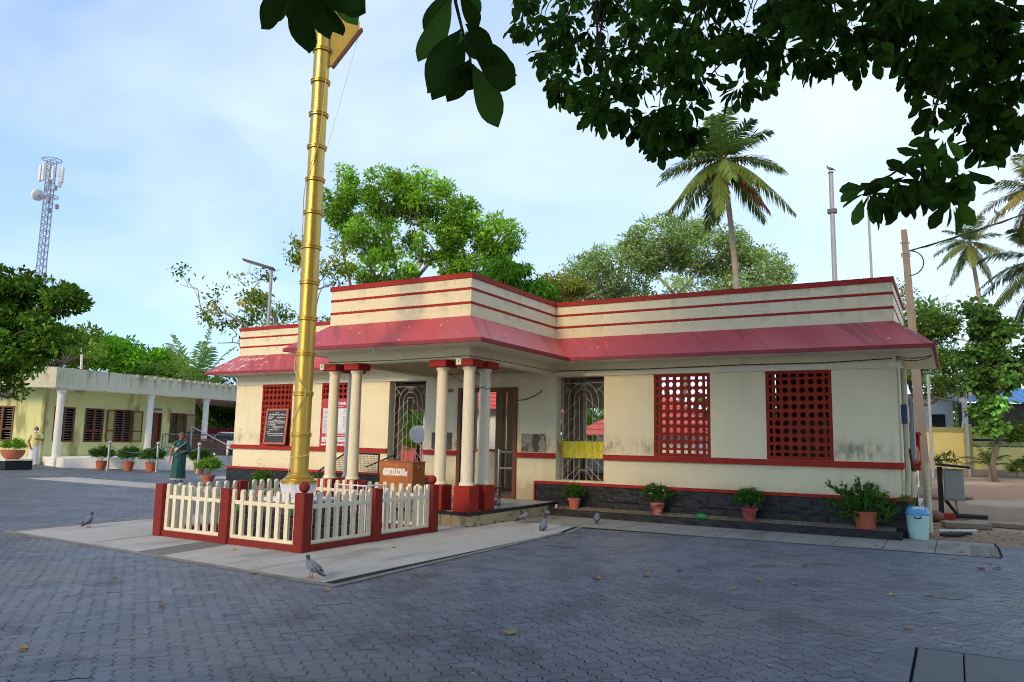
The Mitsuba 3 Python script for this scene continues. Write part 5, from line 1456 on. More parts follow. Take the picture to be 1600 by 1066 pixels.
add('post', rod((-22.0, 7.9, 0.5), (-22.0, 7.9, 1.86), 0.03, 8), PLAIN['galv'], rlg)


def car(name, label, x, y, z, rz):
    k = thing(name, label, 'car')
    prof = Polygon([(-2.0, 0.32), (-2.08, 0.60), (-2.02, 0.92), (-1.80, 0.98), (-1.35, 1.42), (-1.10, 1.50), (0.35, 1.50), (0.62, 1.44), (1.18, 1.00), (1.95, 0.84), (2.08, 0.66), (2.06, 0.34), (1.75, 0.24), (-1.75, 0.24)])
    v, f = extrude(prof.buffer(0.05).buffer(-0.05), 1.66)
    v = np.stack([v[:, 0], v[:, 2] - 0.83, v[:, 1]], 1)
    v[:, 1] *= np.where(v[:, 2] > 1.0, 1 - 0.24 * (v[:, 2] - 1.0) / 0.5, 1.0)
    add('body', (v, f[:, ::-1]), PLAIN['carwhite'], k)
    for s in (-1, 1):
        for q in ([(-1.42, 1.04), (-1.18, 1.40), (-0.45, 1.42), (-0.45, 1.04)], [(-0.38, 1.04), (-0.38, 1.42), (0.34, 1.42), (0.50, 1.37), (0.98, 1.04)]):
            c_ = [(a, s * (0.835 - 0.20 * (b - 1.0) / 0.5 * 1.0), b) for a, b in q]
            m = (np.array(c_), np.array([[0, i, i + 1][::s] for i in range(1, len(c_) - 1)]))
            add('side_window', m, PLAIN['glassdark'], k)
    for xs, nm in ((((0.66, 1.42), (1.14, 1.03)), 'windscreen'), (((-1.38, 1.40), (-1.78, 1.01)), 'rear_window')):
        (xa, za), (xb, zb) = xs
        s = 1 if xb > 0 else -1
        m = (np.array([(xa + 0.012 * s, -0.60, za), (xa + 0.012 * s, 0.60, za), (xb + 0.012 * s, 0.76, zb), (xb + 0.012 * s, -0.76, zb)]) + V(0, 0, 0.008), np.array([[0, 1, 2], [0, 2, 3]]))
        add(nm, m, PLAIN['glassdark'], k)
    for xw in (-1.30, 1.28):
        for s in (-1, 1):
            wk = key('wheel', k)
            add('tyre', move(rot(lathe([(0.19, -0.09), (0.28, -0.10), (0.30, -0.06), (0.30, 0.06), (0.28, 0.10), (0.19, 0.09)], 24), [1, 0, 0], 90), xw, s * 0.76, 0.30), PLAIN['tyre'], wk, smooth=40)
            add('rim', move(rot(lathe([(0.02, -0.10), (0.19, -0.095), (0.19, 0.095), (0.02, 0.10)], 18), [1, 0, 0], 90), xw, s * 0.76, 0.30), PLAIN['silver'], wk)
    for s in (-1, 1):
        add('headlight', ball((2.0, s * 0.62, 0.74), (0.08, 0.16, 0.08), 2), PLAIN['paper'], k, smooth=True)
        add('tail_light', ball((-2.02, s * 0.68, 0.78), (0.06, 0.10, 0.12), 2), PLAIN['boardred'], k, smooth=True)
        add('mirror', ball((0.72, s * 0.90, 1.06), (0.06, 0.08, 0.06), 1), PLAIN['carwhite'], k, smooth=True)
    add('bumper', cbox(2.03, 2.12, -0.78, 0.78, 0.30, 0.52, 0.03), PLAIN['carwhite'], k)
    for q in list(scene):
        if q.startswith(k + '__'):
            scene[q]['to_world'] = T().translate([x, y, z]).rotate([0, 0, 1], rz)
    return k


dw = thing('dark_low_wall', 'low black wall in front of the white car beside the hall corner', 'wall')
add('wall', strip_between((-22.5, 10.4), (-15.5, 12.2), 0, 0.78, 0, 0.78, 0.2), PLAIN['iron'], dw)
add('coping', strip_between((-22.5, 10.36), (-15.5, 12.16), 0.782, 0.83, 0.782, 0.83, 0.28), PLAIN['granite'], dw)
car('parked_car', 'white car parked behind the grey railing, left of the hall', -27.0, 14.6, 0.18, -66)
wd = thing('wooden_desk', 'brown wooden desk behind the railing in front of the white car', 'desk')
add('top', move(cbox(-0.8, 0.8, -0.35, 0.35, 0.72, 0.77, 0.01), -22.9, 9.55, 0.55, 0.6), PLAIN['brownwood'], wd)
for x in (-0.75, 0.45):
    add('drawer_side', move(cbox(x, x + 0.3, -0.32, 0.32, 0.0, 0.719, 0.01), -22.9, 9.55, 0.55, 0.6), PLAIN['brownwood'], wd)
add('back_panel', move(cbox(-0.45, 0.45, -0.33, -0.30, 0.12, 0.70, 0.01), -22.9, 9.55, 0.55, 0.6), PLAIN['brownwood'], wd)
rw = thing('boundary_wall', 'red painted boundary wall behind the white car', 'wall')
add('wall', strip_between((-40, 15.8), (-14.0, 24.5), 0, 1.85, 0, 1.85, 0.2), PLAIN['redwall'], rw)
add('coping', strip_between((-40, 15.75), (-14.0, 24.45), 1.852, 1.95, 1.852, 1.95, 0.3), PLAIN['redwall'], rw)

# street lamp behind the left wing, and the far mast
sl = thing('street_lamp', 'grey street lamp with a flat tilted head rising behind the left wing', 'street lamp')
add('post', tube([(-12.73, 3.47, 0), (-12.73, 3.47, 5.3), (-12.73, 3.47, 7.22)], 0.055, 10), PLAIN['galv'], sl, smooth=40)
hd = cbox(-0.55, 0.55, -0.17, 0.17, -0.035, 0.035, 0.015)
scene_head = add('head', rot(hd, [0, 1, 0], 16), PLAIN['lampgrey'], sl)
hd_M = T().translate([-13.12, 3.25, 7.38]).rotate([0, 0, 1], 28)
scene[scene_head]['to_world'] = hd_M
add('lens', rot(cbox(-0.48, 0.2, -0.13, 0.13, -0.043, -0.036, 0.002), [0, 1, 0], 16), PLAIN['white'], sl, to=hd_M)

mast = thing('telecom_mast', 'distant lattice telecom mast with white antennas and a dish', 'telecom mast')
MX, MY = -107.1, 46.1
mw = lambda z: 0.9 if z > 26 else 0.9 + (26 - z) * 0.06
BLUEG = mat('mast_steel', (0.30, 0.36, 0.46), 0.5)
LEGS = [(-1, -1), (1, -1), (1, 1), (-1, 1)]
for sx_, sy_ in LEGS:
    add('leg', tube([(MX + sx_ * mw(z) * 0.5, MY + sy_ * mw(z) * 0.5, z) for z in (0, 26, 41.5)], 0.085, 5), BLUEG, mast)
br = []
for i, z in enumerate(np.arange(14, 41, 1.05)):
    w0, w1 = mw(z) * 0.5, mw(z + 1.05) * 0.5
    for j in range(4):
        (ax, ay), (bx2, by2) = LEGS[j], LEGS[(j + 1) % 4]
        br.append(rod((MX + ax * w0, MY + ay * w0, z), (MX + bx2 * w1, MY + by2 * w1, z + 1.05), 0.045, 4))
        br.append(rod((MX + ax * w0, MY + ay * w0, z), (MX + bx2 * w0, MY + by2 * w0, z), 0.045, 4))
add('bracing', cat(br), BLUEG, mast)
for z in (36.0, 41.6):
    R = 1.3
    ring = [(MX + R * math.cos(q), MY + R * math.sin(q), z) for q in np.linspace(0, 2 * np.pi, 13)]
    add('ring_platform', cat(tube(ring, 0.07, 5), *[rod((MX, MY, z), p, 0.05, 4) for p in ring[::3]]), BLUEG, mast)
for i, (q, z, h) in enumerate(((2.7, 39.8, 3.6), (-0.3, 39.2, 2.2), (0.7, 39.4, 2.4), (1.7, 39.4, 3.0), (3.6, 39.6, 2.6), (5.2, 39.3, 2.8))):
    c_ = V(MX + 1.6 * math.cos(q), MY + 1.6 * math.sin(q))
    add('antenna', cbox(c_[0] - 0.2, c_[0] + 0.2, c_[1] - 0.2, c_[1] + 0.2, z - h / 2, z + h / 2, 0.06), PLAIN['white'], mast)
for q, z in ((0.2, 37.2), (2.9, 37.4), (-0.4, 35.2), (0.9, 34.6), (2.4, 34.2)):
    c_ = V(MX + 1.2 * math.cos(q), MY + 1.2 * math.sin(q))
    add('radio_unit', cbox(c_[0] - 0.2, c_[0] + 0.2, c_[1] - 0.2, c_[1] + 0.2, z - 0.35, z + 0.35, 0.04), PLAIN['greymetal'], mast)
add('dish', move(rot(lathe([(0.001, -0.35), (0.7, -0.30), (0.85, -0.1), (0.85, 0.25), (0.6, 0.36), (0.001, 0.42)], 20), [0, 1, 0], 100), -108.6, 45.3, 36.2), PLAIN['white'], mast, smooth=50)
# clump centres (x, y, z, radius) of the spreading tree, its big near leaves (base, tip, width) and their twigs
OVER = np.array([[3.06,-7.28,6.97,0.136],[1.99,-5.65,8.32,0.163],[3.35,-7.55,6.58,0.132],[2.49,-5.9,7.86,0.158],[3.91,-7.54,6.46,0.127],[4.42,-7.64,6.24,0.123],[3.75,-6.04,7.22,0.148],[4.74,-7.47,6.25,0.119],[4.5,-5.62,7.45,0.142],[5.31,-8.25,5.6,0.114],[4.79,-6.81,6.51,0.137],[5.73,-8.43,5.43,0.11],[5.5,-6.91,6.48,0.132],[5.9,-8.41,5.38,0.101],[5.4,-7.07,6.32,0.121],[6.3,-8.61,5.11,0.092],[6.21,-7.13,6.01,0.111],[6.6,-9.07,4.82,0.084],[6.31,-7.85,5.61,0.1],[6.89,-10.09,4.2,0.077],[6.77,-9.02,4.92,0.093],[7.12,-9.01,4.82,0.081],[7.2,-7.62,5.78,0.097],[7.3,-9.53,4.4,0.084],[7.14,-8.42,5.07,0.101],[7.48,-9.15,4.51,0.087],[7.27,-8.0,5.12,0.105],[7.75,-8.75,4.66,0.089],[7.74,-7.44,5.49,0.107],[7.95,-8.05,4.95,0.091],[8.01,-6.56,5.77,0.11],[3.44,-7.75,6.16,0.134],[2.79,-6.04,7.22,0.161],[4.19,-8.44,5.57,0.13],[3.6,-6.93,6.65,0.155],[4.05,-7.33,6.14,0.125],[3.79,-5.38,7.12,0.15],[4.75,-7.84,5.82,0.121],[4.91,-7.44,5.99,0.117],[4.11,-5.94,7.19,0.14],[5.41,-8.17,5.36,0.112],[4.93,-6.71,6.23,0.135],[5.8,-8.28,5.13,0.106],[5.27,-6.91,6.03,0.127],[6.24,-9.17,4.59,0.097],[5.91,-7.94,5.31,0.116],[6.42,-8.76,4.85,0.088],[6.16,-7.43,5.72,0.106],[6.77,-9.64,4.34,0.08],[7.0,-9.41,4.33,0.079],[6.72,-8.3,5.05,0.095],[7.2,-9.13,4.46,0.083],[7.1,-7.88,5.12,0.099],[7.39,-9.36,4.27,0.086],[7.58,-8.02,5.1,0.103],[7.64,-8.83,4.48,0.088],[7.81,-7.41,5.14,0.106],[7.86,-7.95,4.77,0.09],[8.07,-6.35,5.62,0.108],[8.22,-7.37,4.99,0.092],[8.33,-5.74,5.82,0.111],[3.6,-7.55,5.83,0.131],[3.06,-5.75,6.98,0.158],[4.24,-8.04,5.45,0.127],[3.32,-6.65,6.41,0.153],[4.49,-7.82,5.45,0.123],[3.89,-6.23,6.4,0.148],[4.71,-7.7,5.55,0.119],[4.22,-6.05,6.55,0.143],[5.39,-8.52,4.93,0.115],[4.85,-7.16,5.78,0.138],[5.63,-8.57,4.85,0.111],[5.2,-7.19,5.86,0.134],[6.21,-8.87,4.62,0.097],[5.66,-7.69,5.37,0.116],[6.47,-9.11,4.44,0.089],[6.03,-7.97,5.17,0.107],[6.83,-9.6,4.08,0.078],[6.54,-8.51,4.67,0.094],[7.09,-9.51,4.11,0.08],[6.94,-8.36,4.63,0.096],[7.32,-8.78,4.38,0.085],[7.58,-7.26,5.11,0.102],[7.51,-9.1,4.13,0.087],[7.79,-7.66,4.82,0.105],[7.72,-8.79,4.23,0.089],[8.0,-7.32,4.92,0.107],[7.95,-7.81,4.68,0.091],[8.2,-6.16,5.4,0.109],[8.19,-7.9,4.51,0.093],[3.8,-7.57,5.44,0.129],[3.03,-5.93,6.45,0.155],[4.26,-7.81,5.12,0.126],[3.53,-6.26,5.89,0.151],[4.64,-8.35,4.9,0.122],[4.27,-6.76,5.69,0.147],[4.77,-7.71,5.15,0.118],[4.5,-5.94,6.15,0.142],[5.24,-7.78,5.03,0.115],[4.37,-6.42,5.95,0.138],[5.55,-8.2,4.84,0.111],[5.03,-6.78,5.82,0.133],[5.91,-8.14,4.68,0.1],[5.8,-6.52,5.47,0.12],[7.38,-8.67,4.23,0.087],[7.4,-7.28,4.86,0.104],[7.61,-8.17,4.32,0.089],[7.47,-6.78,5.14,0.106],[7.78,-8.64,4.14,0.09],[7.83,-7.27,4.59,0.108],[8.08,-7.79,4.42,0.092],[8.12,-6.28,5.05,0.111],[3.87,-7.56,5.34,0.128],[4.22,-7.52,5.01,0.124],[4.94,-8.55,4.47,0.12],[5.15,-8.13,4.59,0.116],[5.59,-8.67,4.36,0.112],[7.45,-8.84,3.9,0.087],[7.76,-8.33,4.07,0.089],[7.93,-7.72,4.28,0.091],[8.04,-8.4,3.92,0.093],[4.68,-8.29,4.64,0.123],[5.16,-8.44,4.39,0.118],[5.38,-8.71,4.19,0.115],[5.34,-7.83,4.51,0.111],[7.66,-8.09,4.04,0.089],[7.83,-8.26,3.92,0.09],[7.98,-8.07,3.92,0.092],[5.06,-7.88,4.42,0.117],[5.35,-7.8,4.43,0.113],[7.74,-8.67,3.65,0.09],[7.38,-9.91,3.35,0.05],[7.33,-9.99,3.24,0.05],[7.26,-9.74,3.25,0.05],[7.2,-10.12,3.07,0.05],[7.11,-10.15,3.04,0.05],[7.0,-9.95,3.07,0.05],[6.97,-10.13,3.0,0.05],[7.24,-10.0,3.06,0.05],[7.33,-9.63,3.18,0.05],[7.41,-9.62,3.15,0.05],[7.49,-9.92,3.12,0.05],[7.39,-10.01,2.93,0.05],[7.38,-9.85,3.23,0.05],[7.14,-9.94,3.05,0.05]])
BIGLEAF = np.array([[5.463,-13.069,3.127,5.472,-13.237,2.865,0.075],[5.463,-13.046,3.132,5.591,-13.111,2.784,0.085],[5.354,-13.016,3.214,5.317,-13.037,3.031,0.08],[5.495,-13.028,3.14,5.479,-12.887,3.007,0.08],[5.526,-13.033,3.121,5.695,-13.051,2.852,0.075],[5.537,-13.026,3.141,5.84,-13.083,2.89,0.085],[5.378,-12.945,3.261,5.301,-12.931,3.105,0.09],[5.367,-12.894,3.28,5.515,-12.809,3.163,0.08],[5.58,-13.117,3.058,5.781,-13.232,2.799,0.07],[5.602,-13.047,3.12,5.775,-13.005,2.958,0.09],[5.505,-12.929,3.205,5.57,-12.835,3.056,0.07],[6.02,-12.864,3.033,5.989,-12.997,2.713,0.075],[5.979,-12.83,3.088,5.891,-12.823,2.927,0.08],[6.054,-12.845,2.915,6.025,-13.035,2.597,0.085],[6.055,-12.821,2.891,5.943,-12.851,2.667,0.085],[6.084,-12.828,2.805,5.961,-12.783,2.696,0.07],[6.088,-12.825,2.786,6.178,-12.773,2.553,0.085],[6.095,-12.821,2.815,6.31,-12.871,2.632,0.09],[6.052,-12.788,2.903,6.081,-12.541,2.872,0.09],[6.065,-12.838,2.932,6.211,-12.87,2.741,0.08],[6.043,-12.851,3.045,6.139,-12.854,2.881,0.05],[6.076,-12.832,3.07,6.043,-12.736,3.014,0.045],[6.01,-12.755,2.959,5.973,-12.545,2.973,0.09],[6.002,-12.759,2.959,5.85,-12.674,2.861,0.08],[6.088,-12.825,2.775,6.015,-12.752,2.741,0.06]])
TWIG2 = [[6.018, -12.865, 3.117], [6.033, -12.857, 3.009], [6.054, -12.845, 2.915], [6.075, -12.833, 2.833], [6.09, -12.824, 2.758]]
TWIG1 = [[5.479, -13.037, 3.387], [5.477, -13.038, 3.259], [5.475, -13.039, 3.132]]
LOWTWIGS = [[[7.53, -9.12, 4.05], [7.49, -9.31, 3.83], [7.44, -9.51, 3.61], [7.4, -9.71, 3.42], [7.35, -9.85, 3.27], [7.28, -9.92, 3.18], [7.21, -9.99, 3.11], [7.1, -10.08, 3.05], [6.98, -10.18, 3.0]], [[7.35, -9.85, 3.27], [7.38, -9.87, 3.17], [7.39, -9.88, 3.07], [7.4, -9.88, 3.0], [7.39, -9.89, 2.92]], [[7.38, -9.84, 3.22], [7.43, -9.84, 3.18], [7.49, -9.83, 3.15], [7.57, -9.78, 3.15]]]
# ------------------------------------------------------------------ inside the hall and its court
rng = np.random.default_rng(41)
for x in (-9.0, -6.72, -4.1, -3.17, -2.82, -1.12, -0.80, 1.2, 3.2, 5.4):
    add('court_column', cbox(x - 0.11, x + 0.11, 2.98, 3.20, 0.236, 3.16, 0.01), PLAIN['inner'], hall)
for a, b in ((-9.75, -7.6), (4.0, 6.40)):
    add('room_wall', box(a, b, 3.26, 3.34, 0.236, 3.16), PLAIN['inner'], hall)
add('partition', box(3.90, 3.98, 0.235, 3.25, 0.236, 3.16), PLAIN['inner'], hall)
add('court_eave', (np.array([[-3.0, 3.36, 3.2], [0.3, 3.36, 3.2], [0.3, 4.5, 2.5], [-3.0, 4.5, 2.5], [-3.0, 3.36, 3.12], [0.3, 3.36, 3.12], [0.3, 4.5, 2.42], [-3.0, 4.5, 2.42]]), np.array([[0, 1, 2], [0, 2, 3], [4, 6, 5], [4, 7, 6], [3, 2, 6], [3, 6, 7], [0, 3, 7], [0, 7, 4], [1, 5, 6], [1, 6, 2]])), PLAIN['inner'], hall)
ev = scene[hall + '__court_eave']
add('court_eave', {**ev, 'to_world': T().translate([-9.8, 0, 0]).scale([1.33, 1, 1]).translate([3.0, 0, 0])}, None, hall)
iw = add('court_ledge', box(-5.1, 3.9, 3.10, 3.24, 0.20, 1.20), PLAIN['whitecol'], hall)
add('coping', cbox(-5.1, 3.9, 3.06, 3.28, 1.202, 1.27, 0.01), PLAIN['tilepink'], iw)
sgn = thing('yellow_banner', 'yellow cloth banner stretched behind the grille right of the porch', 'banner')
v, f = wall_xz(sbox(-0.45, 1.16, 1.30, 1.52), 0.34, 0.344)
add('cloth', (v, f), PLAIN['yellowcloth'], sgn)
for x in (-0.46, 1.31):
    add('pole', rod((x, 0.36, 0.24), (x, 0.36, 1.62), 0.02, 8), PLAIN['brownwood'], sgn)
ba = thing('steel_barrier', 'steel barrier rail standing inside the doorway', 'barrier')
for x in (-1.91, -1.10):
    add('post', rod((x, 0.9, 0.24), (x, 0.9, 1.30), 0.035, 10), STEEL, ba)
for z in (1.24, 0.86):
    add('rail', rod((-1.88, 0.9, z), (-1.12, 0.9, z), 0.025, 8), PLAIN['galv'], ba)
tb = thing('wooden_table', 'small brown wooden table just inside the doorway', 'table')
add('top', cbox(-1.72, -0.86, 1.5, 2.0, 0.83, 0.87, 0.006), PLAIN['brownwood'], tb)
for x in (-1.68, -0.92):
    for y in (1.54, 1.94):
        add('leg', cbox(x - 0.03, x + 0.03, y - 0.03, y + 0.03, 0.237, 0.829, 0.004), PLAIN['brownwood'], tb)
st = thing('wooden_stool', 'low brown wooden stool on the porch behind the right columns', 'stool')
add('seat', cbox(-0.62, -0.20, -2.2, -1.84, 0.58, 0.615, 0.006), PLAIN['brownwood'], st)
for x in (-0.59, -0.25):
    for y in (-2.17, -1.90):
        add('leg', cbox(x, x + 0.04, y, y + 0.04, 0.243, 0.579, 0.004), PLAIN['brownwood'], st)
add('apron', cbox(-0.60, -0.22, -2.185, -2.165, 0.44, 0.56, 0.004), PLAIN['brownwood'], st)
sh = thing('store_chest', 'brown wooden chest with white trays behind the right grille', 'chest')
add('body', cbox(-0.45, 0.95, 1.5, 2.1, 0.237, 0.80, 0.01), PLAIN['brownwood'], sh)
for x in (-0.1, 0.35):
    add('tray', cbox(x, x + 0.36, 1.55, 1.95, 0.802, 0.86, 0.01), PLAIN['galv'], sh)
ds = thing('white_drum', 'round white drum seen through the left grille', 'drum')
add('shell', move(rot(lathe([(0.24, -0.14), (0.29, -0.13), (0.29, 0.13), (0.24, 0.14)], 28), [1, 0, 0], 90), -8.1, 6.0, 1.66, math.radians(30)), PLAIN['white'], ds, smooth=40)
add('stand', cat(rod((-8.3, 6.0, 0), (-8.1, 6.0, 1.3), 0.04, 6), rod((-7.9, 6.0, 0), (-8.1, 6.0, 1.3), 0.04, 6)), PLAIN['dark'], ds)
gc = thing('grey_cabinet', 'pale grey cabinet behind the rightmost red screen', 'cabinet')
add('body', cbox(4.1, 5.9, 2.3, 2.9, 0.237, 2.05, 0.01), PLAIN['greymetal'], gc)
for x in (4.12, 4.72, 5.31):
    add('door', cbox(x, x + 0.57, 2.275, 2.298, 0.30, 2.0, 0.006), PLAIN['greymetal'], gc)
tag(add('court_floor', sheet(sbox(-16, 3.4, 6.6, 20), 0.004), SLAB), kind='structure')


def shrine(name, label, cx, cy, w, d, ze, zr):
    k = thing(name, label, 'shrine')
    add('wall', box(cx - w * 0.36, cx + w * 0.36, cy - d * 0.36, cy + d * 0.36, 0.0, ze + 0.2), PLAIN['whitecol'], k)
    hw, hd_ = w / 2, d / 2
    v = [(cx - hw, cy - hd_, ze), (cx + hw, cy - hd_, ze), (cx + hw, cy + hd_, ze), (cx - hw, cy + hd_, ze), (cx - w * 0.08, cy, zr), (cx + w * 0.08, cy, zr)]
    rk = add('roof', (np.array(v), np.array([[0, 1, 5], [0, 5, 4], [1, 2, 5], [2, 3, 4], [2, 4, 5], [3, 0, 4], [0, 2, 1], [0, 3, 2]])), PLAIN['tilepink'], k)
    for fx, fy in ((0, -1), (1, 0)):
        n = 7
        for i in range(n):
            t0 = i / n
            z = ze + (zr - ze) * t0
            a = 1 - t0
            if fy:
                x0, x1, yy = cx - hw * a - w * 0.08 * t0, cx + hw * a + w * 0.08 * t0, cy - hd_ * a - 0.02
                add('tile_course', cbox(x0, x1, yy - 0.03, yy + 0.10, z - 0.01, z + 0.045, 0.01), PLAIN['tilepink'], rk)
            else:
                y0, y1, xx = cy - hd_ * a, cy + hd_ * a, cx + hw * a + w * 0.08 * t0 + 0.02
                add('tile_course', cbox(xx - 0.10, xx + 0.03, y0, y1, z - 0.01, z + 0.045, 0.01), PLAIN['tilepink'], rk)
    return k


shrine('shrine', 'pink roofed shrine standing in the inner court behind the doorway', -7.4, 9.2, 5.0, 4.0, 2.55, 3.6)
shrine('shrine', 'small pink roofed shrine in the inner court behind the right screens', -1.3, 10.6, 4.6, 4.4, 1.75, 3.1)
hw_ = thing('court_wall', 'low cream wall closing the far side of the inner court', 'wall')
add('wall', box(-16, 6.6, 19.0, 19.25, 0, 1.5), CREAM2, hw_)
g = np.random.default_rng(52)
for i, (x, y, z, r, lab) in enumerate(((-12.2, 12.5, 1.5, 1.3, 'leafy green shrub in the inner court seen through the left grille'), (-11.0, 14.5, 1.8, 1.7, 'leafy green shrub in the inner court seen through the doorway'), (-5.2, 15.0, 1.7, 1.5, 'leafy green shrub in the inner court seen through the right grille'))):
    k = thing('court_shrub', lab, 'shrub')
    bush('foliage', k, V(x, y, z), r, 4200, 0.16, (0.075, 0.17, 0.02), g, 0.45, 0.95)

# ------------------------------------------------------------------ right end of the hall
mb = thing('meter_box', 'tall pale grey electric box on the right end wall of the hall', 'electric box')
add('box', cbox(XR + 0.003, XR + 0.16, 1.55, 2.05, 1.3, 2.45, 0.01), PLAIN['greymetal'], mb)
add('door', cbox(XR + 0.162, XR + 0.175, 1.58, 2.02, 1.34, 2.40, 0.004), PLAIN['greymetal'], mb)
k = thing('switch_box', 'small blue and white switch box near the right corner of the hall', 'switch box')
add('box', cbox(XR + 0.003, XR + 0.10, 0.75, 1.0, 1.95, 2.30, 0.008), mat('dark_blue', (0.02, 0.05, 0.14), 0.4), k)
add('cover', cbox(XR + 0.102, XR + 0.125, 0.78, 0.97, 1.98, 2.27, 0.006), PLAIN['paper'], k)
for i, (y, r, z0, z1, lab) in enumerate(((0.04, 0.020, 0.68, 3.1, 'thin cream conduit down the right corner of the hall'), (1.25, 0.05, 0.3, 3.0, 'thick pale drain pipe on the right end wall of the hall'), (1.42, 0.03, 0.9, 2.9, 'grey conduit beside the tall electric box'))):
    tag(add('wall_pipe', rod((XR + r + 0.004, y, z0), (XR + r + 0.004, y, z1), r, 8), PLAIN['pvc' if i < 2 else 'greymetal'], smooth=40), lab, 'pipe')
k = thing('pipe_elbow', 'stubby cream pvc elbow pipes at the foot of the right end wall', 'pipe')
add('pipe', cat(tube([(XR + 0.16, 0.4, 0.66), (XR + 0.16, 0.4, 0.95), (XR + 0.17, 0.5, 1.05), (XR + 0.18, 0.7, 1.05), (XR + 0.18, 0.8, 0.9)], 0.055, 10)), PLAIN['pvc'], k, smooth=50)
add('pipe', rod((XR + 0.07, 0.3, 0.68), (XR + 0.10, 0.35, 1.12), 0.05, 10), PLAIN['pvc'], k, smooth=50)
k = thing('pipe_bundle', 'slanting cream pipes and a black hose leaning on the right end wall', 'pipe')
add('pipe', rod((XR + 0.30, 0.6, 0.0), (XR + 0.10, 0.9, 1.10), 0.045, 8), PLAIN['pvc'], k, smooth=50)
add('pipe', rod((XR + 0.36, 1.2, 0.0), (XR + 0.34, 1.25, 1.25), 0.06, 8), PLAIN['pvc'], k, smooth=50)
add('hose', tube([(XR + 0.22, 0.5, 0.05), (XR + 0.20, 0.6, 0.7), (XR + 0.12, 0.7, 1.5)], 0.022, 6), PLAIN['dark'], k)
k = thing('red_kiosk', 'small red painted shrine box on a post behind the right end of the hall', 'shrine')
add('post', cbox(6.45, 6.60, 7.6, 7.8, 0, 0.95, 0.01), PLAIN['pvc'], k)
add('base', cbox(6.32, 6.70, 7.4, 8.0, 0.952, 1.06, 0.01), RED, k)
v, f = ball((0, 0, 0), 1, 3)
add('figure', move((v * (1 + 0.35 * (meshkit.noise(v * 2.2, 9)[:, None] - 0.5)) * V(0.17, 0.22, 0.28), f), 6.53, 7.55, 1.33), PLAIN['terrapink'], k, smooth=True)
add('hood', cbox(6.32, 6.70, 7.75, 8.0, 1.062, 1.85, 0.02), RED, k)
add('roof', cbox(6.30, 6.74, 7.3, 8.05, 1.852, 1.93, 0.02), RED, k)

bn = thing('waste_bin', 'pale aqua plastic bin with a blue swing lid at the right corner of the hall', 'waste bin')
body = [(0.125, 0.0), (0.135, 0.01), (0.155, 0.22), (0.172, 0.40), (0.172, 0.405)]
sqz = lambda m: (np.stack([np.sign(m[0][:, 0]) * np.abs(m[0][:, 0]) ** 0.8 * 0.72, np.sign(m[0][:, 1]) * np.abs(m[0][:, 1]) ** 0.8 * 0.60, m[0][:, 2]], 1), m[1])
BX, BY = 6.88, -0.14
add('body', move(sqz(lathe(body, 32)), BX, BY, 0.006, 0.2), PLAIN['bluewhite'], bn, smooth=40)
add('rim', move(sqz(lathe([(0.172, 0.395), (0.186, 0.40), (0.186, 0.43), (0.172, 0.435)], 32)), BX, BY, 0.006, 0.2), PLAIN['binblue'], bn, smooth=40)
add('lid', move(sqz(lathe([(0.180, 0.43), (0.165, 0.47), (0.135, 0.53), (0.10, 0.535)], 32)), BX, BY, 0.006, 0.2), PLAIN['binblue'], bn, smooth=30)
add('flap', move(cbox(-0.085, 0.085, -0.012, 0.0, 0.0, 0.105, 0.004), BX + 0.02, BY - 0.115, 0.437, 0.2), PLAIN['paper'], bn)
add('handle', tube([(BX - 0.045, BY - 0.158, 0.385), (BX - 0.045, BY - 0.185, 0.385), (BX - 0.045, BY - 0.185, 0.36), (BX + 0.055, BY - 0.165, 0.36), (BX + 0.055, BY - 0.165, 0.385), (BX + 0.055, BY - 0.140, 0.385)], 0.009, 6), PLAIN['dark'], bn)

ms = thing('meter_stand', 'grey metal cabinet on a black stand with a slanted hood on the dirt yard', 'meter cabinet')
O = V(7.42, 5.4)
def ms_box(x0, x1, y0, y1, z0, z1, b=0.008):
    return cbox(O[0] + x0, O[0] + x1, O[1] + y0, O[1] + y1, z0, z1, b)
add('plate', ms_box(-0.32, -0.22, -0.2, 0.2, 0.04, 1.10), PLAIN['dark'], ms)
add('cabinet', ms_box(-0.20, 0.20, -0.22, 0.16, 0.36, 1.06), PLAIN['greymetal'], ms)
add('door', ms_box(-0.17, 0.17, -0.238, -0.222, 0.40, 1.02, 0.004), PLAIN['greymetal'], ms)
add('hood', rot(cbox(-0.33, 0.36, -0.30, 0.28, 0, 0.05, 0.01), [0, 1, 0], 5), PLAIN['dark'], ms, to=T().translate([O[0] - 0.02, O[1], 1.11]))
add('foot', rod((O[0] + 0.05, O[1] - 0.1, 0.04), (O[0] - 0.18, O[1], 0.36), 0.035, 6), PLAIN['dark'], ms)
add('foot', rod((O[0] + 0.08, O[1] + 0.1, 0.04), (O[0] + 0.02, O[1], 0.36), 0.035, 6), PLAIN['pvc'], ms)
for y in (-0.25, 0.05):
    add('skid', ms_box(-0.65, 0.62, y - 0.05, y + 0.08, 0.0, 0.07), PLAIN['dark'], ms)
for lab, x0, x1, y0, y1, z, m, rz in (('grey stone slab lying on the dirt in front of the meter stand', -0.35, 0.45, -0.22, 0.22, 0.09, CONCRETE, 0.2), ('long grey stone slab lying on the dirt right of the meter stand', -0.65, 0.65, -0.18, 0.18, 0.07, CONCRETE, -0.25)):
    cx, cy = (7.55, 2.9) if 'front' in lab else (8.3, 3.6)
    k = tag(add('stone_slab', move(cbox(x0, x1, y0, y1, -0.02, z, 0.012), cx, cy, 0.0, rz), m), lab, 'stone slab')
k = thing('roof_tile_scrap', 'black ribbed scrap lying beside the aqua bin', 'scrap')
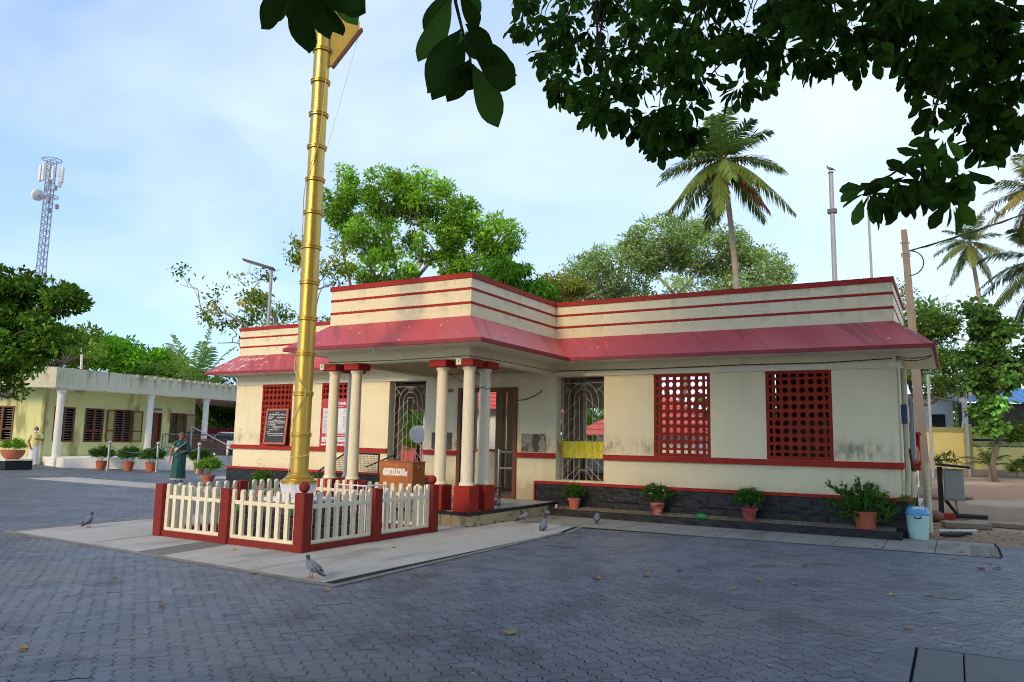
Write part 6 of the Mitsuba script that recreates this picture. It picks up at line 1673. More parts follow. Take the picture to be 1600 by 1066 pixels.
for i in range(5):
    add('rib', move(cbox(-0.16, 0.16, -0.035, 0.035, 0, 0.05, 0.015), 7.32 + 0.05 * i, 0.9 + i * 0.10, -0.01 + 0.01 * (i % 2), 0.5), PLAIN['dark'], k)
tag(add('white_stick', rod((7.15, 1.5, 0.02), (7.75, 1.9, 0.03), 0.022, 6), PLAIN['paper']), 'short white pipe lying on the dirt behind the aqua bin', 'pipe')
v, f = ball((0, 0, 0), 1, 2)
tag(add('clay_pot', move((v * V(0.16, 0.16, 0.12), f), 7.05, 4.0, 0.09), PLAIN['deadleaf3'], smooth=True), 'brown clay pot on the dirt at the foot of the concrete pole', 'pot')
tag(add('red_brick', move(cbox(-0.16, 0.16, -0.1, 0.1, 0, 0.12, 0.012), 7.25, 4.7, -0.01, 0.3), RED), 'red brick lying left of the meter stand', 'brick')
st_ = []
for i in range(420):
    x, y = rng.uniform(6.9, 10.5), rng.uniform(0.4, 5.0)
    r = rng.uniform(0.008, 0.03)
    v, f = ball((0, 0, 0), (r, r * rng.uniform(0.6, 1), r * 0.6), 0)
    st_.append(move((v, f), x, y, -0.03 + r * 0.3, rng.uniform(0, 6)))
tag(add('yard_gravel', cat(st_), CONCRETE), 'loose gravel scattered over the dirt yard right of the hall', 'gravel', kind='stuff')
v, f = ball((0, 0, 0), 1, 3)
tag(add('dirt_mound', move((v * (1 + 0.3 * (meshkit.noise(v * 2.4, 3)[:, None] - 0.5)) * V(1.3, 1.1, 0.35), f), 6.6, 13.2, -0.06), DIRT, smooth=True), kind='structure')

up = thing('utility_pole', 'square tapering concrete utility pole behind the right end of the hall', 'utility pole')
v, f = cbox(-0.17, 0.17, -0.14, 0.14, 0, 1, 0.02)
v = np.stack([v[:, 0] * (1 - 0.45 * v[:, 2]) + 6.62 - 0.28 * v[:, 2], v[:, 1] * (1 - 0.4 * v[:, 2]) + 13.4, v[:, 2] * 8.8], 1)
add('post', (v, f), CONCRETE, up)
for z in (8.35, 7.98, 7.90):
    add('clamp', cat(tube([(6.36 + 0.135 * a, 13.4 + 0.115 * b, z) for a, b in ((-1, -1), (1, -1), (1, 1), (-1, 1), (-1, -1))], 0.014, 5)), PLAIN['greymetal'], up)
add('cable_loop', tube([(6.45 + 0.30 * math.sin(q) + 0.25 * q / 3.1 * (3.1 - q) / 1.5, 13.3, 7.62 + 0.42 * math.cos(q)) for q in np.linspace(0, 3.1, 14)], 0.02, 6), PLAIN['wire'], up)
wl = sag((6.5, 13.3, 8.05), (16.0, 18.8, 12.6), 0.3, 40)
tag(add('overhead_wire', cat(tube(wl, 0.026, 6), tube(wl + V(0, 0, 1) * 0.02 * np.sin(np.arange(40) * 2.1)[:, None] - V(0, 0, 0.02), 0.016, 5)), PLAIN['wire']), 'twisted black overhead wire running from the concrete pole to the right edge', 'wire')
for lab, p0, p1, r in (('thick grey steel pole with a pigeon on top rising behind the right wing', (4.17, 13.17, 0), (4.15, 13.16, 11.05), 0.085), ('thin grey pole rising behind the right end of the roof', (4.99, 18.26, 0), (4.90, 18.21, 11.9), 0.05)):
    k = thing('steel_pole', lab, 'pole')
    add('post', tube([p0, p1], [r * 1.15, r * 0.9], 10), PLAIN['galv'], k, smooth=40)
    if r > 0.06:
        add('bracket', cbox(4.0, 4.3, 13.05, 13.25, 9.6, 9.75, 0.01), PLAIN['lampgrey'], k)
        add('cap', rod((4.15, 13.16, 11.05), (4.15, 13.16, 11.1), 0.09, 10), PLAIN['lampgrey'], k)
for lab, x, y, h, a in (('slim grey lamp post just right of the concrete pole', 6.45, 30.6, 5.4, 0), ('slim grey lamp post with a slanted solar head before the yellow wall', 8.16, 36.2, 4.9, 1)):
    k = thing('yard_lamp', lab, 'street lamp')
    add('post', rod((x, y, 0), (x, y, h), 0.075, 8), PLAIN['galv'], k, smooth=40)
    if a:
        add('arm', tube([(x, y, h - 0.5), (x - 0.6, y - 0.1, h - 0.35), (x - 1.0, y - 0.15, h - 0.2)], 0.05, 6), PLAIN['galv'], k)
        add('head', rot(cbox(-0.75, 0.35, -0.2, 0.2, -0.05, 0.05, 0.02), [0, 1, 0], 12), PLAIN['lampgrey'], k, to=T().translate([x - 0.9, y - 0.15, h - 0.55]))
    else:
        add('head', cbox(x - 0.25, x + 0.25, y - 0.15, y + 0.15, h, h + 0.14, 0.03), PLAIN['lampgrey'], k)
yw = thing('compound_wall', 'stained pale yellow compound wall with an olive band beyond the dirt yard', 'wall')
YW = mat('yellow_wall', lambda p, n, uv: MIX(MIX((0.62, 0.55, 0.22), (0.52, 0.44, 0.17), F(p.x + p.y, p.z, 1.0, 3)), (0.26, 0.19, 0.09), 0.85 * SS(0.42, 0.75, F(p.x * 1.5 + p.y, p.z * 1.1, 4.0, 4)) * SS(1.5, 0.2, p.z)), 0.85, 0.1)
add('wall', strip_between((2.0, 34.6), (8.1, 37.8), 0, 2.5, 0, 2.5, 0.25), YW, yw)
add('wall', strip_between((8.1, 37.8), (30.0, 49.0), 0, 1.7, 0, 1.7, 0.25), YW, yw)
add('band', strip_between((2.0, 34.56), (8.1, 37.76), 2.502, 2.80, 2.502, 2.80, 0.33), mat('olive', (0.24, 0.25, 0.10), 0.8), yw)
for z in (1.75, 2.15, 2.55):
    add('rail_slab', strip_between((8.15, 37.78), (30.0, 48.96), z, z + 0.27, z, z + 0.27, 0.2), 'mat_olive', yw)
for q in np.linspace(0.0, 1.0, 6):
    x, y = 8.2 + 21.8 * q, 37.85 + 11.15 * q
    add('pillar', cbox(x - 0.2, x + 0.2, y - 0.22, y + 0.22, 0, 3.0, 0.02), 'mat_olive', yw)
add('footing', strip_between((2.0, 34.0), (30.0, 48.4), 0, 0.38, 0, 0.38, 0.5), CONCRETE, yw)
bs = thing('blue_roof_shed', 'shed with a bright blue corrugated roof beyond the yellow wall', 'shed')
nx = 40
xs = np.linspace(0, 10, nx)
v = []
for i, x in enumerate(xs):
    b = 0.05 * (i % 2)
    v += [(7.6 + x * 0.9, 42.0 + x * 0.46, 4.55 + b), (6.6 + x * 0.9, 45.0 + x * 0.46, 5.7 + b)]
f = []
for i in range(nx - 1):
    f += [[2 * i, 2 * i + 2, 2 * i + 3], [2 * i, 2 * i + 3, 2 * i + 1]]
add('roof', (np.array(v), np.array(f)), PLAIN['blueroof'], bs)
add('wall', strip_between((7.9, 42.6), (17.5, 47.5), 0, 4.5, 0, 4.5, 0.2), PLAIN['dark'], bs)
wb = thing('white_house', 'pale house glimpsed between the trees beyond the yellow wall', 'house')
add('wall', box(1.5, 7.5, 46, 52, 0, 5.0), PLAIN['whitecol'], wb)
add('roof', box(1.2, 7.8, 45.7, 52.3, 5.002, 5.3), CONCRETE, wb)
for x in (2.4, 4.2, 6.0):
    add('window', box(x, x + 1.0, 45.94, 45.995, 2.6, 3.9), PLAIN['glassdark'], wb)
FALLEN = lambda D1, D2, D3: [
    (2.08, -9.01, 0.075, D2, 'yellow fallen leaf at the front corner of the concrete apron'),
    (0.78, -8.80, 0.075, D1, 'curled brown fallen leaf on the apron edge left of the front pigeon'),
    (-0.80, -7.68, 0.075, D2, 'small yellow fallen leaf on the apron before the left fence panel'),
    (-0.61, -7.45, 0.075, D2, 'small yellow fallen leaf on the apron under the front left fence panel'),
    (0.73, -6.26, 0.075, D2, 'yellow fallen leaf on the apron right of the fence'),
    (4.36, -9.42, 0.115, D1, 'pale oblong fallen leaf alone in the middle foreground paving'),
    (4.02, -6.87, 0.115, D1, 'large tan fallen leaf on the dark paving right of the apron'),
    (4.40, -6.35, 0.115, D1, 'brown fallen leaf right of the large tan one'),
    (4.61, -5.76, 0.075, D3, 'small brown fallen leaf near the paving middle'),
    (5.36, -6.49, 0.075, D1, 'brown curled fallen leaf on the paving below the painted pot'),
    (5.47, -5.81, 0.075, D1, 'small pale fallen leaf right of the curled one'),
    (5.91, -5.82, 0.075, D1, 'pale fallen leaf on the paving in the middle right'),
    (5.78, -4.37, 0.075, D3, 'reddish fallen leaf just below the concrete strip'),
    (7.02, -7.44, 0.075, D1, 'brown fallen leaf on the paving above the drain covers'),
    (7.16, -5.70, 0.075, D1, 'pale fallen leaf on the paving at the right'),
    (6.86, -5.84, 0.075, D2, 'small yellow fallen leaf left of the pale right one'),
    (7.77, -2.75, 0.075, D3, 'dark fallen leaf right of the concrete strip end'),
    (7.81, -3.10, 0.115, D1, 'large tan fallen leaf near the right edge'),
    (7.63, -3.29, 0.115, D3, 'small fallen leaf left of the large tan right edge leaf'),
    (7.40, -2.41, 0.075, D3, 'dark fallen leaf at the edge of the concrete strip'),
    (7.44, -1.62, 0.075, D1, 'pale fallen leaf on the concrete strip, nearest its right end'),
    (6.33, -1.63, 0.075, D2, 'yellow fallen leaf on the strip below the aqua bin'),
    (5.93, -0.33, 0.075, D3, 'brown fallen leaf against the planter kerb below the big pot'),
    (4.98, -0.64, 0.075, D2, 'yellow fallen leaf on the strip below the right screen'),
    (4.68, -2.17, 0.075, D3, 'dark fallen leaf on the paving edge below the third pot'),
    (3.98, -1.90, 0.075, D2, 'yellow fallen leaf at the front of the strip below the second screen'),
    (3.49, -1.25, 0.075, D2, 'yellow fallen leaf in the middle of the concrete strip'),
    (3.49, -0.47, 0.075, D3, 'dark fallen leaf against the kerb right of the second pot'),
    (3.04, -2.11, 0.075, D2, 'pale yellow fallen leaf on the strip below the second pot'),
    (0.90, -0.21, 0.075, D2, 'bright yellow fallen leaf by the kerb behind the right pigeon'),
    (0.27, -0.23, 0.075, D1, 'brown fallen leaf by the kerb corner'),
    (0.16, -3.00, 0.075, D1, 'brown fallen leaf at the foot of the porch step'),
    (1.36, -3.48, 0.075, D2, 'yellow fallen leaf by the nearest pigeon'),
    (1.44, -10.38, 0.075, D3, 'dark scrap of leaf on the left foreground paving'),
    (-0.12, -9.79, 0.075, D3, 'dark leaf on the left paving below the apron edge'),
    (1.77, -11.79, 0.075, D1, 'dry leaf at the bottom left corner'),
]
# ------------------------------------------------------------------ trees behind
OLIVE = (0.21, 0.28, 0.10)
tree('spreading_tree', 'dark glossy tree leaning over the left end of the yellow building', (-27.4, -2.0, 0), (-24.8, -0.6, 3.2),
     [((-23.1, 0.1, 6.7), (1.6, 1.4, 0.9), 44), ((-24.3, -0.4, 6.0), (1.9, 1.8, 1.0), 40), ((-21.4, 1.1, 6.3), (1.4, 0.9, 0.5), 22), ((-22.6, 0.2, 5.1), (2.0, 1.5, 0.8), 40), ((-22.9, -0.1, 3.9), (2.2, 1.6, 0.7), 40), ((-21.2, 1.0, 4.7), (1.4, 0.9, 0.5), 18), ((-23.2, 0.1, 3.1), (1.1, 0.9, 0.4), 10)],
     None, (0.085, 0.215, 0.032), 1, 0.26, 105, 0.19, 0.55, 0.30, kids=5, warm=0.35, spread=0.45)
tree('leafy_tree', 'bright green rounded tree behind the yellow building roof', (-50, 20, 0), (-50, 20, 5), [((-49.6, 20.8, 7.4), (2.6, 2.4, 1.3), 24), ((-46.2, 22.2, 6.7), (2.4, 2.0, 1.1), 18)], None, (0.12, 0.36, 0.025), 2, 0.3, 240, 0.36, 0.45, 0.8)
tree('leafy_tree', 'pale yellow green tree behind the left end of the yellow building roof', (-44, 10, 0), (-44, 11, 4), [((-42.0, 12.5, 6.6), (3.4, 3.0, 1.6), 26)], None, (0.15, 0.29, 0.05), 3, 0.25, 200, 0.3, 0.45, 0.6, warm=0.2)
tree('tall_tree', 'tall bright green tree with pale limbs behind the porch', (-17.0, 16.0, 0), (-16.6, 15.6, 5.5),
     [((-19.2, 13.7, 13.3), (0.8, 0.9, 2.0), 40), ((-17.2, 14.7, 13.5), (1.2, 1.2, 1.7), 46), ((-15.5, 15.6, 13.4), (1.5, 1.3, 1.7), 56), ((-13.8, 16.6, 12.5), (0.9, 0.9, 1.5), 32), ((-12.2, 17.5, 11.4), (1.1, 1.0, 1.4), 42), ((-17.9, 14.4, 11.4), (1.7, 1.5, 1.4), 42), ((-15.0, 16.0, 11.2), (1.7, 1.4, 1.3), 44), ((-13.2, 17.1, 10.0), (1.8, 1.5, 1.1), 40), ((-17.3, 14.8, 9.8), (2.0, 1.5, 1.1), 34)],
     None, (0.20, 0.43, 0.045), 4, 0.24, 105, 0.19, 0.42, 0.34, barkm=PLAIN['limb'], kids=9, spread=0.28)
tree('mango_tree', 'dense mango tree with long hanging leaves right of the tall bright tree', (-10.6, 17.2, 0), (-10.6, 17.2, 6), [((-10.6, 16.8, 8.9), (1.7, 1.7, 1.1), 30), ((-13.0, 16.6, 8.8), (1.8, 1.6, 1.0), 22)], None, (0.085, 0.25, 0.028), 5, 0.25, 260, 0.32, 0.24, 0.45, droop=1.4)
fl = tree('flowering_tree', 'yellow flowering tree peeping over the inner corner of the parapet', (-12.9, 26, 0), (-12.9, 26, 7), [((-12.6, 25.6, 10.0), (1.5, 1.6, 1.2), 16)], None, (0.24, 0.30, 0.06), 6, 0.22, 200, 0.22, 0.45, 0.55)
g = np.random.default_rng(60)
p = V(-12.9, 25.4, 10.2) + g.normal(0, 1, (260, 3)) * V(0.8, 0.8, 0.5)
add_leaves('blossom', [leaf_cloud(p, sphere_dirs(260, g), 0.2, 0.14, tint((0.55, 0.36, 0.015), 260, g, 0.15), g)], fl)
tree('rain_tree', 'broad pale rain tree with a domed crown behind the right wing', (-11, 44, 0), (-11, 44, 9),
     [((-15.6, 41.2, 14.2), (3.6, 3.6, 2.8), 95), ((-12.2, 43.2, 16.8), (3.2, 3.0, 2.8), 95), ((-8.8, 44.8, 16.4), (3.2, 3.0, 2.8), 90), ((-6.0, 46.6, 14.4), (3.0, 2.8, 2.8), 80), ((-19.2, 39.2, 12.0), (2.2, 2.2, 1.8), 30), ((-4.2, 47.4, 12.4), (1.8, 1.8, 1.6), 20), ((-9, 45, 12.6), (7, 6, 2.0), 60)],
     None, (0.26, 0.42, 0.150), 7, 0.32, 100, 0.27, 0.42, 0.7, barkm=PLAIN['limb'], kids=14, spread=0.25)
for i, (lab, x, y, z, rx, rz, nc, col) in enumerate((('sparse pale tree low behind the right wing roof near the palm trunk', -1.5, 48, 11.6, 2.6, 1.4, 16, OLIVE), ('thin airy tree behind the two steel poles', 3.0, 50, 12.4, 2.6, 1.8, 14, (0.28, 0.34, 0.14)), ('pale green tree low behind the middle of the right wing', 0.8, 44, 10.2, 2.2, 1.2, 12, OLIVE))):
    tree('sparse_tree', lab, (x, y, 0), (x, y, z - 2), [((x, y, z), (rx, rx, rz), nc)], None, col, 20 + i, 0.18, 90, 0.26, 0.45, 0.8, barkm=PLAIN['limb'])
# almost bare copper pod behind the left wing
k = thing('bare_tree', 'nearly bare tree with pale branches and sparse yellow green leaves behind the left wing', 'tree')
g = np.random.default_rng(8)
add('trunk', limb((-14.2, 8.0, 0), (-14.6, 7.4, 5.2), 0.2, 0.13, g, 8, 0.05), PLAIN['limb'], k, smooth=True)
wood, cl = [], []
def wander(p0, p1, r0, depth):
    p = bent(p0, p1, g, 8, 0.12)
    wood.append(tube(p, np.linspace(r0, r0 * 0.35, len(p)), 6))
    L = np.linalg.norm(V(*p1) - V(*p0))
    if depth:
        for j in (4, 6, 8, 9):
            d = unit(unit(V(*p1) - V(*p0)) + g.normal(0, 0.75, 3) + V(0, 0, 0.25))
            wander(p[j], p[j] + d * L * g.uniform(0.25, 0.5), r0 * 0.42, depth - 1)
    elif g.uniform() < 0.75:
        n = g.integers(16, 60)
        q = p[-1] + g.normal(0, 0.20, (n, 3)) * V(1, 1, 0.7)
        cl.append(leaf_cloud(q, unit(g.normal(0, 1, (n, 3)) + V(0, 0, -0.5)), 0.21 * g.uniform(0.6, 1.3, n), 0.095, tint((0.26, 0.36, 0.06) if g.uniform() < 0.6 else (0.09, 0.20, 0.035), n, g, 0.3, 0.6), g))
for e, r in (((-18.3, 4.9, 6.2), 0.06), ((-17.6, 5.4, 5.1), 0.05), ((-16.6, 6.0, 7.3), 0.055), ((-15.0, 6.8, 8.6), 0.055), ((-13.8, 7.6, 7.6), 0.055), ((-15.7, 6.4, 6.2), 0.05)):
    wander((-14.5, 7.5, 4.6), e, r, 2)
add('branch', cat(wood), PLAIN['limb'], k, smooth=True)
add_leaves('foliage', cl, k)
# left palms and hedge behind the car
palm('coconut_palm', 'young coconut palm with upright fronds behind the yellow building', (-35.7, 18.6, 0), (-35.7, 18.6, 4.3), 17, 4.8, 9, r=0.18, base_col=(0.18, 0.30, 0.08), elev=(0.15, 1.40), pairs=34, leaflet=0.42, droop=0.75)
palm('fan_palm', 'small distant grey green palm left of the young coconut palm', (-46.8, 23, 0), (-46.8, 23, 6.3), 22, 1.5, 10, r=0.2, base_col=(0.12, 0.17, 0.09), pairs=16, leaflet=1.1)
tree('hedge_tree', 'leafy green tree left of the coconut palm behind the yellow roof', (-39, 20, 0), (-39, 20, 3), [((-40.6, 19.4, 5.0), (2.0, 1.8, 1.1), 16)], None, (0.09, 0.21, 0.03), 30, 0.2, 260, 0.28, 0.45, 0.7)
for i, (lab, x, y, z, r, col) in enumerate((('dark leafy tree behind the red boundary wall by the white column', -37, 22, 3.4, 2.4, (0.07, 0.17, 0.03)), ('bright yellow green bush behind the red boundary wall next to the hall', -30.5, 22.0, 3.0, 1.9, (0.16, 0.33, 0.03)), ('tall dark tree behind the white car', -31, 28, 4.8, 3.2, (0.06, 0.145, 0.03)))):
    tree('hedge_tree', lab, (x, y, 0), (x, y, z * 0.6), [((x, y, z), (r, r, r * 0.75), 26)], None, col, 31 + i, 0.2, 250, 0.30, 0.45, 0.75)
# palms and trees on the right
palm('coconut_palm', 'tall coconut palm with brown nuts and a dead frond above the right wing', (-0.45, 17.4, 0), (-0.68, 17.3, 13.75), 32, 3.0, 12, r=0.125, nuts=9, dead=1, base_col=(0.115, 0.20, 0.055), droop=0.85, pairs=54)
palm('coconut_palm', 'slender coconut palm above the creeper covered tree at the right', (9.5, 55.4, 0), (9.3, 55.3, 18.0), 22, 3.1, 13, r=0.17, base_col=(0.14, 0.21, 0.065), droop=0.9, pairs=44)
palm('coconut_palm', 'tall coconut palm cut by the right edge, its upper fronds yellowed', (13.2, 45.6, 0), (13.0, 45.5, 18.9), 24, 3.5, 14, r=0.2, base_col=(0.20, 0.21, 0.06), droop=0.9, pairs=44, dead=2)
palm('coconut_palm', 'dark drooping coconut palm at the right edge beside the overhead wire', (12.3, 33.5, 0), (12.2, 33.4, 11.4), 26, 3.7, 15, r=0.18, base_col=(0.07, 0.115, 0.042), droop=1.05, pairs=46)
tree('leafy_tree', 'dense green tree right behind the concrete utility pole', (5.6, 37.5, 0), (5.6, 37.5, 4), [((6.0, 37.5, 8.6), (1.7, 1.7, 1.7), 30), ((6.4, 37.0, 5.6), (2.2, 2.0, 1.8), 36), ((5.0, 38, 7.0), (1.7, 1.5, 1.6), 20)], None, (0.10, 0.21, 0.045), 16, 0.25, 130, 0.24, 0.5, 0.7)
tree('creeper_tree', 'tall tree wrapped in heart leaved creeper at the right edge of the yard', (9.15, 30.0, 0), (9.1, 29.9, 5.0), [((9.0, 29.8, 8.2), (0.5, 0.5, 0.7), 9), ((9.3, 29.8, 7.2), (0.8, 0.8, 0.7), 12), ((8.9, 29.8, 6.0), (0.9, 0.9, 0.8), 16), ((9.3, 29.8, 4.8), (0.8, 0.8, 0.8), 14), ((8.9, 29.7, 3.5), (0.9, 0.8, 0.7), 12), ((9.2, 29.7, 2.5), (0.6, 0.6, 0.4), 6), ((10.7, 30.3, 5.6), (0.7, 0.7, 1.2), 10), ((10.2, 30.2, 7.6), (0.5, 0.5, 0.5), 5)], None, (0.085, 0.20, 0.045), 17, 0.14, 62, 0.27, 0.85, 0.40, droop=0.8, spread=0.4)
k = thing('bare_tree', 'leafless pale branching tree behind the creeper covered tree', 'tree')
g = np.random.default_rng(18)
wood = [limb((8.2, 42, 0), (8.0, 42, 5), 0.22, 0.15, g)]
cl = []
for e in ((5.6, 41, 10.0), (7.0, 42, 11.4), (8.8, 42, 11.0), (10.6, 43, 10.2), (11.8, 43, 8.2), (5.2, 41, 7.6)):
    wander((8.0, 42, 4.6), e, 0.11, 2)
add('branch', cat(wood), PLAIN['whitecol'], k, smooth=True)
palm('young_palm', 'knee high young palm in front of the yellow wall', (9.0, 32.0, 0), (9.0, 32.0, 0.75), 11, 1.8, 19, r=0.09, base_col=(0.09, 0.15, 0.035), elev=(0.2, 1.35), pairs=24, category='palm')
g = np.random.default_rng(71)
for lab, x, y, z, r, n, col in (('straggly weed before the yellow wall beside the lamp post', 7.0, 34.8, 0.9, 0.55, 260, (0.07, 0.11, 0.03)), ('pale grassy clump at the foot of the yellow wall', 10.4, 35.6, 0.5, 0.45, 420, (0.16, 0.24, 0.05)), ('leafy shrub at the right edge before the yellow wall', 10.8, 31.0, 2.2, 1.0, 1300, (0.06, 0.13, 0.025)), ('low shrub at the right edge of the dirt yard', 11.4, 33.0, 0.8, 0.7, 700, (0.05, 0.10, 0.03))):
    k = thing('yard_shrub', lab, 'shrub')
    bush('foliage', k, V(x, y, z), r, n, 0.20, col, g, 0.4, 0.9, ragged=0.5)
# a far belt of trees closing the horizon
g = np.random.default_rng(77)
cl = []
for i in range(150):
    a = math.radians(-75 + 100 * i / 150)
    r = g.uniform(85, 130)
    c = V(EYE[0] + r * math.sin(a), EYE[1] + r * math.cos(a), g.uniform(1.5, 5))
    cl.append(spray(c, g.uniform(2.5, 5.0), 110, 1.5, V(0.05, 0.105, 0.03) * np.exp(g.normal(0, 0.25)), g, (1.4, 1.4, 0.9)))
tag(add_leaves('tree_belt', cl), 'far belt of trees closing the horizon', 'trees', kind='stuff')

# ------------------------------------------------------------------ the tree overhead
g = np.random.default_rng(91)
LB_V, LB_F = [], []
prof = [(0.0, 0.03), (0.08, 0.10), (0.20, 0.25), (0.34, 0.39), (0.48, 0.475), (0.60, 0.50), (0.72, 0.46), (0.83, 0.34), (0.92, 0.17), (1.0, 0.0)]
for x, w in prof:
    cz = -0.10 * x * x
    LB_V += [(x, -w, cz + 0.09 * w), (x, -w * 0.5, cz + 0.01), (x, 0, cz - 0.02), (x, w * 0.5, cz + 0.01), (x, w, cz + 0.09 * w)]
for i in range(len(prof) - 1):
    for j in range(4):
        a = i * 5 + j
        LB_F += [[a, a + 6, a + 5], [a, a + 1, a + 6]]
LB = (np.array(LB_V), np.array(LB_F))
LM = (V((0, 0, 0), (0.30, 0.30, 0.04), (0.62, 0.50, 0.03), (0.88, 0.30, -0.04), (1, 0, -0.12), (0.88, -0.30, -0.04), (0.62, -0.50, 0.03), (0.30, -0.30, 0.04), (0.5, 0, -0.03)), np.array([[8, i, i + 1] for i in range(7)] + [[8, 7, 0]]))
ot = thing('overhanging_tree', 'large leaved dark tree hanging over the top right of the view', 'tree')
TR0, TR1 = V(15.5, -10.8, 0), V(14.4, -11.0, 4.6)
add('trunk', limb(TR0, TR1, 0.42, 0.30, g, 8, 0.04, 14), BARK, ot, smooth=True)
hubs = [V(11.4, -10.4, 6.2), V(9.4, -8.6, 6.6), V(6.6, -8.4, 6.7), V(8.4, -12.4, 6.2), V(4.4, -9.6, 7.0), V(4.4, -7.6, 7.0), V(10.0, -13.8, 6.0)]
wood = []
for h in hubs:
    wood.append(limb(TR1 - V(0, 0, 0.1), h, 0.17, 0.06, g, 10, 0.03, 9))
LCOL = (0.036, 0.102, 0.017)
sh = g.uniform(0, 1, (330, 3)) * V(13.4, 12.0, 8.0) + V(0.9, -22.0, 5.6)
lo = g.uniform(0, 1, (110, 3)) * V(11.0, 7.0, 4.0) + V(2.0, -25.0, 3.6)
lo2 = g.uniform(0, 1, (150, 3)) * V(6.5, 7.5, 4.0) + V(9.0, -12.0, 3.9)
q_ = lo2 - EYE
lo2 = lo2[(q_ @ FW > 0) & (q_ @ np.cross(FW, UP) > 0.78 * (q_ @ FW))]
sh = np.vstack([sh, lo])
rel = sh - EYE
fz = rel @ FW
up_ = rel @ UP / np.maximum(fz, 1e-3)
sh = sh[(fz < 0.3) | (up_ > 0.72)]
SHADE = np.vstack([np.hstack([sh, np.full((len(sh), 1), 0.75)]), np.hstack([lo2, np.full((len(lo2), 1), 0.32)])])
OVER[-14:, :3] += V(0.12, 0.05, -0.07)
allc = np.vstack([OVER, SHADE])
P_, A_, S_, C_ = [], [], [], []
for x, y, z, r in allc:
    c = V(x, y, z)
    h = min(hubs, key=lambda q: np.linalg.norm(q - c))
    if r < 0.06:
        h = V(7.0, -9.1, 4.35)
    if g.uniform() < 0.4 and 0.06 < r < 0.5:
        wood.append(limb(h, c + V(0, 0, 0.06), 0.018 if r > 0.06 else 0.008, 0.004, g, 7, 0.09, 5))
    n = int(37 * max(0.55, r / 0.12) ** 0.8) if r > 0.06 else 9
    if r > 0.5:
        n = 120
    d = sphere_dirs(n, g)
    pos = c + d * r * V(1.25, 1.25, 1.0) * g.uniform(0.15, 1.0, (n, 1)) + V(0, 0, 0.05)
    P_.append(pos)
    A_.append(unit(d * 0.9 + V(0, 0, -0.85) + g.normal(0, 0.35, (n, 3))))
    S_.append(g.uniform(0.10, 0.19, n) if 0.06 < r < 0.5 else g.uniform(0.13, 0.19, n) if r < 0.5 else g.uniform(0.20, 0.30, n))
    C_.append(tint(V(*LCOL) * np.exp(g.normal(0, 0.3)), n, g, 0.25, 0.25))
P_, A_, S_, C_ = np.vstack(P_), np.vstack(A_), np.concatenate(S_), np.vstack(C_)
v, f, c = leaf_cloud(P_, A_, S_, S_ * 0.52, C_, g, LM, up=V(0.1, -0.2, 0.6), upj=0.7)
v, c, nl = v.reshape(-1, 9, 3), c.reshape(-1, 9, 3), len(P_)
apparent = S_ / np.linalg.norm(P_ - EYE, axis=1) * (((P_ - EYE) @ FW) > 0.62 * np.linalg.norm(P_ - EYE, axis=1))
order = np.argsort(-apparent)
big, small = order[:270], order[270:]
for i in big:
    add('leaf', (v[i], LM[1]), LEAF, ot, color=c[i])
fo = (LM[1][None] + (np.arange(len(small)) * 9)[:, None, None]).reshape(-1, 3)
add('foliage', (v[small].reshape(-1, 3), fo), LEAF, ot, color=c[small].reshape(-1, 3), kind='stuff')
# hanging vines inside the crown
for i in range(22):
    x, y, z, r = OVER[g.integers(0, 95)]
    a = V(x, y, z) + g.normal(0, 0.12, 3)
    p = bent(a + V(0, 0, 0.4), a + g.normal(0, 0.15, 3) - V(0, 0, 0.15), g, 12, 0.10)
    wood.append(tube(p, 0.005, 5))
for tw_ in LOWTWIGS:
    wood.append(tube(tw_, np.linspace(0.012, 0.004, len(tw_)), 6))
# two big leaf sprays close to the lens side of the tree
b, t, w = BIGLEAF[:, :3], BIGLEAF[:, 3:6], BIGLEAF[:, 6]
L = np.linalg.norm(t - b, axis=1)
for i in range(len(b)):
    face = unit(EYE - (b[i] + t[i]) / 2)
    vv, ff, cc = leaf_cloud(b[i:i + 1], (t[i:i + 1] - b[i:i + 1]), L[i:i + 1], w[i:i + 1] * 1.18, tint((0.030, 0.080, 0.015), 1, g, 0.5), g, LB, up=-face, upj=0.22)
    add('leaf', (vv, ff), LEAF, ot, color=cc, smooth=True)
wood.append(tube(TWIG2, [0.007, 0.006, 0.005, 0.004, 0.003], 6))
wood.append(tube(TWIG1, [0.007, 0.006, 0.004], 6))
wood.append(limb(V(*TWIG2[0]), V(7.2, -11.6, 5.6), 0.008, 0.03, g, 8, 0.1, 6))
wood.append(limb(V(*TWIG1[0]), V(7.0, -11.9, 5.4), 0.008, 0.03, g, 8, 0.1, 6))
wood.append(limb(V(7.1, -11.7, 5.5), V(8.4, -11.8, 5.9), 0.035, 0.06, g, 6, 0.1, 6))
add('branch', cat(wood), DARKBARK, ot, smooth=True)

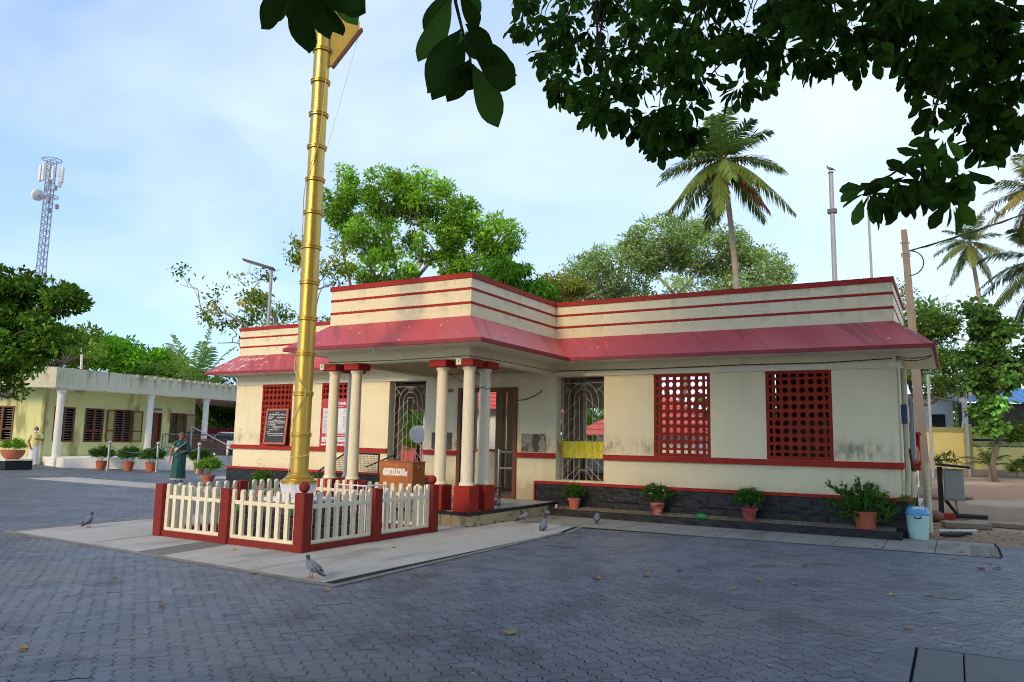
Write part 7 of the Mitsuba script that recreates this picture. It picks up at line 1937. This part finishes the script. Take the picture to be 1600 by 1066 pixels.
# ------------------------------------------------------------------ pigeons and fallen leaves
def pigeon(label, x, y, z, rz, pitch=0, group=None):
    k = thing('pigeon', label, 'pigeon', group)
    body = tube([(-0.13, 0, 0.105), (-0.10, 0, 0.112), (-0.05, 0, 0.122), (0.0, 0, 0.135), (0.05, 0, 0.150), (0.085, 0, 0.172), (0.10, 0, 0.195), (0.105, 0, 0.212)], [0.012, 0.030, 0.048, 0.058, 0.056, 0.042, 0.027, 0.022], 14)
    M = T().translate([x, y, z]).rotate([0, 0, 1], rz).rotate([0, 1, 0], pitch).scale(0.88)
    add('body', body, PLAIN['feather'], k, smooth=True, to=M)
    add('neck', tube([(0.075, 0, 0.166), (0.095, 0, 0.188), (0.105, 0, 0.208)], [0.046, 0.031, 0.0245], 12, False), PLAIN['featherneck'], k, smooth=True, to=M)
    add('head', ball((0.115, 0, 0.228), (0.029, 0.023, 0.025), 2), PLAIN['featherdark'], k, smooth=True, to=M)
    add('beak', tube([(0.138, 0, 0.226), (0.152, 0, 0.222), (0.160, 0, 0.217)], [0.008, 0.005, 0.001], 6), PLAIN['dark'], k, to=M)
    add('tail', cbox(-0.215, -0.11, -0.026, 0.026, 0.088, 0.102, 0.005), PLAIN['featherdark'], k, to=M @ T().rotate([0, 1, 0], -4))
    for s in (-1, 1):
        w = add('wing', (ball((0, 0, 0), 1, 2)[0] * V(0.088, 0.015, 0.040) @ trimesh.transformations.rotation_matrix(-0.22, [0, 1, 0])[:3, :3].T + V(-0.035, s * 0.049, 0.128), ball((0, 0, 0), 1, 2)[1]), PLAIN['feather'], k, smooth=True, to=M)
        for xx in (-0.075, -0.045):
            add('wing_bar', rod((xx, s * 0.063, 0.100), (xx - 0.012, s * 0.0615, 0.142), 0.007, 5), PLAIN['featherdark'], w, to=M)
        add('wing_tip', tube([(-0.10, s * 0.046, 0.115), (-0.15, s * 0.036, 0.106), (-0.185, s * 0.026, 0.101)], [0.016, 0.011, 0.003], 6), PLAIN['featherdark'], w, smooth=True, to=M)
        lg = add('leg', cat(rod((0.005, s * 0.022, 0.09), (0.010, s * 0.022, 0.006), 0.0055, 5), *[rod((0.010, s * 0.022, 0.005), (0.010 + 0.03 * math.cos(q), s * 0.022 + 0.03 * math.sin(q), 0.004), 0.0035, 4) for q in (-0.5, 0, 0.5, 3.14)]), PLAIN['birdpink'], k, to=M)
        add('eye', ball((0.124, s * 0.0215, 0.232), 0.0045, 1), PLAIN['birdpink'], k, to=M)
GP = 'pigeons around the courtyard'
for lab, x, y, z, rz, pt in (('grey pigeon at the front edge of the concrete apron before the fence', 1.42, -8.60, 0.005, 175, -8), ('grey pigeon at the far left tip of the concrete apron', -4.55, -7.40, 0.005, 120, -8), ('grey pigeon standing on the porch floor beside the right pedestal', 0.08, -2.45, 0.243, 20, -18), ('grey pigeon on the apron close to the porch step', 0.50, -2.18, 0.005, 60, -10),
                             ('grey pigeon nearest the dark paving, right of the porch step', 1.35, -3.02, 0.005, 100, -28), ('grey pigeon beside the planter kerb, head turned down', 0.55, -1.35, 0.005, 120, 10), ('grey pigeon on the strip in front of the planter kerb', 1.62, -1.42, 0.005, 110, -12),
                             ('dark pigeon perched on top of the thick steel pole', 4.12, 13.14, 11.11, 205, -5), ('dark pigeon perched on the overhead wire', 9.05, 14.75, 9.28, 160, -20)):
    pigeon(lab, x, y, z, rz, pt, GP)


def dry_leaf(i, x, y, z, s, m, lab=None):
    rr = np.random.default_rng(500 + i)
    v = LB[0].copy() * V(1, 1.0, 1)
    v[:, 2] += 0.25 * (v[:, 1] ** 2) * 2 + 0.22 * (v[:, 0] - 0.5) ** 2 * rr.uniform(0.5, 1.6) + rr.normal(0, 0.012, len(v))
    v = v * V(s, s * rr.uniform(0.75, 1.0), s)
    v[:, 2] -= v[:, 2].min()
    k = tag(add('fallen_leaf', move((v, LB[1]), x, y, z + 0.003, rr.uniform(0, 6.28)), m, smooth=True), lab, 'leaf', 'fallen leaves on the courtyard')


D1, D2, D3 = PLAIN['deadleaf'], PLAIN['deadleaf2'], PLAIN['deadleaf3']
for i, (x, y, s, m, lab) in enumerate(FALLEN(D1, D2, D3)):
    dry_leaf(i, x, y, 0.005, s, m, lab)
